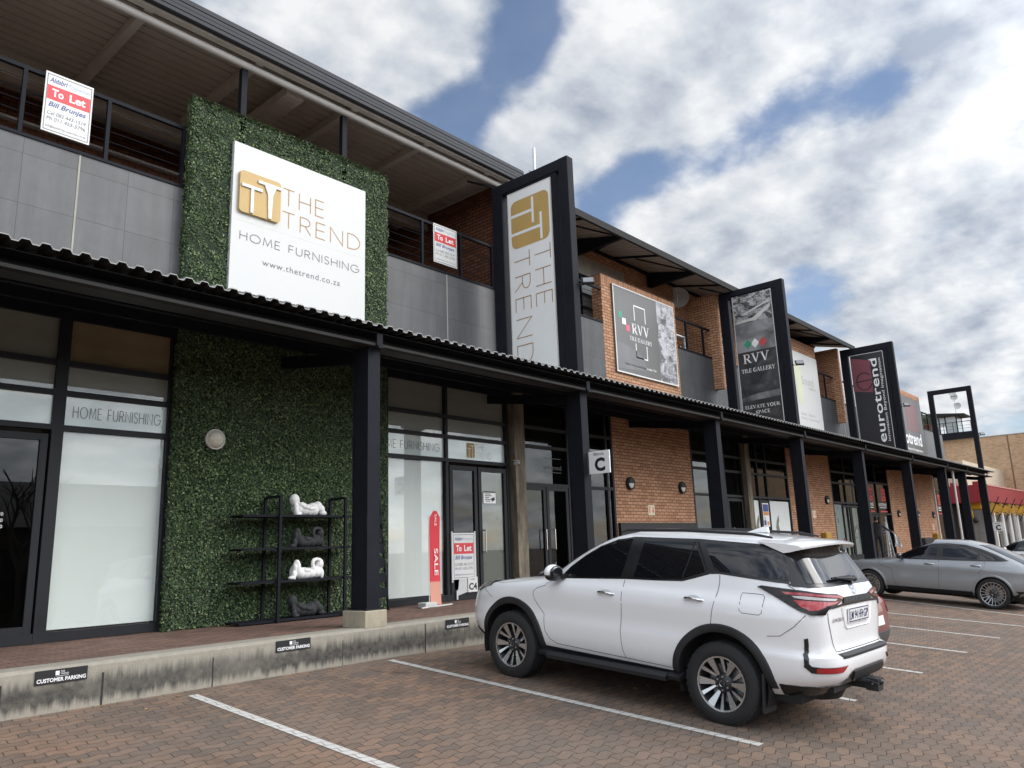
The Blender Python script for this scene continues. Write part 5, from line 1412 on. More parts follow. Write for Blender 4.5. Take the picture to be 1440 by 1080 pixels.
# ================================================================== vehicles
def pchip(tab):
    xs = [a for a, b in tab]; ys = [b for a, b in tab]; n = len(xs)
    h = [xs[i+1]-xs[i] for i in range(n-1)]; d = [(ys[i+1]-ys[i])/h[i] for i in range(n-1)]
    m = [0]*n; m[0], m[-1] = d[0], d[-1]
    for i in range(1, n-1):
        if d[i-1]*d[i] > 0:
            w1, w2 = 2*h[i]+h[i-1], h[i]+2*h[i-1]; m[i] = (w1+w2)/(w1/d[i-1]+w2/d[i])
    def f(x):
        if x <= xs[0]: return ys[0]
        if x >= xs[-1]: return ys[-1]
        i = 0
        while xs[i+1] < x: i += 1
        t = (x-xs[i])/h[i]
        return ((1+2*t)*(1-t)**2)*ys[i]+t*(1-t)**2*h[i]*m[i]+t*t*(3-2*t)*ys[i+1]+t*t*(t-1)*h[i]*m[i+1]
    return f
class Shape:
    """car body as stacked horizontal slices. x runs rearwards from the front axle, y<0 is the car's left, z up"""
    def __init__(s, front, rear, width, xm, nf, nr, zs):
        s.xf, s.xr, s.W, s.nf, s.nr = pchip(front), pchip(rear), pchip(width), pchip(nf), pchip(nr)
        s.xm = xm; s.zs = zs
    def P(s, q, z):
        mir = 1
        if q > 2: q = 4-q; mir = -1
        if q < -2: q = -4-q; mir = -1
        W = s.W(z)
        if q >= 0: L, n, sg = s.xr(z)-s.xm, s.nr(z), 1
        else: L, n, sg = s.xm-s.xf(z), s.nf(z), -1
        L = max(L, 1e-4); a = abs(q); k = 2**(-1/n)
        if a <= 1:
            u = a*k; y = W*max(0, 1-u**n)**(1/n)
        else:
            v = k*(2-a); y = v*W; u = max(0, 1-v**n)**(1/n)
        return Vector((s.xm+sg*u*L, -y*mir, z))
    def qs(s, x, z):                      # side coordinate of x
        if x >= s.xm: return (x-s.xm)/(s.xr(z)-s.xm)/2**(-1/s.nr(z))
        return -(s.xm-x)/(s.xm-s.xf(z))/2**(-1/s.nf(z))
    def qr(s, y, z):                      # rear coordinate of y
        k = 2**(-1/s.nr(z)); q = 2-abs(y)/s.W(z)/k
        return q if y <= 0 else 4-q
    def qfr(s, y, z):
        k = 2**(-1/s.nf(z)); q = -2+abs(y)/s.W(z)/k
        return q if y <= 0 else -4-q
    def N(s, q, z):
        e = 0.004
        a = s.P(q+e, z)-s.P(q-e, z); b = s.P(q, z+e)-s.P(q, z-e)
        n = a.cross(b)
        if n.length < 1e-9: return Vector((0, -1, 0))
        n.normalize()
        p = s.P(q, z); c = Vector((s.xm, 0, z))
        if n.dot(p-c) < 0: n = -n
        return n
    def side_y(s, x, z): return s.P(s.qs(x, z), z).y
    def body(s, name, mat, parent, wheels, arch_r, zcut=None):
        qs = [-2+i/9 for i in range(9)]+[-1+i/14 for i in range(14)]+[i/14 for i in range(14)]+[1+i/11 for i in range(12)]
        left = qs; vs = []; n = 2*len(left)-2
        for z in s.zs:
            ring = [s.P(q, z) for q in left]; ring += [Vector((p.x, -p.y, p.z)) for p in ring[-2:0:-1]]
            vs += [tuple(p) for p in ring]
        fs = []
        for i in range(len(s.zs)-1):
            for k in range(n): fs.append((i*n+k, i*n+(k+1) % n, (i+1)*n+(k+1) % n, (i+1)*n+k))
        fs.append(tuple(range(n-1, -1, -1))); fs.append(tuple((len(s.zs)-1)*n+k for k in range(n)))
        me = bpy.data.meshes.new(name); me.from_pydata(vs, [], fs)
        bm = bmesh.new(); bm.from_mesh(me); bmesh.ops.recalc_face_normals(bm, faces=bm.faces[:]); bm.to_mesh(me); bm.free()
        o = bpy.data.objects.new(name, me); COL.objects.link(o)
        cb = MB()
        for x, zc in wheels:
            for sg in (-1, 1):
                m = 40; y0, y1 = sg*.52, sg*1.3
                ring = [(x+arch_r*math.cos(2*math.pi*k/m), zc+arch_r*math.sin(2*math.pi*k/m)) for k in range(m)]
                cb.prism(ring, min(y0, y1), max(y0, y1), 'y')
        cme = bpy.data.meshes.new('cut'); cme.from_pydata(cb.v, [], cb.f)
        bm = bmesh.new(); bm.from_mesh(cme); bmesh.ops.recalc_face_normals(bm, faces=bm.faces[:]); bm.to_mesh(cme); bm.free()
        co = bpy.data.objects.new('cut', cme); COL.objects.link(co)
        md = o.modifiers.new('b', 'BOOLEAN'); md.object = co; md.operation = 'DIFFERENCE'; md.solver = 'EXACT'
        dg = bpy.context.evaluated_depsgraph_get(); nm = bpy.data.meshes.new_from_object(o.evaluated_get(dg))
        bpy.data.objects.remove(co); bpy.data.meshes.remove(cme); bpy.data.objects.remove(o); bpy.data.meshes.remove(me)
        nm.name = name; nm.materials.clear(); nm.materials.append(mat)
        nm.polygons.foreach_set('material_index', [0]*len(nm.polygons)); nm.polygons.foreach_set('use_smooth', [True]*len(nm.polygons))
        nm.set_sharp_from_angle(angle=R(32)); nm.update()
        r = bpy.data.objects.new(name, nm); COL.objects.link(r); r.parent = parent
        return r
    def patch(s, mb, pts, off=.004, thick=.012, mi=0, dq=.07, dz=.05):
        """polygon in (q,z) laid on the body surface"""
        bm = bmesh.new()
        f = bm.faces.new([bm.verts.new((q, z, 0)) for q, z in pts])
        q0, q1 = min(p[0] for p in pts), max(p[0] for p in pts); z0, z1 = min(p[1] for p in pts), max(p[1] for p in pts)
        for a, b, st, no in ((q0, q1, dq, (1, 0, 0)), (z0, z1, dz, (0, 1, 0))):
            k = max(1, int(math.ceil((b-a)/st)))
            for i in range(1, k):
                c = a+(b-a)*i/k
                bmesh.ops.bisect_plane(bm, geom=bm.verts[:]+bm.edges[:]+bm.faces[:], plane_co=(c if no[0] else 0, c if no[1] else 0, 0), plane_no=no)
        bmesh.ops.triangulate(bm, faces=[g for g in bm.faces if len(g.verts) > 4])
        bm.verts.index_update(); nv = len(bm.verts)
        base = len(mb.v); top, bot = [], []
        for v in bm.verts:
            p, nr = s.P(v.co.x, v.co.y), s.N(v.co.x, v.co.y)
            top.append(tuple(p+nr*off)); bot.append(tuple(p+nr*(off-thick)))
        mb.v += top+bot
        for g in bm.faces: mb.f.append(tuple(base+v.index for v in g.verts)); mb.m.append(mi)
        for e in bm.edges:
            if len(e.link_faces) == 1:
                a, b = e.verts[0].index, e.verts[1].index
                mb.f.append((base+a, base+b, base+nv+b, base+nv+a)); mb.m.append(mi)
        bm.free()
    def side(s, pts): return [(s.qs(x, z), z) for x, z in pts]
    def rear(s, pts): return [(s.qr(y, z), z) for y, z in pts]
    def line(s, mb, pts, w=.006, off=.0015, mi=0):
        """thin shut line through (q,z) points"""
        P = []
        for (a, b) in zip(pts[:-1], pts[1:]):
            k = max(1, int(abs(b[0]-a[0])/.05+abs(b[1]-a[1])/.06))
            P += [(a[0]+(b[0]-a[0])*i/k, a[1]+(b[1]-a[1])*i/k) for i in range(k)]
        P.append(pts[-1]); vs = []
        for i, (q, z) in enumerate(P):
            p, n = s.P(q, z), s.N(q, z)
            j = min(i+1, len(P)-1); h = max(i-1, 0)
            t = (s.P(*P[j])-s.P(*P[h])).normalized(); b = n.cross(t).normalized()*(w/2)
            vs += [tuple(p+n*off-b), tuple(p+n*off+b)]
        mb.add(vs, [(2*i, 2*i+1, 2*i+3, 2*i+2) for i in range(len(P)-1)], mi)

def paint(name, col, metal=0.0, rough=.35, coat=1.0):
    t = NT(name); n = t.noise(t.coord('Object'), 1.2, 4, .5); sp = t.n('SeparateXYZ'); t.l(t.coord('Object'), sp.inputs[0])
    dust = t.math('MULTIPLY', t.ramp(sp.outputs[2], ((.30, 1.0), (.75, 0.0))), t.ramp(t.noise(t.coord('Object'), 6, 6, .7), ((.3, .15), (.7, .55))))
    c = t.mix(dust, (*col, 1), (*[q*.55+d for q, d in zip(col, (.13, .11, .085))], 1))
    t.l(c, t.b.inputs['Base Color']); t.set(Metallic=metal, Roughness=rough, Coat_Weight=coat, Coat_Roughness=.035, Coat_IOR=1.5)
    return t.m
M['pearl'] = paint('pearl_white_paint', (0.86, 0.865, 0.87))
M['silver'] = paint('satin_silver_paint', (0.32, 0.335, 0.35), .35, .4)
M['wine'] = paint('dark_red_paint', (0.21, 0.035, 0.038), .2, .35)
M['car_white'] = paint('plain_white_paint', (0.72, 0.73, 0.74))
def carglass(name, col=(.006, .007, .009)):
    t = NT(name); t.set(Base_Color=col, Roughness=.015, Specular_IOR_Level=.6, Coat_Weight=.15, Coat_Roughness=.01); return t.m
M['car_glass'] = carglass('dark_tinted_car_glass'); M['privacy'] = carglass('tinted_rear_glass', (.010, .011, .014))
M['trim'] = plain('black_plastic_trim', (.016, .016, .018), .55, var=.2, bump=.1, bscale=200)
M['gloss_black'] = plain('gloss_black_trim', (.007, .007, .008), .28, var=.05, spec=.7)
M['rubber'] = plain('tyre_rubber', (.017, .017, .018), .75, var=.3, scale=8)
M['under'] = plain('dark_underbody', (.012, .012, .012), .9)
M['alloy'] = plain('machined_alloy', (.60, .61, .62), .25, metal=.9, var=.06)
M['dark_alloy'] = plain('dark_alloy', (.03, .031, .034), .35, metal=.3)
M['lamp_red'] = plain('red_lamp_lens', (.36, .010, .016), .08, var=.12, scale=30, coat=1.0)
M['lamp_clear'] = plain('clear_lamp_lens', (.50, .46, .46), .12, var=.3, scale=40, coat=1.0)
M['lamp_dark'] = plain('smoked_lamp_housing', (.012, .010, .011), .25, coat=.2, spec=.35)
M['gap'] = plain('panel_gap', (.012, .012, .013), .9)
M['badge'] = plain('chrome_badge', (.62, .63, .65), .15, metal=1.0)
M['plate_white'] = plain('plate_white', (.78, .78, .78), .45, var=.03)
M['plate_blue'] = plain('plate_blue', (.015, .02, .09), .5)

def wheel(parent, x, y, rad, wid, rim, style, mats=None):
    """wheel part: tyre with rim, spokes and brake disc as sub-parts; outer face towards the sign of y"""
    sg = 1 if y > 0 else -1
    Q = Matrix.Translation((x, y, rad)) @ Matrix.Rotation(R(-90*sg), 4, 'X')          # local +z = outwards
    h = wid/2
    mb = MB(); mb.lathe([(rim-.01, -h+.02), (rim+.02, -h), (rad-.05, -h+.004), (rad-.018, -h+.02), (rad-.003, -h+.045), (rad, -h+.08), (rad-.006, -.045), (rad-.006, -.036), (rad, -.03), (rad, .03), (rad-.006, .036), (rad-.006, .045), (rad, h-.08), (rad-.003, h-.045),
                          (rad-.018, h-.02), (rad-.045, h-.004), (rad-.075, h), (rim+.05, h+.004), (rim+.012, h-.004), (rim-.008, h-.022)], 48, M=Q)
    # shoulder lugs
    for k in range(40):
        a = 2*math.pi*k/40; c, s_ = math.cos(a), math.sin(a); d = .018
        for hh in (1, -1):
            r0, r1 = rad-.026, rad-.007
            z0, z1 = (h-.075, h-.022) if hh > 0 else (-h+.022, -h+.075)
            p = [(r*c-e*s_*d, r*s_+e*c*d, z) for z in (z0, z1) for r, e in ((r0, -1), (r1, -1), (r1, 1), (r0, 1))]
            mb.add(p, [(0, 1, 2, 3), (7, 6, 5, 4), (0, 4, 5, 1), (1, 5, 6, 2), (2, 6, 7, 3), (3, 7, 4, 0)], 0, Q)
    w = mb.build('wheel', M['rubber'], None, 35); w.parent = parent
    mb = MB(); mb.lathe([(rim-.002, h-.015), (rim, h-.03), (rim-.02, h-.06), (rim-.035, -.02), (rim-.02, -h+.03), (rim, -h+.02)], 40, 0, Q); mb.lathe([(0, -.03), (rim-.03, -.03)], 40, 0, Q)
    r = mb.build('rim', M['dark_alloy'], None, 40); r.parent = w
    mb = MB(); mb.lathe([(rim-.016, h-.030), (rim-.012, h-.012), (rim+.002, h-.010), (rim+.006, h-.016)], 40, 0, Q); o = mb.build('rim_lip', M['alloy'], None, 40); o.parent = w
    mb = MB(); zt = h-.022
    def spoke(pts_in, pts_out, drop=.0):
        """quad of (r, angle) faces, machined front and dark flanks"""
        P = [(rr*math.cos(R(a)), rr*math.sin(R(a))) for rr, a in (pts_in[0], pts_out[0], pts_out[1], pts_in[1])]
        zz = (zt-.035-drop, zt-.004, zt-.004, zt-.035-drop)
        top = [(a, b, z) for (a, b), z in zip(P, zz)]; bot = [(a, b, z-.05) for (a, b), z in zip(P, zz)]
        b0 = len(mb.v); mb.add(top+bot, [(0, 1, 2, 3)], 0, Q); mb.f += [tuple(b0+i for i in f) for f in ((0, 4, 5, 1), (1, 5, 6, 2), (2, 6, 7, 3), (3, 7, 4, 0))]; mb.m += [1]*4
    rin, ro = rim*.34, rim-.012
    if style == 'six':
        for k in range(6):
            a = k*60+8
            spoke(((rin, a-15), (rin, a+4)), ((ro, a-17), (ro, a+1))); spoke(((rin*1.2, a+10), (rin*1.1, a+19)), ((ro, a+17), (ro, a+26)), .016)
    elif style == 'multi':
        for k in range(10):
            a = k*36
            spoke(((rin*.8, a-5), (rin*.8, a+1)), ((ro, a-12), (ro, a-8.5))); spoke(((rin*.8, a-1), (rin*.8, a+5)), ((ro, a+8.5), (ro, a+12)))
    else:
        for k in range(5): spoke(((rin, k*72-12), (rin, k*72+12)), ((ro, k*72-13), (ro, k*72+13)))
    o = mb.build('spokes', [M['alloy'], M['dark_alloy']], None, None, fixn=True); o.parent = w
    mb = MB(); mb.lathe([(0, zt-.02), (rin*.62, zt-.022), (rin*.95, zt-.034), (rin*1.15, zt-.06)], 24, 0, Q); o = mb.build('hub', M['dark_alloy'], None, 40); o.parent = w
    mb = MB(); mb.lathe([(0, zt-.010), (rin*.36, zt-.012), (rin*.40, zt-.022)], 20, 0, Q); o = mb.build('hub_cap', M['trim'], None, 40); o.parent = w
    mb = MB(); mb.lathe([(rin*.28, zt-.0095), (rin*.33, zt-.008), (rin*.33, zt-.012)], 20, 0, Q)
    nb = 6 if style == 'six' else 5
    for k in range(nb): mb.lathe([(0, zt-.014), (.010, zt-.015), (.012, zt-.03)], 8, 0, Q @ Matrix.Translation((rin*.72*math.cos(R(k*360/nb+30)), rin*.72*math.sin(R(k*360/nb+30)), 0)))
    o = mb.build('wheel_nuts', M['badge'], None, 40); o.parent = w
    mb = MB(); mb.lathe([(.05, -.012), (rim*.72, -.012), (rim*.72, -.03)], 30, 0, Q); o = mb.build('brake_disc', M['galv'], None, 40); o.parent = w
    return w
def fender_liner(parent, x, zc, r, sg, w=.40, yo=.90):
    mb = MB(); m = 24; y0, y1 = sg*(yo-w), sg*(yo-.02)
    vs = []
    for k in range(m+1):
        a = R(-20+220*k/m); vs += [(x+r*math.cos(a), y0, zc+r*math.sin(a)), (x+r*math.cos(a), y1, zc+r*math.sin(a))]
    mb.add(vs, [(2*k, 2*k+1, 2*k+3, 2*k+2) for k in range(m)]); mb.add([vs[2*k] for k in range(m+1)], [tuple(range(m+1))])
    o = mb.build('wheel_liner', M['under'], None); o.parent = parent
def cpart(parent, name, mb, mat, smooth=40, fixn=False):
    o = mb.build(name, mat, None, smooth, fixn=fixn); o.parent = parent; return o
def flare(S, mb, x, zc, r0, r1, a0, a1, off=.022, n=30):
    vs = []; fs = []
    for k in range(n+1):
        a = R(a0+(a1-a0)*k/n); c, s_ = math.cos(a), math.sin(a)
        for r, o in ((r1, -.004), (r1-.012, off*.8), ((r0+r1)/2, off), (r0+.008, off*.9), (r0, off*.6), (r0, -.06)):
            X, Z = x+r*c, zc+r*s_
            q = S.qs(X, max(Z, S.zs[0]+.005)); p = S.P(q, max(Z, S.zs[0]+.005)); vs.append((p.x, p.y-o, Z))
    for k in range(n):
        for j in range(5): fs.append((6*k+j, 6*k+j+1, 6*(k+1)+j+1, 6*(k+1)+j))
    mb.add(vs, fs)
def mirror_y(mb):
    n = len(mb.v); f0 = list(mb.f); m0 = list(mb.m)
    mb.v += [(x, -y, z) for x, y, z in mb.v]; mb.f += [tuple(n+i for i in reversed(f)) for f in f0]; mb.m += m0
    return mb
def mirrored(mb):
    o = MB(); o.v = [(x, -y, z) for x, y, z in mb.v]; o.f = [tuple(reversed(f)) for f in mb.f]; o.m = list(mb.m); return o
def place(root, O, heading, pitch, scale=1.0):
    hd, th = R(heading), math.atan(pitch)
    fw = Vector((math.cos(hd)*math.cos(th), math.sin(hd)*math.cos(th), math.sin(th))); left = Vector((-math.sin(hd), math.cos(hd), 0)); up = fw.cross(left)
    root.matrix_world = Matrix(((-fw.x, -left.x, up.x, O[0]), (-fw.y, -left.y, up.y, O[1]), (-fw.z, -left.z, up.z, O[2]), (0, 0, 0, 1)))

# ------------------------------------------------------------------ the white SUV
def white_suv():
    t = thing('parked_suv', 'large white SUV parked nose to the kerb, with black arches and a towbar', 'car', group='cars parked in the bays')
    place(t, (8.024, 6.46, -.159), 88.57, .0755)
    zs = [.36, .40, .45, .50, .55, .60, .66, .70, .735, .747, .76, .79, .83, .87, .90, .94, .98, 1.01, 1.04, 1.07, 1.09, 1.11, 1.13, 1.15, 1.17, 1.19, 1.21, 1.24, 1.28, 1.32, 1.37, 1.42, 1.48, 1.54, 1.60, 1.64, 1.68, 1.705, 1.725, 1.745, 1.76, 1.772, 1.782, 1.79, 1.796]
    S = Shape([(.36, -.74), (.45, -.86), (.55, -.92), (.70, -.945), (.85, -.93), (.95, -.89), (1.02, -.80), (1.07, -.64), (1.11, -.38), (1.15, -.05), (1.18, .22), (1.21, .32), (1.24, .40), (1.32, .53), (1.42, .69), (1.54, .90), (1.64, 1.11), (1.705, 1.29), (1.745, 1.46), (1.772, 1.64), (1.79, 1.88), (1.796, 2.05)],
              [(.36, 3.52), (.45, 3.66), (.52, 3.76), (.58, 3.79), (.68, 3.80), (.735, 3.79), (.76, 3.735), (.84, 3.715), (1.0, 3.715), (1.15, 3.715), (1.24, 3.705), (1.30, 3.685), (1.36, 3.635), (1.42, 3.595), (1.54, 3.515), (1.64, 3.45), (1.705, 3.39), (1.745, 3.30), (1.772, 3.16), (1.79, 2.9), (1.796, 2.7)],
              [(.36, .80), (.42, .855), (.50, .895), (.62, .920), (.72, .922), (.84, .908), (.96, .917), (1.04, .922), (1.12, .908), (1.17, .885), (1.21, .855), (1.24, .838), (1.32, .812), (1.42, .778), (1.54, .735), (1.64, .695), (1.70, .655), (1.725, .63), (1.745, .595), (1.76, .545), (1.772, .485), (1.782, .41), (1.79, .32), (1.796, .22)],
              1.60, [(.36, 5.5), (.9, 5.5), (1.05, 5.0), (1.15, 4.8), (1.24, 5.0), (1.5, 5.2), (1.70, 4.6), (1.79, 3.2)], [(.36, 6.5), (.7, 6.5), (.9, 7.5), (1.2, 7.5), (1.4, 8.0), (1.7, 7.0), (1.79, 3.5)], zs)
    zw = .388
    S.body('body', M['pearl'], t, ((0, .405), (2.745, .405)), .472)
    sd, rr = S.side, S.rear
    for x in (0, 2.745):
        for sg in (-1, 1):
            wheel(t, x, sg*.775, zw, .262, .250, 'six'); fender_liner(t, x, .405, .469, sg, .355)
        mb = MB(); flare(S, mb, x, .405, .458, .540, -6 if x == 0 else 2, 192 if x == 0 else 184)
        cpart(t, 'arch_trim', mb, M['trim']); cpart(t, 'arch_trim', mirrored(mb), M['trim'])
    # underside
    mb = MB(); mb.box(-.6, 3.45, -.72, .72, .30, .40); cpart(t, 'underbody', mb, M['under'])
    # glass house: black surround with the panes just proud of it
    sur = [(.64, 1.205), (.80, 1.345), (.98, 1.475), (1.18, 1.59), (1.40, 1.675), (1.62, 1.712), (2.40, 1.722), (3.02, 1.702), (3.30, 1.675)]
    low = [(3.56, 1.345), (3.20, 1.365), (2.70, 1.398), (2.60, 1.392), (2.45, 1.345), (2.30, 1.300), (2.0, 1.283), (1.6, 1.268), (1.1, 1.235)]
    panes = [('front', [(.735, 1.238), (.86, 1.355), (1.02, 1.475), (1.20, 1.575), (1.40, 1.652), (1.575, 1.685), (1.60, 1.685), (1.545, 1.285), (1.1, 1.255)]),
             ('rear', [(1.705, 1.292), (1.765, 1.690), (2.36, 1.698), (2.51, 1.46), (2.535, 1.405), (2.28, 1.322), (2.0, 1.303)])]
    quarter = [(2.47, 1.70), (2.56, 1.56), (2.64, 1.435), (2.70, 1.420), (3.10, 1.396), (3.40, 1.380), (3.30, 1.63), (3.22, 1.655), (3.0, 1.684)]
    for mir in (0, 1):
        g = MB(); S.patch(g, sd(sur)+[(S.qr(-.66, 1.678), 1.678), (S.qr(-.70, 1.50), 1.50), (S.qr(-.77, 1.342), 1.342)]+sd(low), .003, .012); g = mirrored(g) if mir else g
        cpart(t, 'window_surround', g, M['gloss_black'])
        for nm, pts in panes:
            g = MB(); S.patch(g, sd(pts), .007, .006); g = mirrored(g) if mir else g
            cpart(t, 'side_window', g, M['car_glass'])
        g = MB(); S.patch(g, sd(quarter), .007, .006); g = mirrored(g) if mir else g
        cpart(t, 'quarter_window', g, M['privacy'])
        g = MB(); S.patch(g, sd([(2.385, 1.695), (2.405, 1.695), (2.565, 1.43), (2.548, 1.42)]), .0085, .004)
        S.patch(g, sd([(2.285, 1.33), (2.30, 1.336), (2.37, 1.695), (2.355, 1.695)]), .0085, .004); g = mirrored(g) if mir else g
        cpart(t, 'window_bar', g, M['gap'])
        # shut lines
        g = MB()
        S.line(g, sd([(.60, 1.20), (.535, 1.12), (.53, .80), (.55, .62), (.62, .53), (.72, .495), (1.45, .475), (2.26, .455)]))
        S.line(g, sd([(1.60, 1.262), (1.615, 1.0), (1.60, .75), (1.625, .55), (1.65, .474)]))
        S.line(g, sd([(2.70, 1.39), (2.705, 1.25), (2.68, 1.08), (2.655, .915)]))
        S.line(g, sd([(2.95, 1.215), (2.96, 1.245), (3.06, 1.247), (3.165, 1.243), (3.18, 1.225), (3.175, 1.085), (3.15, 1.065), (2.985, 1.068), (2.955, 1.09), (2.95, 1.215)]), .005)
        S.line(g, sd([(3.22, .885), (3.34, .90), (3.46, .99), (3.56, 1.10)]), .005)
        S.line(g, sd([(-.35, .90), (-.50, .97), (-.62, 1.05)]), .005); S.line(g, sd([(-.54, 1.075), (-.2, 1.085), (.1, 1.13), (.38, 1.20)]), .006)
        g = mirrored(g) if mir else g
        cpart(t, 'panel_gap', g, M['gap'])
        # lower sill and step
        g = MB(); S.patch(g, sd([(.48, .365), (.50, .452), (1.4, .438), (2.24, .425), (2.28, .365)]), .004, .02); g = mirrored(g) if mir else g
        cpart(t, 'sill', g, M['trim'])
        g = MB(); y = -.925
        g.prism([(y-.045, .335), (y-.055, .375), (y-.01, .405), (y+.12, .40), (y+.12, .34)], .62, 2.18, 'x')
        g.prism([(y+.0, .35), (y-.02, .385), (y+.1, .42), (y+.12, .36)], .47, .62, 'x'); g.prism([(y+.0, .35), (y-.02, .385), (y+.1, .42), (y+.12, .36)], 2.18, 2.32, 'x')
        g = mirrored(g) if mir else g
        cpart(t, 'side_step', g, M['trim'], 30, True)
        # handles
        for x, z in ((1.41, 1.115), (2.47, 1.150)):
            yy = S.side_y(x, z)
            h = MB(); h.ball((x, yy+.004, z), .075, .004, .040)
            hp = cpart(t, 'door_handle', mirrored(h) if mir else h, M['pearl'])
            h = MB(); h.tube([(x-.105, yy+.004, z-.006), (x-.085, yy-.028, z), (x, yy-.036, z+.006), (x+.08, yy-.028, z-.004), (x+.105, yy+.004, z-.012)], [.012, .016, .017, .016, .012], 8)
            o = mirrored(h).build('grip', M['chrome'], None, 50) if mir else h.build('grip', M['chrome'], None, 50); o.parent = hp
        # mirror
        yy = S.side_y(.80, 1.24)
        h = MB(); h.ball((.70, yy-.155, 1.285), .075, .125, .085, 18, 12); mp = cpart(t, 'door_mirror', mirrored(h) if mir else h, M['pearl'])
        h = MB(); h.ball((.705, yy-.150, 1.243), .080, .122, .062, 18, 10); h.bar((.74, yy-.06, 1.235), (.78, yy+.02, 1.24), .06, .05)
        o = (mirrored(h) if mir else h).build('mirror_base', M['gloss_black'], None, 40); o.parent = mp
        h = MB(); h.ball((.755, yy-.155, 1.285), .030, .112, .075, 16, 10); o = (mirrored(h) if mir else h).build('mirror_glass', M['car_glass'], None, 40); o.parent = mp
        # headlamp
        g = MB(); S.patch(g, sd([(-.87, .945), (-.83, 1.015), (-.60, 1.075), (-.26, 1.125), (-.42, 1.04), (-.70, .955)]), .010, .02); g = mirrored(g) if mir else g
        hl = cpart(t, 'headlamp', g, M['lamp_dark'])
        g = MB(); S.patch(g, sd([(-.78, .99), (-.62, 1.045), (-.36, 1.10), (-.62, 1.025)]), .013, .006); g = mirrored(g) if mir else g
        o = g.build('lens', M['galv'], None, 40); o.parent = hl
        # tail lamp wrapping the corner
        q = S.qs
        up_ = [(q(3.10, 1.312), 1.312), (q(3.14, 1.325), 1.325), (q(3.5, 1.305), 1.305), (S.qr(-.70, 1.292), 1.292), (S.qr(-.45, 1.272), 1.272), (S.qr(-.335, 1.245), 1.245)]
        dn_ = [(S.qr(-.36, 1.215), 1.215), (S.qr(-.50, 1.180), 1.180), (S.qr(-.63, 1.165), 1.165), (S.qr(-.69, 1.105), 1.105), (q(3.62, 1.10), 1.10), (q(3.52, 1.125), 1.125), (q(3.32, 1.215), 1.215)]
        g = MB(); S.patch(g, up_+dn_, .012, .03, dq=.03, dz=.03); g = mirrored(g) if mir else g
        tl = cpart(t, 'tail_lamp', g, M['lamp_dark'])
        g = MB()
        S.patch(g, [(q(3.33, 1.283), 1.283), (q(3.52, 1.285), 1.285), (S.qr(-.68, 1.274), 1.274), (S.qr(-.45, 1.258), 1.258), (S.qr(-.35, 1.243), 1.243), (S.qr(-.38, 1.222), 1.222), (S.qr(-.45, 1.240), 1.240), (S.qr(-.66, 1.254), 1.254), (q(3.50, 1.262), 1.262), (q(3.37, 1.262), 1.262)], .018, .008, dq=.03, dz=.03)
        S.patch(g, [(q(3.44, 1.215), 1.215), (S.qr(-.73, 1.213), 1.213), (S.qr(-.55, 1.208), 1.208), (S.qr(-.40, 1.214), 1.214), (S.qr(-.50, 1.195), 1.195), (S.qr(-.66, 1.178), 1.178), (S.qr(-.74, 1.145), 1.145), (q(3.60, 1.135), 1.135), (q(3.52, 1.16), 1.16)], .018, .008, dq=.03, dz=.03)
        g = mirrored(g) if mir else g
        o = g.build('red_lens', M['lamp_red'], None, 40); o.parent = tl
        g = MB(); S.patch(g, [(q(3.42, 1.252), 1.252), (q(3.52, 1.256), 1.256), (S.qr(-.68, 1.246), 1.246), (S.qr(-.48, 1.232), 1.232), (S.qr(-.52, 1.218), 1.218), (S.qr(-.70, 1.224), 1.224), (q(3.54, 1.226), 1.226), (q(3.45, 1.236), 1.236)], .017, .006, dq=.03, dz=.03); g = mirrored(g) if mir else g
        o = g.build('clear_lens', M['lamp_clear'], None, 40); o.parent = tl
        # bumper corner: black L with a red reflector
        xs_ = lambda x, z: (q(x, z), z)
        g = MB(); S.patch(g, [xs_(3.535, z) for z in (.655, .72, .78, .84, .89)]+[xs_(3.572, .90)]+[xs_(3.575, z) for z in (.84, .78, .72, .685)]+[xs_(3.60, .662), (S.qr(-.78, .657), .657), (S.qr(-.50, .664), .664), (S.qr(-.58, .612), .612), (S.qr(-.80, .606), .606), xs_(3.59, .608)], .006, .02, dq=.02, dz=.03); g = mirrored(g) if mir else g
        cpart(t, 'bumper_insert', g, M['gloss_black'])
        g = MB(); S.patch(g, [(S.qr(-.80, .652), .652), (S.qr(-.52, .662), .662), (S.qr(-.60, .615), .615), (S.qr(-.80, .612), .612)], .012, .008, dq=.03, dz=.03); g = mirrored(g) if mir else g
        cpart(t, 'reflector', g, M['lamp_red'])
        # flared ridge of the bumper corner, mud flap
        g = MB(); g.box(3.16, 3.185, -.90, -.66, .20, .55); g = mirrored(g) if mir else g
        cpart(t, 'mud_flap', g, M['trim'])
        g = MB(); g.tube([(1.40, -.59, 1.755), (1.50, -.595, 1.778), (2.2, -.59, 1.803), (2.95, -.575, 1.792), (3.15, -.565, 1.765)], [.010, .015, .016, .015, .010], 8); g = mirrored(g) if mir else g
        cpart(t, 'roof_rail', g, M['trim'])
    # windscreen and rear screen
    g = MB(); k = [(S.qfr(-.70, 1.225), 1.225), (S.qfr(.70, 1.225), 1.225), (S.qfr(.60, 1.66), 1.66), (S.qfr(-.60, 1.66), 1.66)]
    S.patch(g, [(a if a > -2 else a, b) for a, b in k], .004, .01); cpart(t, 'windscreen', g, M['car_glass'])
    g = MB(); S.patch(g, rr([(-.765, 1.335), (.765, 1.335), (.745, 1.40), (.655, 1.70), (-.655, 1.70), (-.745, 1.40)]), .004, .012, dq=.05); cpart(t, 'rear_surround', g, M['gloss_black'])
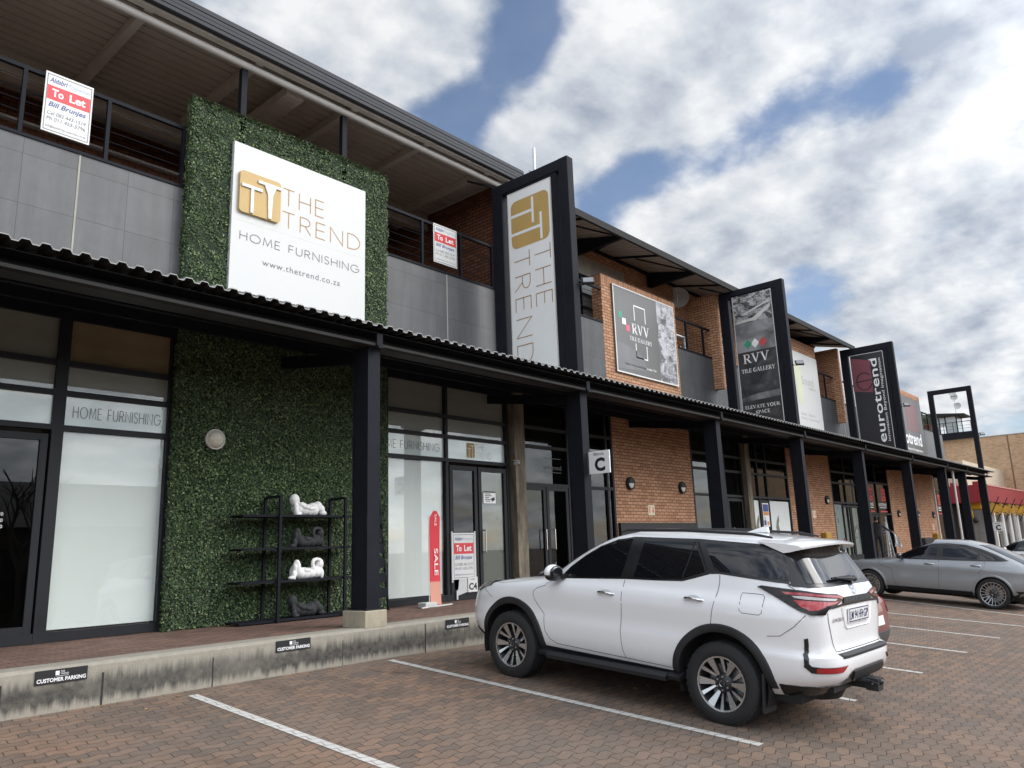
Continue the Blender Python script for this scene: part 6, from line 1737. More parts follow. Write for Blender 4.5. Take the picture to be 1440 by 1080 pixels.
    g = MB(); S.patch(g, rr([(-.70, 1.365), (.70, 1.365), (.69, 1.40), (.60, 1.69), (-.60, 1.69), (-.69, 1.40)]), .009, .006, dq=.05); rw = cpart(t, 'rear_window', g, M['privacy'])
    g = MB(); S.patch(g, rr([(-.56, 1.60), (.56, 1.60), (.60, 1.69), (-.60, 1.69)]), .012, .004, dq=.05); o = g.build('rear_header', M['gloss_black'], None, 40); o.parent = rw
    g = MB(); 
    for yy in (.0,):
        P = lambda u, v: tuple(S.P(S.qr(u, v), v)+S.N(S.qr(u, v), v)*.0145)
        ribbon(g, [(.28, 1.63), (.31, 1.645), (.34, 1.66), (.40, 1.662), (.44, 1.645), (.50, 1.635)], .010, P); ribbon(g, [(.28, 1.62), (.50, 1.62)], .012, P)
    o = g.build('window_sticker', M['white_text'], None, None, fixn=False); o.parent = rw
    # wiper
    g = MB(); g.tube([(3.665, .10, 1.385), (3.675, -.10, 1.40), (3.66, -.36, 1.415)], [.022, .016, .008], 8); g.ball((3.665, .10, 1.385), .03); g.box(3.64, 3.655, -.42, .05, 1.40, 1.418); cpart(t, 'rear_wiper', g, M['trim'])
    # spoiler
    g = MB(); n = 18; vs = []; fs = []
    for i in range(n+1):
        y = -.665+1.33*i/n; e = 1-abs(2*i/n-1)**6
        sw = .22*(1-(abs(y)/.665)**2.5)
        prof = [(3.04, 1.778-.05*(y/.665)**2), (3.30, 1.765-.05*(y/.665)**2), (3.44+sw*.5, 1.750-.045*(y/.665)**2), (3.475+sw*.55, 1.735-.045*(y/.665)**2), (3.47+sw*.55, 1.715-.045*(y/.665)**2), (3.36+sw*.25, 1.69-.05*(y/.665)**2), (3.30, 1.68-.05*(y/.665)**2)]
        vs += [(x, y, z) for x, z in prof]
    m = 7
    for i in range(n):
        for j in range(m): fs.append((i*m+j, i*m+(j+1) % m, (i+1)*m+(j+1) % m, (i+1)*m+j))
    fs += [tuple(range(m)), tuple(n*m+j for j in range(m-1, -1, -1))]
    g.add(vs, fs); sp = cpart(t, 'roof_spoiler', g, M['pearl'], 45, True)
    g = MB(); g.box(3.565, 3.578, -.16, .16, 1.716, 1.730); o = g.build('brake_light', M['lamp_red'], None); o.parent = sp
    g = MB(); g.prism([(2.62, 1.795), (2.80, 1.858), (2.84, 1.855), (2.85, 1.80)], -.022, .022, 'y'); cpart(t, 'antenna_fin', g, M['pearl'], 60, True)
    # tailgate: shut lines, garnish, plate pocket, plate, badge, lettering
    g = MB()
    for sg in (-1, 1):
        S.line(g, [(S.qr(sg*.775, 1.345), 1.345), (S.qr(sg*.76, 1.28), 1.28)]); S.line(g, rr([(sg*.655, 1.12), (sg*.645, 1.02), (sg*.60, .86), (sg*.56, .775)]), .007)
    S.line(g, rr([(-.56, .775), (0, .772), (.56, .775)]), .007); cpart(t, 'panel_gap', g, M['gap'])
    g = MB(); S.patch(g, rr([(-.36, 1.185), (.36, 1.185), (.34, 1.238), (-.34, 1.238)]), .020, .04, dq=.05); ga = cpart(t, 'tailgate_garnish', g, M['trim'])
    P = lambda u, v: tuple(S.P(S.qr(u, v), v)+S.N(S.qr(u, v), v)*.023)
    g = MB(); put_text(g, 'FORTUNER', -.30, 1.196, w=.60, h=.030, plane=P, spacing=1.5, bold=.01); o = g.build('lettering', plain('dark_grey_letters', (.075, .075, .08), .4), None, None, fixn=False); o.parent = ga
    g = MB(); S.patch(g, rr([(-.70, 1.165), (-.36, 1.185), (.36, 1.185), (.70, 1.165), (.66, 1.150), (.36, 1.166), (-.36, 1.166), (-.66, 1.150)]), .010, .02, dq=.05); cpart(t, 'tailgate_strip', g, M['gloss_black'])
    g = MB()
    P0 = lambda u, v, o=0: tuple(S.P(S.qr(u, v), v)+S.N(S.qr(u, v), v)*o)
    lip = [(-.40, 1.15), (-.33, .97), (-.29, .945), (.29, .945), (.33, .97), (.40, 1.15)]
    lo_ = [(-.37, 1.15), (-.305, .985), (-.275, .965), (.275, .965), (.305, .985), (.37, 1.15)]
    vs = [P0(*a, .002) for a in lip]+[P0((a[0]+b[0])/2, (a[1]+b[1])/2, .010) for a, b in zip(lip, lo_)]+[P0(*a, -.004) for a in lo_]
    fs = []
    for i in range(5):
        for j in range(2): fs.append((j*6+i, j*6+i+1, (j+1)*6+i+1, (j+1)*6+i))
    g.add(vs, fs); cpart(t, 'plate_recess', g, M['pearl'], 40)
    g = MB(); g.box(3.722, 3.734, -.255, .255, 1.005, 1.135); pl = cpart(t, 'number_plate', g, M['plate_white'], None, True)
    P = lambda u, v: (3.737, u, v)
    g = MB(); put_text(g, 'LM 94 HF', -.232, 1.030, w=.305, h=.078, plane=P, bold=.004); put_text(g, 'GP', .122, 1.030, w=.108, h=.078, plane=P, bold=.004)
    ribbon(g, [(.09, 1.03), (.09, 1.10)], .012, P); ribbon(g, [(.075, 1.07), (.105, 1.07)], .01, P)
    for a, b, c, d in ((-.25, .25, 1.122, 1.131), (-.25, .25, 1.009, 1.018), (-.25, -.242, 1.009, 1.131), (.242, .25, 1.009, 1.131)): rect(g, lambda u, v: (3.7355, u, v), a, b, c, d)
    o = g.build('lettering', M['plate_blue'], None, None, fixn=False); o.parent = pl
    P = lambda u, v: tuple(S.P(S.qr(u, v), v)+S.N(S.qr(u, v), v)*.008)
    g = MB()
    def ell(cx, cz, rx, rz): ribbon(g, [(cx+rx*math.cos(R(a)), cz+rz*math.sin(R(a))) for a in range(0, 361, 15)], .012, P)
    ell(0, 1.300, .062, .042); ell(0, 1.316, .045, .016); ell(0, 1.292, .018, .034); cpart(t, 'badge', g, M['badge'], None)
    g = MB(); put_text(g, '2.4 GD', -.60, 1.035, w=.20, h=.032, plane=P, shear=.3, bold=.02); tx = cpart(t, 'model_lettering', g, M['badge'], None)
    g = MB(); put_text(g, '6', -.385, 1.035, h=.032, plane=P, shear=.3, bold=.02); o = g.build('numeral', M['lamp_red'], None, None, fixn=False); o.parent = tx
    # bumper: step pad, black valance sweeping up to a bright diffuser bar
    g = MB(); n = 12; vs = []; fs = []
    for i in range(n+1):
        y = -.56+1.12*i/n; xo = S.P(S.qr(y, .735), .735).x
        vs += [(xo-.095, y, .762), (xo-.01, y, .757), (xo+.008, y, .745), (xo+.008, y, .722), (xo-.05, y, .715)]
    for i in range(n): fs += [(5*i+j, 5*i+j+1, 5*(i+1)+j+1, 5*(i+1)+j) for j in range(4)]
    g.add(vs, fs); cpart(t, 'bumper_step', g, M['trim'], 30, False)
    q = S.qs
    val = [(q(3.30, .37), .37), (q(3.30, .475), .475), (q(3.60, .475), .475), (S.qr(-.70, .475), .475), (S.qr(-.52, .50), .50), (S.qr(-.40, .60), .60), (S.qr(-.36, .615), .615)]
    val += [(4-a, b) for a, b in reversed(val)]
    g = MB(); S.patch(g, val, .006, .02, dq=.04, dz=.04); cpart(t, 'rear_valance', g, M['gloss_black'])
    g = MB(); S.patch(g, rr([(-.38, .60), (.38, .60), (.36, .52), (-.36, .52)]), .020, .03, dq=.05); cpart(t, 'diffuser', g, M['trim'])
    g = MB(); P1 = lambda u, v: tuple(S.P(S.qr(u, v), v)+S.N(S.qr(u, v), v)*.024); ribbon(g, [(-.36, .53), (-.2, .515), (.2, .515), (.36, .53)], .012, P1)
    ribbon(g, [(-.72, .485), (-.54, .505), (-.41, .612), (.41, .612), (.54, .505), (.72, .485)], .010, lambda u, v: tuple(S.P(S.qr(u, v), v)+S.N(S.qr(u, v), v)*.012)); cpart(t, 'bright_trim', g, M['badge'], None)
    # towbar, exhaust, spare wheel
    g = MB(); g.box(3.55, 3.66, -.50, .50, .40, .48); g.box(3.60, 3.84, -.05, .05, .40, .465); g.box(3.79, 3.90, -.07, .07, .39, .50); g.prism([(3.64, -.15), (3.83, -.11), (3.83, .11), (3.64, .15)], .47, .49, 'z'); tb = cpart(t, 'towbar', g, M['trim'], None, True)
    g = MB(); g.tube([(3.85, -.085, .43), (3.85, .085, .43)], .014, 8); g.ball((3.85, -.085, .45), .018); g.tube([(3.82, -.075, .485), (3.90, -.075, .46)], .008, 6); g.ball((3.90, 0, .47), .028); o = g.build('tow_bolts', M['dark_alloy'], None, 40); o.parent = tb
    g = MB(); g.lathe([(0, .0), (.30, .02), (.34, .10), (.30, .18), (0, .20)], 24, 0, Matrix.Translation((3.22, 0, .24))); cpart(t, 'spare_wheel', g, M['rubber'])
    g = MB(); S.patch(g, [(S.qs(-.55, .37), .37), (S.qs(-.62, .46), .46), (S.qfr(-.7, .50), .50), (S.qfr(-.3, .50), .50), (S.qfr(-.3, .37), .37)][::-1], .008, .02, dq=.05); g = mirror_y(g); cpart(t, 'front_valance', g, M['trim'])
    return t
white_suv()
def simple_car(name, label, mat, O, heading, S, wb, wr, rim, sur, panes, style, arch=.40, ww=.235, track=.80, trim=None, zb=.28, lines=(), handles=(), rear_glass=None, screen=None, lamp=None):
    t = thing(name, label, 'car', group='cars parked in the bays')
    place(t, O, heading, .075)
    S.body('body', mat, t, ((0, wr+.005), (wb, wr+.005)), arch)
    for x in (0, wb):
        for sg in (-1, 1): wheel(t, x, sg*track, wr, ww, rim, style); fender_liner(t, x, wr, arch-.005, sg, track+.10-.54, track+.10)
        mb = MB(); flare(S, mb, x, wr+.005, arch-.012, arch+.045, -2, 182, .012); m_ = trim or mat
        cpart(t, 'arch_trim', mb, m_); cpart(t, 'arch_trim', mirrored(mb), m_)
    mb = MB(); mb.box(-.6, wb+.7, -.68, .68, zb-.06, zb+.05); cpart(t, 'underbody', mb, M['under'])
    sd = S.side
    for mir in (0, 1):
        F = (lambda g: mirrored(g)) if mir else (lambda g: g)
        g = MB(); S.patch(g, sd(sur), .003, .012); cpart(t, 'window_surround', F(g), M['gloss_black'])
        for p in panes:
            g = MB(); S.patch(g, sd(p), .007, .006); cpart(t, 'side_window', F(g), M['car_glass'])
        g = MB(); 
        for l in lines: S.line(g, sd(l))
        if lines: cpart(t, 'panel_gap', F(g), M['gap'])
        g = MB(); S.patch(g, sd([(arch+.03, zb+.005), (arch+.04, zb+.10), (wb-arch-.04, zb+.10), (wb-arch-.03, zb+.005)]), .008, .02); cpart(t, 'sill', F(g), M['trim'])
        for x, z in handles:
            yy = S.side_y(x, z); h = MB(); h.tube([(x-.11, yy, z), (x-.09, yy-.03, z+.002), (x+.09, yy-.03, z), (x+.11, yy, z-.003)], [.010, .015, .015, .010], 8); cpart(t, 'door_handle', F(h), M['chrome'], 50)
        yy = S.side_y(.85, sur[0][1]); h = MB(); h.ball((.80, yy-.13, sur[0][1]+.07), .065, .12, .075, 16, 10); mp = cpart(t, 'door_mirror', F(h), mat if name != 'parked_coupe' else M['gloss_black'])
        h = MB(); h.bar((.82, yy-.1, sur[0][1]+.02), (.84, yy+.03, sur[0][1]+.02), .06, .04); o = F(h).build('mirror_base', M['gloss_black'], None); o.parent = mp
        if lamp:
            g = MB(); S.patch(g, lamp(S), .010, .02, dq=.03, dz=.03); cpart(t, 'tail_lamp', F(g), M['lamp_red'])
    if rear_glass:
        g = MB(); S.patch(g, S.rear(rear_glass), .006, .01, dq=.05); cpart(t, 'rear_window', g, M['privacy'])
    if screen:
        a, b, c, d = screen; g = MB(); S.patch(g, [(S.qfr(-a, b), b), (S.qfr(a, b), b), (S.qfr(c, d), d), (S.qfr(-c, d), d)], .005, .01, dq=.05); cpart(t, 'windscreen', g, M['car_glass'])
    return t
def other_cars():
    cz = lambda top, lo=.28: [lo, lo+.04, lo+.09, .44, .5, .56, .62, .68, .74, .80, .85, .89, .93, .96, .99, 1.02, 1.045, 1.07, 1.10, 1.14, 1.19, 1.24, 1.29, 1.34, 1.39, 1.43, 1.47]+[top-.12+.12*k for k in (.15, .4, .6, .75, .86, .94, 1.0)]
    nf = [(.28, 5), (.9, 5), (1.1, 4), (1.5, 3.6), (1.6, 2.8)]
    S = Shape([(.28, -.72), (.45, -.86), (.6, -.88), (.75, -.86), (.85, -.80), (.92, -.66), (.97, -.40), (1.01, -.05), (1.04, .25), (1.07, .45), (1.12, .56), (1.25, .82), (1.40, 1.16), (1.50, 1.46), (1.56, 1.75), (1.59, 2.0), (1.60, 2.12)],
              [(.28, 3.45), (.4, 3.72), (.6, 3.84), (.8, 3.87), (.95, 3.86), (1.02, 3.81), (1.06, 3.70), (1.15, 3.50), (1.28, 3.22), (1.40, 2.95), (1.50, 2.68), (1.56, 2.45), (1.60, 2.25)],
              [(.28, .84), (.4, .915), (.6, .940), (.78, .930), (.9, .938), (1.0, .905), (1.06, .85), (1.12, .805), (1.3, .735), (1.5, .645), (1.56, .56), (1.59, .45), (1.60, .32)], 1.55, nf, [(.28, 5.5), (.9, 6), (1.1, 5), (1.5, 4.2), (1.6, 3)], cz(1.60))
    sur = [(.60, 1.078), (.9, 1.235), (1.2, 1.385), (1.5, 1.475), (1.9, 1.515), (2.3, 1.495), (2.65, 1.41), (2.95, 1.29), (3.22, 1.155), (3.10, 1.135), (2.6, 1.115), (1.6, 1.09), (1.0, 1.075)]
    panes = [[(.74, 1.10), (.95, 1.225), (1.22, 1.355), (1.52, 1.44), (1.66, 1.46), (1.62, 1.115), (1.1, 1.098)], [(1.76, 1.12), (1.78, 1.475), (1.95, 1.488), (2.3, 1.465), (2.52, 1.41), (2.55, 1.14), (2.2, 1.128)], [(2.60, 1.142), (2.58, 1.395), (2.8, 1.315), (3.08, 1.175), (3.04, 1.158)]]
    lines = [[(.62, 1.05), (.60, .8), (.62, .55), (.70, .40)], [(1.70, 1.10), (1.72, .8), (1.70, .40)], [(2.72, 1.12), (2.70, .95), (2.60, .82)], [(-.2, .93), (.2, 1.0), (.5, 1.055)]]
    lamp = lambda S: [(S.qs(3.62, .955), .955), (S.qs(3.66, .98), .98), (S.qr(-.55, .985), .985), (S.qr(-.55, .93), .93), (S.qs(3.72, .90), .90)]
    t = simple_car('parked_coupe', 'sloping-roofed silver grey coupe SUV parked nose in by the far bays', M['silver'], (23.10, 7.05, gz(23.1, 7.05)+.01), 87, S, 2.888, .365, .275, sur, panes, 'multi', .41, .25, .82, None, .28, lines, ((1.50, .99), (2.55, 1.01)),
                   [(-.62, 1.08), (.62, 1.08), (.50, 1.50), (-.50, 1.50)], (.66, 1.10, .56, 1.50), lamp)
    g = MB(); S.patch(g, [(S.qs(3.35, .285), .285), (S.qs(3.36, .46), .46), (S.qr(-.8, .46), .46), (S.qr(-.8, .285), .285)], .008, .02); g = mirror_y(g); cpart(t, 'rear_valance', g, M['trim'])
    # red car, mostly hidden behind the white one
    S2 = Shape([(.28, -.62), (.45, -.80), (.6, -.84), (.75, -.82), (.85, -.76), (.92, -.6), (.97, -.3), (1.01, .1), (1.05, .4), (1.12, .55), (1.25, .80), (1.40, 1.12), (1.50, 1.40), (1.55, 1.65), (1.58, 1.9), (1.60, 2.1)],
               [(.28, 3.30), (.4, 3.48), (.6, 3.53), (.8, 3.50), (.93, 3.46), (.98, 3.40), (1.05, 3.28), (1.2, 3.03), (1.35, 2.80), (1.48, 2.60), (1.55, 2.45), (1.60, 2.2)],
               [(.28, .78), (.4, .86), (.6, .895), (.8, .895), (.95, .875), (1.02, .84), (1.1, .79), (1.3, .72), (1.5, .63), (1.55, .56), (1.58, .45), (1.60, .3)], 1.4, nf, [(.28, 5), (.9, 6), (1.1, 5.5), (1.5, 4.2), (1.6, 3)], cz(1.60))
    sur2 = [(.55, 1.07), (.9, 1.25), (1.2, 1.39), (1.5, 1.46), (2.1, 1.49), (2.5, 1.42), (2.8, 1.18), (2.7, 1.11), (1.6, 1.075), (1.0, 1.06)]
    panes2 = [[(.7, 1.09), (.95, 1.24), (1.22, 1.36), (1.5, 1.43), (1.52, 1.10)], [(1.6, 1.10), (1.6, 1.44), (2.1, 1.46), (2.4, 1.38), (2.6, 1.15)]]
    lamp2 = lambda S: [(S.qs(3.2, .93), .93), (S.qs(3.25, .97), .97), (S.qr(-.62, .95), .95), (S.qr(-.52, .86), .86), (S.qr(-.62, .78), .78), (S.qs(3.38, .76), .76)]
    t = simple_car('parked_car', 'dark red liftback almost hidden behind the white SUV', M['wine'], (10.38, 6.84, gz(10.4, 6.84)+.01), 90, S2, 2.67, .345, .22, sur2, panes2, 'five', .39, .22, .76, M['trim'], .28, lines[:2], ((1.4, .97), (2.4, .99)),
                   [(-.60, 1.00), (.60, 1.00), (.52, 1.50), (-.52, 1.50)], (.62, 1.10, .54, 1.48), lamp2)
    g = MB(); S2.patch(g, [(S2.qs(3.2, .30), .30), (S2.qs(3.2, .50), .50), (S2.qr(-.72, .50), .50), (S2.qr(-.5, .58), .58), (S2.qr(.5, .58), .58), (4-S2.qr(-.72, .50), .50), (4-S2.qs(3.2, .50), .50), (4-S2.qs(3.2, .30), .30)], .010, .02, dq=.05); cpart(t, 'rear_valance', g, plain('grey_plastic', (.07, .07, .072), .6))
    P = lambda u, v: tuple(S2.P(S2.qr(u, v), v)+S2.N(S2.qr(u, v), v)*.012)
    g = MB(); poly(g, P, [(-.26, .66), (.26, .66), (.26, .77), (-.26, .77)]); cpart(t, 'number_plate', g, M['plate_white'], None)
    g = MB()
    for a in (90, 210, 330):
        c, s_ = math.cos(R(a)), math.sin(R(a)); p, q = -s_, c
        poly(g, P, [(0, .87), (.025*c+.018*p, .87+.025*s_+.018*q), (.055*c, .87+.055*s_), (.025*c-.018*p, .87+.025*s_-.018*q)])
    cpart(t, 'badge', g, M['badge'], None)
    g = MB(); g.tube([(3.36, .05, 1.03), (3.34, .2, 1.06), (3.26, .48, 1.10)], [.018, .015, .008], 8); cpart(t, 'rear_wiper', g, M['trim'])
    # far white car
    S3 = Shape([(a, b) for a, b in ((.28, -.62), (.5, -.82), (.75, -.82), (.9, -.70), (1.0, -.3), (1.06, .2), (1.10, .5), (1.3, .78), (1.5, 1.15), (1.58, 1.4), (1.62, 1.7), (1.65, 2.0))],
               [(.28, 3.3), (.5, 3.52), (.8, 3.52), (1.0, 3.48), (1.3, 3.38), (1.5, 3.25), (1.6, 3.0), (1.65, 2.4)], [(.28, .78), (.45, .88), (.8, .90), (1.0, .87), (1.1, .81), (1.3, .74), (1.5, .66), (1.6, .56), (1.64, .42), (1.65, .3)], 1.4, nf, [(.28, 5), (1.6, 5)], cz(1.65))
    sur3 = [(.60, 1.10), (.85, 1.29), (1.15, 1.46), (1.5, 1.55), (2.6, 1.57), (3.2, 1.48), (3.2, 1.15), (2.0, 1.12), (1.0, 1.10)]
    panes3 = [[(.75, 1.12), (.95, 1.29), (1.2, 1.43), (1.5, 1.51), (1.55, 1.14)], [(1.64, 1.14), (1.62, 1.52), (2.5, 1.53), (2.55, 1.15)], [(2.63, 1.16), (2.6, 1.53), (3.1, 1.46), (3.1, 1.17)]]
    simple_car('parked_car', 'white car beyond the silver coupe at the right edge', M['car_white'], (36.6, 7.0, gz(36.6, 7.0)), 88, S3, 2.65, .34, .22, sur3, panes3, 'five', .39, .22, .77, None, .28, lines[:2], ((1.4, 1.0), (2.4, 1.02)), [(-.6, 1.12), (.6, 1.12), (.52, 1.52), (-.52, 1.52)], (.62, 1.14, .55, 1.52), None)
other_cars()
def yellow_kerb():
    pts = [Vector((28.2, 8.1)), Vector((24.75, 5.05)), Vector((24.2, 3.6)), Vector((24.15, 2.2))]
    seg = []
    for a, b in zip(pts[:-1], pts[1:]):
        k = max(1, int((b-a).length/.55)); seg += [a.lerp(b, i/k) for i in range(k)]
    seg.append(pts[-1])
    mb = MB()
    for i, (a, b) in enumerate(zip(seg[:-1], seg[1:])):
        z = gz((a.x+b.x)/2, (a.y+b.y)/2); d = (b-a).normalized()*.004
        mb.bar((a.x+d.x, a.y+d.y, gz(a.x, a.y)+.06), (b.x-d.x, b.y-d.y, gz(b.x, b.y)+.06), .16, .18, i % 2)
    tag(mb.build('traffic_kerb', [plain('yellow_kerb_paint', (.50, .36, .10), .7, var=.3), M['concrete']]), 'yellow and grey painted kerb beyond the silver coupe', 'kerb', kind='structure')
yellow_kerb()

# ================================================================== people and the far end
def skin_person(name, label, joints, edges, mats_part, loc, rotz):
    """one continuous body grown round a jointed skeleton; clothing by region"""
    me = bpy.data.meshes.new(name); me.from_pydata([j[0] for j in joints], edges, [])
    o = bpy.data.objects.new(name, me); COL.objects.link(o)
    md = o.modifiers.new('s', 'SKIN'); md.use_smooth_shade = True
    for v, j in zip(me.skin_vertices[0].data, joints): v.radius = j[1]
    me.skin_vertices[0].data[0].use_root = True
    sb = o.modifiers.new('u', 'SUBSURF'); sb.levels = 2; sb.render_levels = 2
    dg = bpy.context.evaluated_depsgraph_get(); nm = bpy.data.meshes.new_from_object(o.evaluated_get(dg))
    bpy.data.objects.remove(o); bpy.data.meshes.remove(me)
    nm.name = name; nm.materials.clear()
    for m in mats_part[0]: nm.materials.append(m)
    for p in nm.polygons: p.material_index = mats_part[1](p.center); p.use_smooth = True
    r = bpy.data.objects.new(name, nm); COL.objects.link(r); r.location = loc; r.rotation_euler = (0, 0, rotz)
    tag(r, label, 'person'); return r
def person():
    # faces the doorway (local +Y), right arm reaching out to local +X holding a white cloth
    J = [((0, 0, .95), (.165, .12)), ((0, .0, 1.12), (.165, .12)), ((0, -.01, 1.30), (.18, .12)), ((0, -.01, 1.42), (.13, .10)), ((0, .0, 1.50), (.060, .060)), ((0, .02, 1.60), (.078, .092)), ((0, .02, 1.70), (.074, .090)), ((0, .01, 1.755), (.04, .05)),
         ((.19, -.01, 1.38), (.075, .07)), ((.36, .03, 1.20), (.055, .052)), ((.56, .10, 1.06), (.042, .040)), ((.64, .12, 1.03), (.034, .028)),
         ((-.19, -.01, 1.38), (.075, .07)), ((-.25, .0, 1.12), (.055, .052)), ((-.22, .14, .98), (.042, .04)), ((-.20, .20, .96), (.034, .026)),
         ((.10, 0, .88), (.105, .105)), ((.11, .02, .50), (.070, .072)), ((.11, -.02, .10), (.048, .05)), ((.11, .08, .045), (.045, .036)), ((.11, .18, .03), (.04, .026)),
         ((-.10, 0, .88), (.105, .105)), ((-.11, .02, .50), (.070, .072)), ((-.11, -.02, .10), (.048, .05)), ((-.11, .08, .045), (.045, .036)), ((-.11, .18, .03), (.04, .026))]
    hx, hy, hz = .66, .125, 1.02
    n0 = len(J)
    for i, (a, l) in enumerate(((-.6, .07), (-.25, .085), (.1, .09), (.4, .08), (.9, .055))):      # fingers and thumb closed over the cloth
        J += [((hx+.035, hy+.022*(i-1.5), hz-.005), (.010, .010)), ((hx+.035+l*.55, hy+.024*(i-1.5), hz-.015), (.009, .009)), ((hx+.03+l*.6, hy+.024*(i-1.5), hz-.05), (.008, .008))]
    E = [(0, 1), (1, 2), (2, 3), (3, 4), (4, 5), (5, 6), (6, 7), (2, 8), (8, 9), (9, 10), (10, 11), (2, 12), (12, 13), (13, 14), (14, 15), (0, 16), (16, 17), (17, 18), (18, 19), (19, 20), (0, 21), (21, 22), (22, 23), (23, 24), (24, 25)]
    for i in range(5): b = n0+3*i; E += [(11, b), (b, b+1), (b+1, b+2)]
    skin = plain('skin', (.42, .22, .15), .5); jk = plain('dark_jacket', (.030, .029, .034), .8); tr = plain('dark_trousers', (.022, .024, .032), .8); hair = plain('dark_hair', (.012, .010, .010), .7); shoe = plain('black_shoes', (.012, .012, .012), .5)
    def reg(c):
        if c.z < .075: return 4
        if c.z < .90: return 2
        if c.z > 1.49 and abs(c.x) < .12: return 3 if (c.y < .06 and c.z > 1.55) or c.z > 1.69 else 0
        if c.x > .58 or (c.y > .16 and c.z < 1.0): return 0
        return 1
    p = skin_person('person', 'person in dark clothes at the far red-lettered shop door holding a white cloth', J, E, ([skin, jk, tr, hair, shoe], reg), (35.15, 10.62, .41), R(-68))
    mb = MB(); n = 8; vs = []; fs = []
    for i in range(n+1):
        for j in range(6):
            u, v = i/n, j/5; w = .05+.20*u
            vs.append((35.50+(v-.5)*.10+.03*math.sin(v*9+u*4), 10.03-(v-.5)*w-.10*u, 1.43-.58*u+.05*math.sin(v*7)))
    fs = [(i*6+j, i*6+j+1, (i+1)*6+j+1, (i+1)*6+j) for i in range(n) for j in range(5)]
    mb.add(vs, fs); m = len(vs); mb.add([(x, y+.008, z) for x, y, z in vs], fs)
    tag(mb.build('white_cloth', M['white'], None, 60, fixn=False), 'white cloth hanging from the hand of the person at the shop door', 'cloth')
    t = thing('folding_ladder', 'white folding ladder leaning inside the doorway beside the person', 'ladder', (37.2, 10.7, .41))
    for k, (a, b) in enumerate((((36.75, 10.75, .41), (37.05, 10.8, 1.95)), ((37.55, 10.75, .41), (37.1, 10.8, 2.15)), ((37.0, 10.72, .41), (37.1, 10.78, 2.15)))):
        mb = MB(); mb.bar(a, b, .05, .03); mb.build('leg', M['white'], t)
    mb = MB()
    for z in (.7, .95): mb.box(36.8, 37.05, 10.70, 10.76, z, z+.03)
    mb.build('step', M['white'], t)
person()
def patio():
    t = thing('patio_chair', 'chrome framed black chair on the balcony behind the dark railing', 'chair', (20.6, 11.25, 6.98-.3))
    z0 = 6.5
    mb = MB(); mb.tube([(-.25, -.22, 0), (-.25, .0, .45), (-.25, .25, .92), (.25, .25, .92), (.25, 0, .45), (.25, -.22, 0)], .016, 8); mb.build('frame', M['chrome'], t, 40, world=False)
    mb = MB(); mb.bevbox(-.23, .23, -.22, .2, .42, .46, .01); mb.build('seat', M['black'], t, world=False)
    mb = MB(); mb.bevbox(-.23, .23, .18, .23, .55, .90, .01); mb.build('backrest', M['black'], t, world=False)
    t.location = (20.45, 11.2, 6.62)
    t = thing('patio_table', 'small white table on the balcony right of the first billboard', 'table', (20.15, 11.3, 6.4))
    mb = MB(); mb.bevbox(-.4, .4, -.3, .3, 1.02, 1.07, .01); mb.build('table_top', M['white'], t, world=False)
    for x in (-.36, .36):
        for y in (-.26, .26): mb = MB(); mb.box(x-.02, x+.02, y-.02, y+.02, 0, 1.02); mb.build('leg', M['white'], t, world=False)
    # pot plants on the last balcony
    for i, (x, lab) in enumerate(((47.2, 'green pot plant on the last balcony left of its neighbour'), (48.9, 'brown pot plant on the last balcony nearest the empty frame'))):
        t = thing('pot_plant', lab, 'plant', (x, 11.3, 6.4), 'pot plants on the last balcony')
        mb = MB(); mb.lathe([(0, .5), (.18, .5), (.26, 1.05), (.28, 1.07), (.25, 1.08), (0, 1.0)], 16); mb.build('pot', plain('terracotta', (.16, .07, .045), .8), t, 40, world=False)
        mb = MB(); g = np.random.default_rng(i); n = 260
        for k in range(n):
            d = Vector(g.normal(size=3)).normalized()*(g.uniform(.1, .38)); c = Vector((0, 0, 1.38))+Vector((d.x, d.y, d.z*1.1)); u = Vector(g.normal(size=3)).normalized(); v = u.cross(d).normalized()
            mb.add([tuple(c-u*.07), tuple(c+v*.025), tuple(c+u*.07), tuple(c-v*.025)], [(0, 1, 2, 3)])
        mb.build('foliage', M['leaf'], t, fixn=False, world=False)
patio()
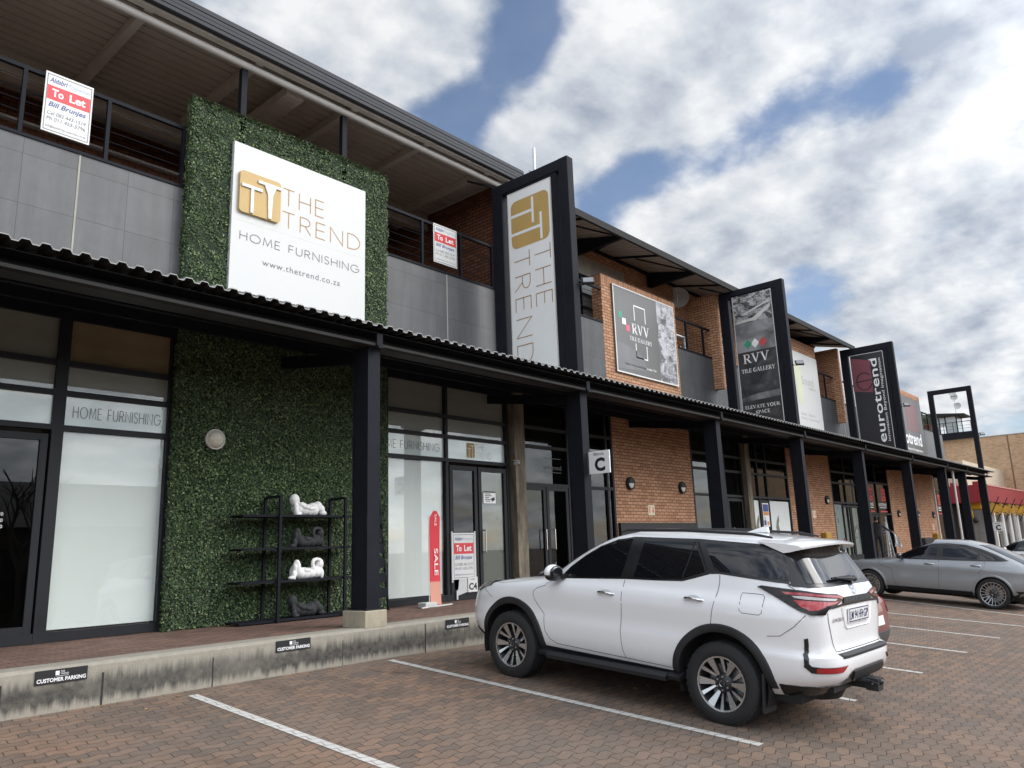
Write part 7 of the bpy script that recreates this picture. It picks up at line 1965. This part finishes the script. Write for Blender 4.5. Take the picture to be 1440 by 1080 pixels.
def far_end():
    t = thing('tan_building', 'large plain tan brick building beyond the red canopied shop', 'building', (75, 5, 0))
    mb = MB(); mb.box(74, 76, -14, 30, -2, 9.05)
    tan = brickmat('tan_brick', (.56, .385, .245), (.48, .32, .195), (.42, .30, .20), bump=.2, dirt=.25, ms=.006)
    mb.build('wall', tan, t)
    mb = MB(); mb.box(73.95, 76.05, -14.05, 30.05, 9.05, 9.12); mb.build('coping', M['lintel'], t)
    dj = plain('dark_joint', (.20, .13, .08), .9)
    for y in (4.5, 9.0, 11.3, 13.6):
        mb = MB(); mb.box(73.98, 74.02, y-.05, y+.05, 3.5, 9.0); mb.build('wall_joint', dj, t)
    t = thing('rooftop_lookout', 'small glazed lookout cabin with a railed deck on top of the tan building', 'lookout', (74.5, 15, 9.12))
    mb = MB(); mb.box(73.4, 76, 13.6, 18.5, 9.13, 9.65); mb.build('deck', M['steel'], t)
    mb = MB()
    for y in (14.75, 15.6, 16.5, 18.2):
        for x in (73.9, 75.8): mb.box(x-.04, x+.04, y-.04, y+.04, 9.65, 11.1)
    mb.build('frame', M['steel'], t)
    mb = MB(); mb.box(73.9, 73.93, 14.8, 15.56, 9.66, 11.09); mb.box(73.9, 73.93, 15.64, 16.46, 10.3, 11.09); mb.box(74.0, 75.7, 14.74, 14.76, 9.66, 11.09); mb.build('window', plain('pale_cabin_glass', (.45, .48, .48), .1, spec=.8), t)
    mb = MB(); mb.box(74.0, 75.7, 16.5, 18.2, 9.66, 11.09); mb.box(73.89, 73.92, 16.54, 18.15, 10.2, 11.09); mb.build('wall', M['cladding_pale'], t)
    mb = MB(); mb.prism([(14.0, 11.1), (18.6, 11.1), (18.6, 11.2), (16.6, 11.5), (14.0, 11.2)], 73.4, 76.1, 'x'); mb.build('roof', M['steel_worn'], t)
    r = MB(); r.box(73.44, 73.48, 13.62, 16.5, 10.5, 10.55); r.box(73.5, 75.9, 13.62, 13.66, 10.5, 10.55)
    for z in (9.95, 10.2): r.tube([(73.46, 13.64, z), (73.46, 16.5, z)], .012, 5)
    rl = r.build('railing', M['steel'], t)
    for y in (13.64, 14.3, 15.0, 15.7, 16.4): q = MB(); q.box(73.44, 73.48, y-.02, y+.02, 9.65, 10.5); sub('post', q, M['steel'], rl)
    t = thing('dish_mast', 'thin mast with small dishes rising behind the rooftop lookout', 'mast', (76, 15.2, 9.1))
    mb = MB(); mb.tube([(76, 15.1, 9.1), (76, 15.1, 13.6)], .035, 6); mb.build('mast', M['galv'], t)
    for z in (12.2, 13.0, 13.4):
        mb = MB(); mb.lathe([(0, 0), (.22, .05), (.30, .12), (.22, .07), (0, .02)], 14, M=Matrix.Translation((75.9, 15.0+.2*(z-12.8), z)) @ Matrix.Rotation(R(-80), 4, 'Y')); mb.build('dish', M['board'], t, 50)
    # red canopied shop
    t = thing('red_canopy_shop', 'shop with a bright red crenellated canopy and grey block walls at the far end', 'building', (62, 12, -.5))
    red = plain('red_canopy_paint', (.25, .020, .030), .45, var=.15, scale=.5)
    mb = MB(); mb.box(55.0, 90, 9.9, 22, 3.15, 4.22); o = mb.build('canopy', red, t)
    q = MB()
    for k in range(7): q.box(55.0, 55.35, 10.35+k*.62, 10.65+k*.62, 4.22, 4.42)
    sub('crenellation', q, red, o)
    q = MB(); q.box(54.98, 90, 9.86, 9.9, 4.13, 4.20); sub('canopy_edge', q, plain('pale_red_edge', (.55, .25, .22), .5), o)
    blk = tilemat('grey_blockwork', (.22, .215, .20), .9, .62, (.09, .09, .09), dirt=.3)
    mb = MB(); mb.box(55.9, 90, 11.2, 11.6, -.8, 2.6); mb.box(55.6, 57.2, 10.35, 11.2, -.8, 2.72); mb.build('block_wall', blk, t)
    for x in (57.6, 59.6, 61.4, 63.2, 65.0, 67.0):
        mb = MB(); mb.box(x, x+.8, 11.17, 11.21, -.6, 1.15); mb.build('window', M['interior_dark'], t)
    for x in (55.75, 57.1, 59.85, 62.3, 64.95, 67.8):
        mb = MB(); mb.lathe([(.14, -.8), (.13, 2.75), (.0, 2.76)], 14, M=Matrix.Translation((x, 10.2, 0))); mb.build('post', M['white'], t, 40)
    for x in (56.5, 63.5):
        mb = MB(); mb.box(x-.07, x+.07, 10.0, 10.14, -.8, 3.14); mb.build('canopy_post', M['pipe'], t)
    mb = MB(); mb.box(60, 90, 12.0, 22, 4.3, 6.2); mb.build('upper_wall', plain('cream_wall', (.55, .48, .36), .8), t)
    mb = MB(); mb.box(56, 90, 11.7, 21, -.8, 3.1); mb.build('dark_interior', M['interior_dark'], t)
    yel = plain('yellow_plastic', (.60, .31, .015), .35)
    labs = ['yellow hand sculpture nearest the last canopy column', 'second yellow hand sculpture from the last canopy column', 'third yellow hand sculpture under the red canopy', 'fourth yellow hand sculpture under the red canopy', 'yellow hand sculpture cut by the right edge']
    proto = None
    for x, lab in zip((56.19, 58.92, 61.68, 64.45, 66.9), labs):
        if proto is None:
            proto = t = thing('hand_sculpture', lab, 'sculpture', (x, 9.98, 2.76), 'yellow hands under the red canopy')
            t.rotation_euler = (0, 0, R(-72))
            mb = MB(); mb.prism([(-.40, .04), (-.05, .40), (.30, .18), (.34, .0), (.12, -.24), (-.12, -.26)], -.12, .12, 'y'); mb.build('palm', yel, t, world=False)
            for k, (a, b) in enumerate((((.32, .05), (.54, -.08)), ((.26, -.06), (.48, -.22)), ((.18, -.15), (.37, -.33)), ((.08, -.21), (.21, -.40)), ((-.08, -.22), (-.02, -.38)))):
                mb = MB(); mb.bar((a[0]-.06, 0, a[1]+.04), (b[0], 0, b[1]), .16, .075); mb.build('finger', yel, t, world=False)
            mb = MB(); mb.bar((-.35, -.15, -.75), (.40, -.15, .70), .05, .05); mb.build('rod', M['black'], t, world=False)
        else:
            c = copy_tree(proto); c.location = (x, 9.98, 2.76); c['label'] = lab
    t = thing('head_sculpture', 'big square yellow figure head with a grey cap on the block pillar', 'sculpture', (56, 10.8, 2.7))
    mb = MB(); mb.bevbox(55.5, 56.6, 10.45, 11.25, 2.73, 3.28, .06); mb.build('head', yel, t)
    mb = MB(); mb.ball((56, 10.85, 3.3), .3, .28, .14); mb.build('cap', M['lintel'], t, 50)
    mb = MB(); mb.tube([(55.45, 11.15, 3.2), (55.4, 11.05, 2.6), (55.4, 10.95, 2.2)], [.05, .12, .04], 8); mb.build('arm', yel, t, 50)
    mb = MB(); mb.ball((55.4, 10.85, 2.05), .16); mb.tube([(55.4, 10.85, 2.05), (55.45, 11.0, 2.8)], .035, 6); mb.build('ball_chain', M['black'], t, 50)
far_end()
def across_the_road():
    t = thing('facing_building', 'long low gabled building across the car park, mirrored in the shop glass', 'building', (5, -30, -2))
    mb = MB(); mb.box(-40, 34, -42, -28, -2.5, 3.4); mb.build('wall', plain('plum_wall', (.10, .075, .06), .9), t)
    mb = MB(); mb.prism([(-42.5, 3.4), (-27.4, 3.4), (-35, 6.6)], -41, 35, 'x'); mb.build('roof', plain('slate_roof', (.06, .06, .065), .7), t)
    for k in range(9):
        mb = MB(); x = -36+k*8; mb.box(x, x+4.5, -27.99, -27.9, -1.2, 2.2); mb.build('window', M['car_glass'], t)
    mb = MB(); mb.box(-10, -2, -27.95, -27.8, 2.4, 3.3); mb.build('name_board', M['cladding_pale'], t)
    def tree(x, y, h, seed, lab, leafy):
        t = thing('bare_tree' if not leafy else 'leafy_tree', lab, 'tree', (x, y, -2))
        g = random.Random(seed); mb = MB(); tips = []
        def grow(p, d, l, r, lev):
            q = p+d*l; mid = p+d*l*.5+Vector((g.uniform(-1, 1), g.uniform(-1, 1), 0))*l*.06
            mb.tube([p, mid, q], [r, r*.85, r*.65], 5, caps=False); tips.append(q)
            if lev == 0: return
            for k in range(3 if lev > 2 else 3):
                a = g.uniform(0, 6.28); sp = g.uniform(.35, .75)
                e = Vector((math.cos(a), math.sin(a), 0))
                grow(q if k else mid.lerp(q, .6), (d*math.cos(sp)+e*math.sin(sp)+Vector((0, 0, .12))).normalized(), l*g.uniform(.62, .8), r*.6, lev-1)
        grow(Vector((0, 0, 0)), Vector((0, 0, 1)), h*.30, h*.022, 4 if not leafy else 3)
        mb.build('trunk', plain('grey_bark', (.09, .075, .06), .9), t, 60, world=False)
        if leafy:
            L = MB(); r_ = np.random.default_rng(seed)
            for q in tips:
                for k in range(45):
                    c = q+Vector(r_.normal(size=3)*h*.055); u = Vector(r_.normal(size=3)).normalized(); v = Vector(r_.normal(size=3)).cross(u).normalized()
                    L.add([tuple(c-u*.16), tuple(c+v*.09), tuple(c+u*.16), tuple(c-v*.09)], [(0, 1, 2, 3)])
            L.build('crown', M['leaf'], t, fixn=False, world=False)
    tree(2, -21, 9, 3, 'tall bare winter tree across the car park, mirrored in the white window', False); tree(13, -23, 10, 5, 'bare winter tree with wide forks across the car park', False)
    tree(-9, -24, 8, 8, 'leafy tree across the car park, mirrored in the left shop door', True); tree(24, -24, 9, 11, 'leafy tree across the car park opposite the brick piers', True)
across_the_road()
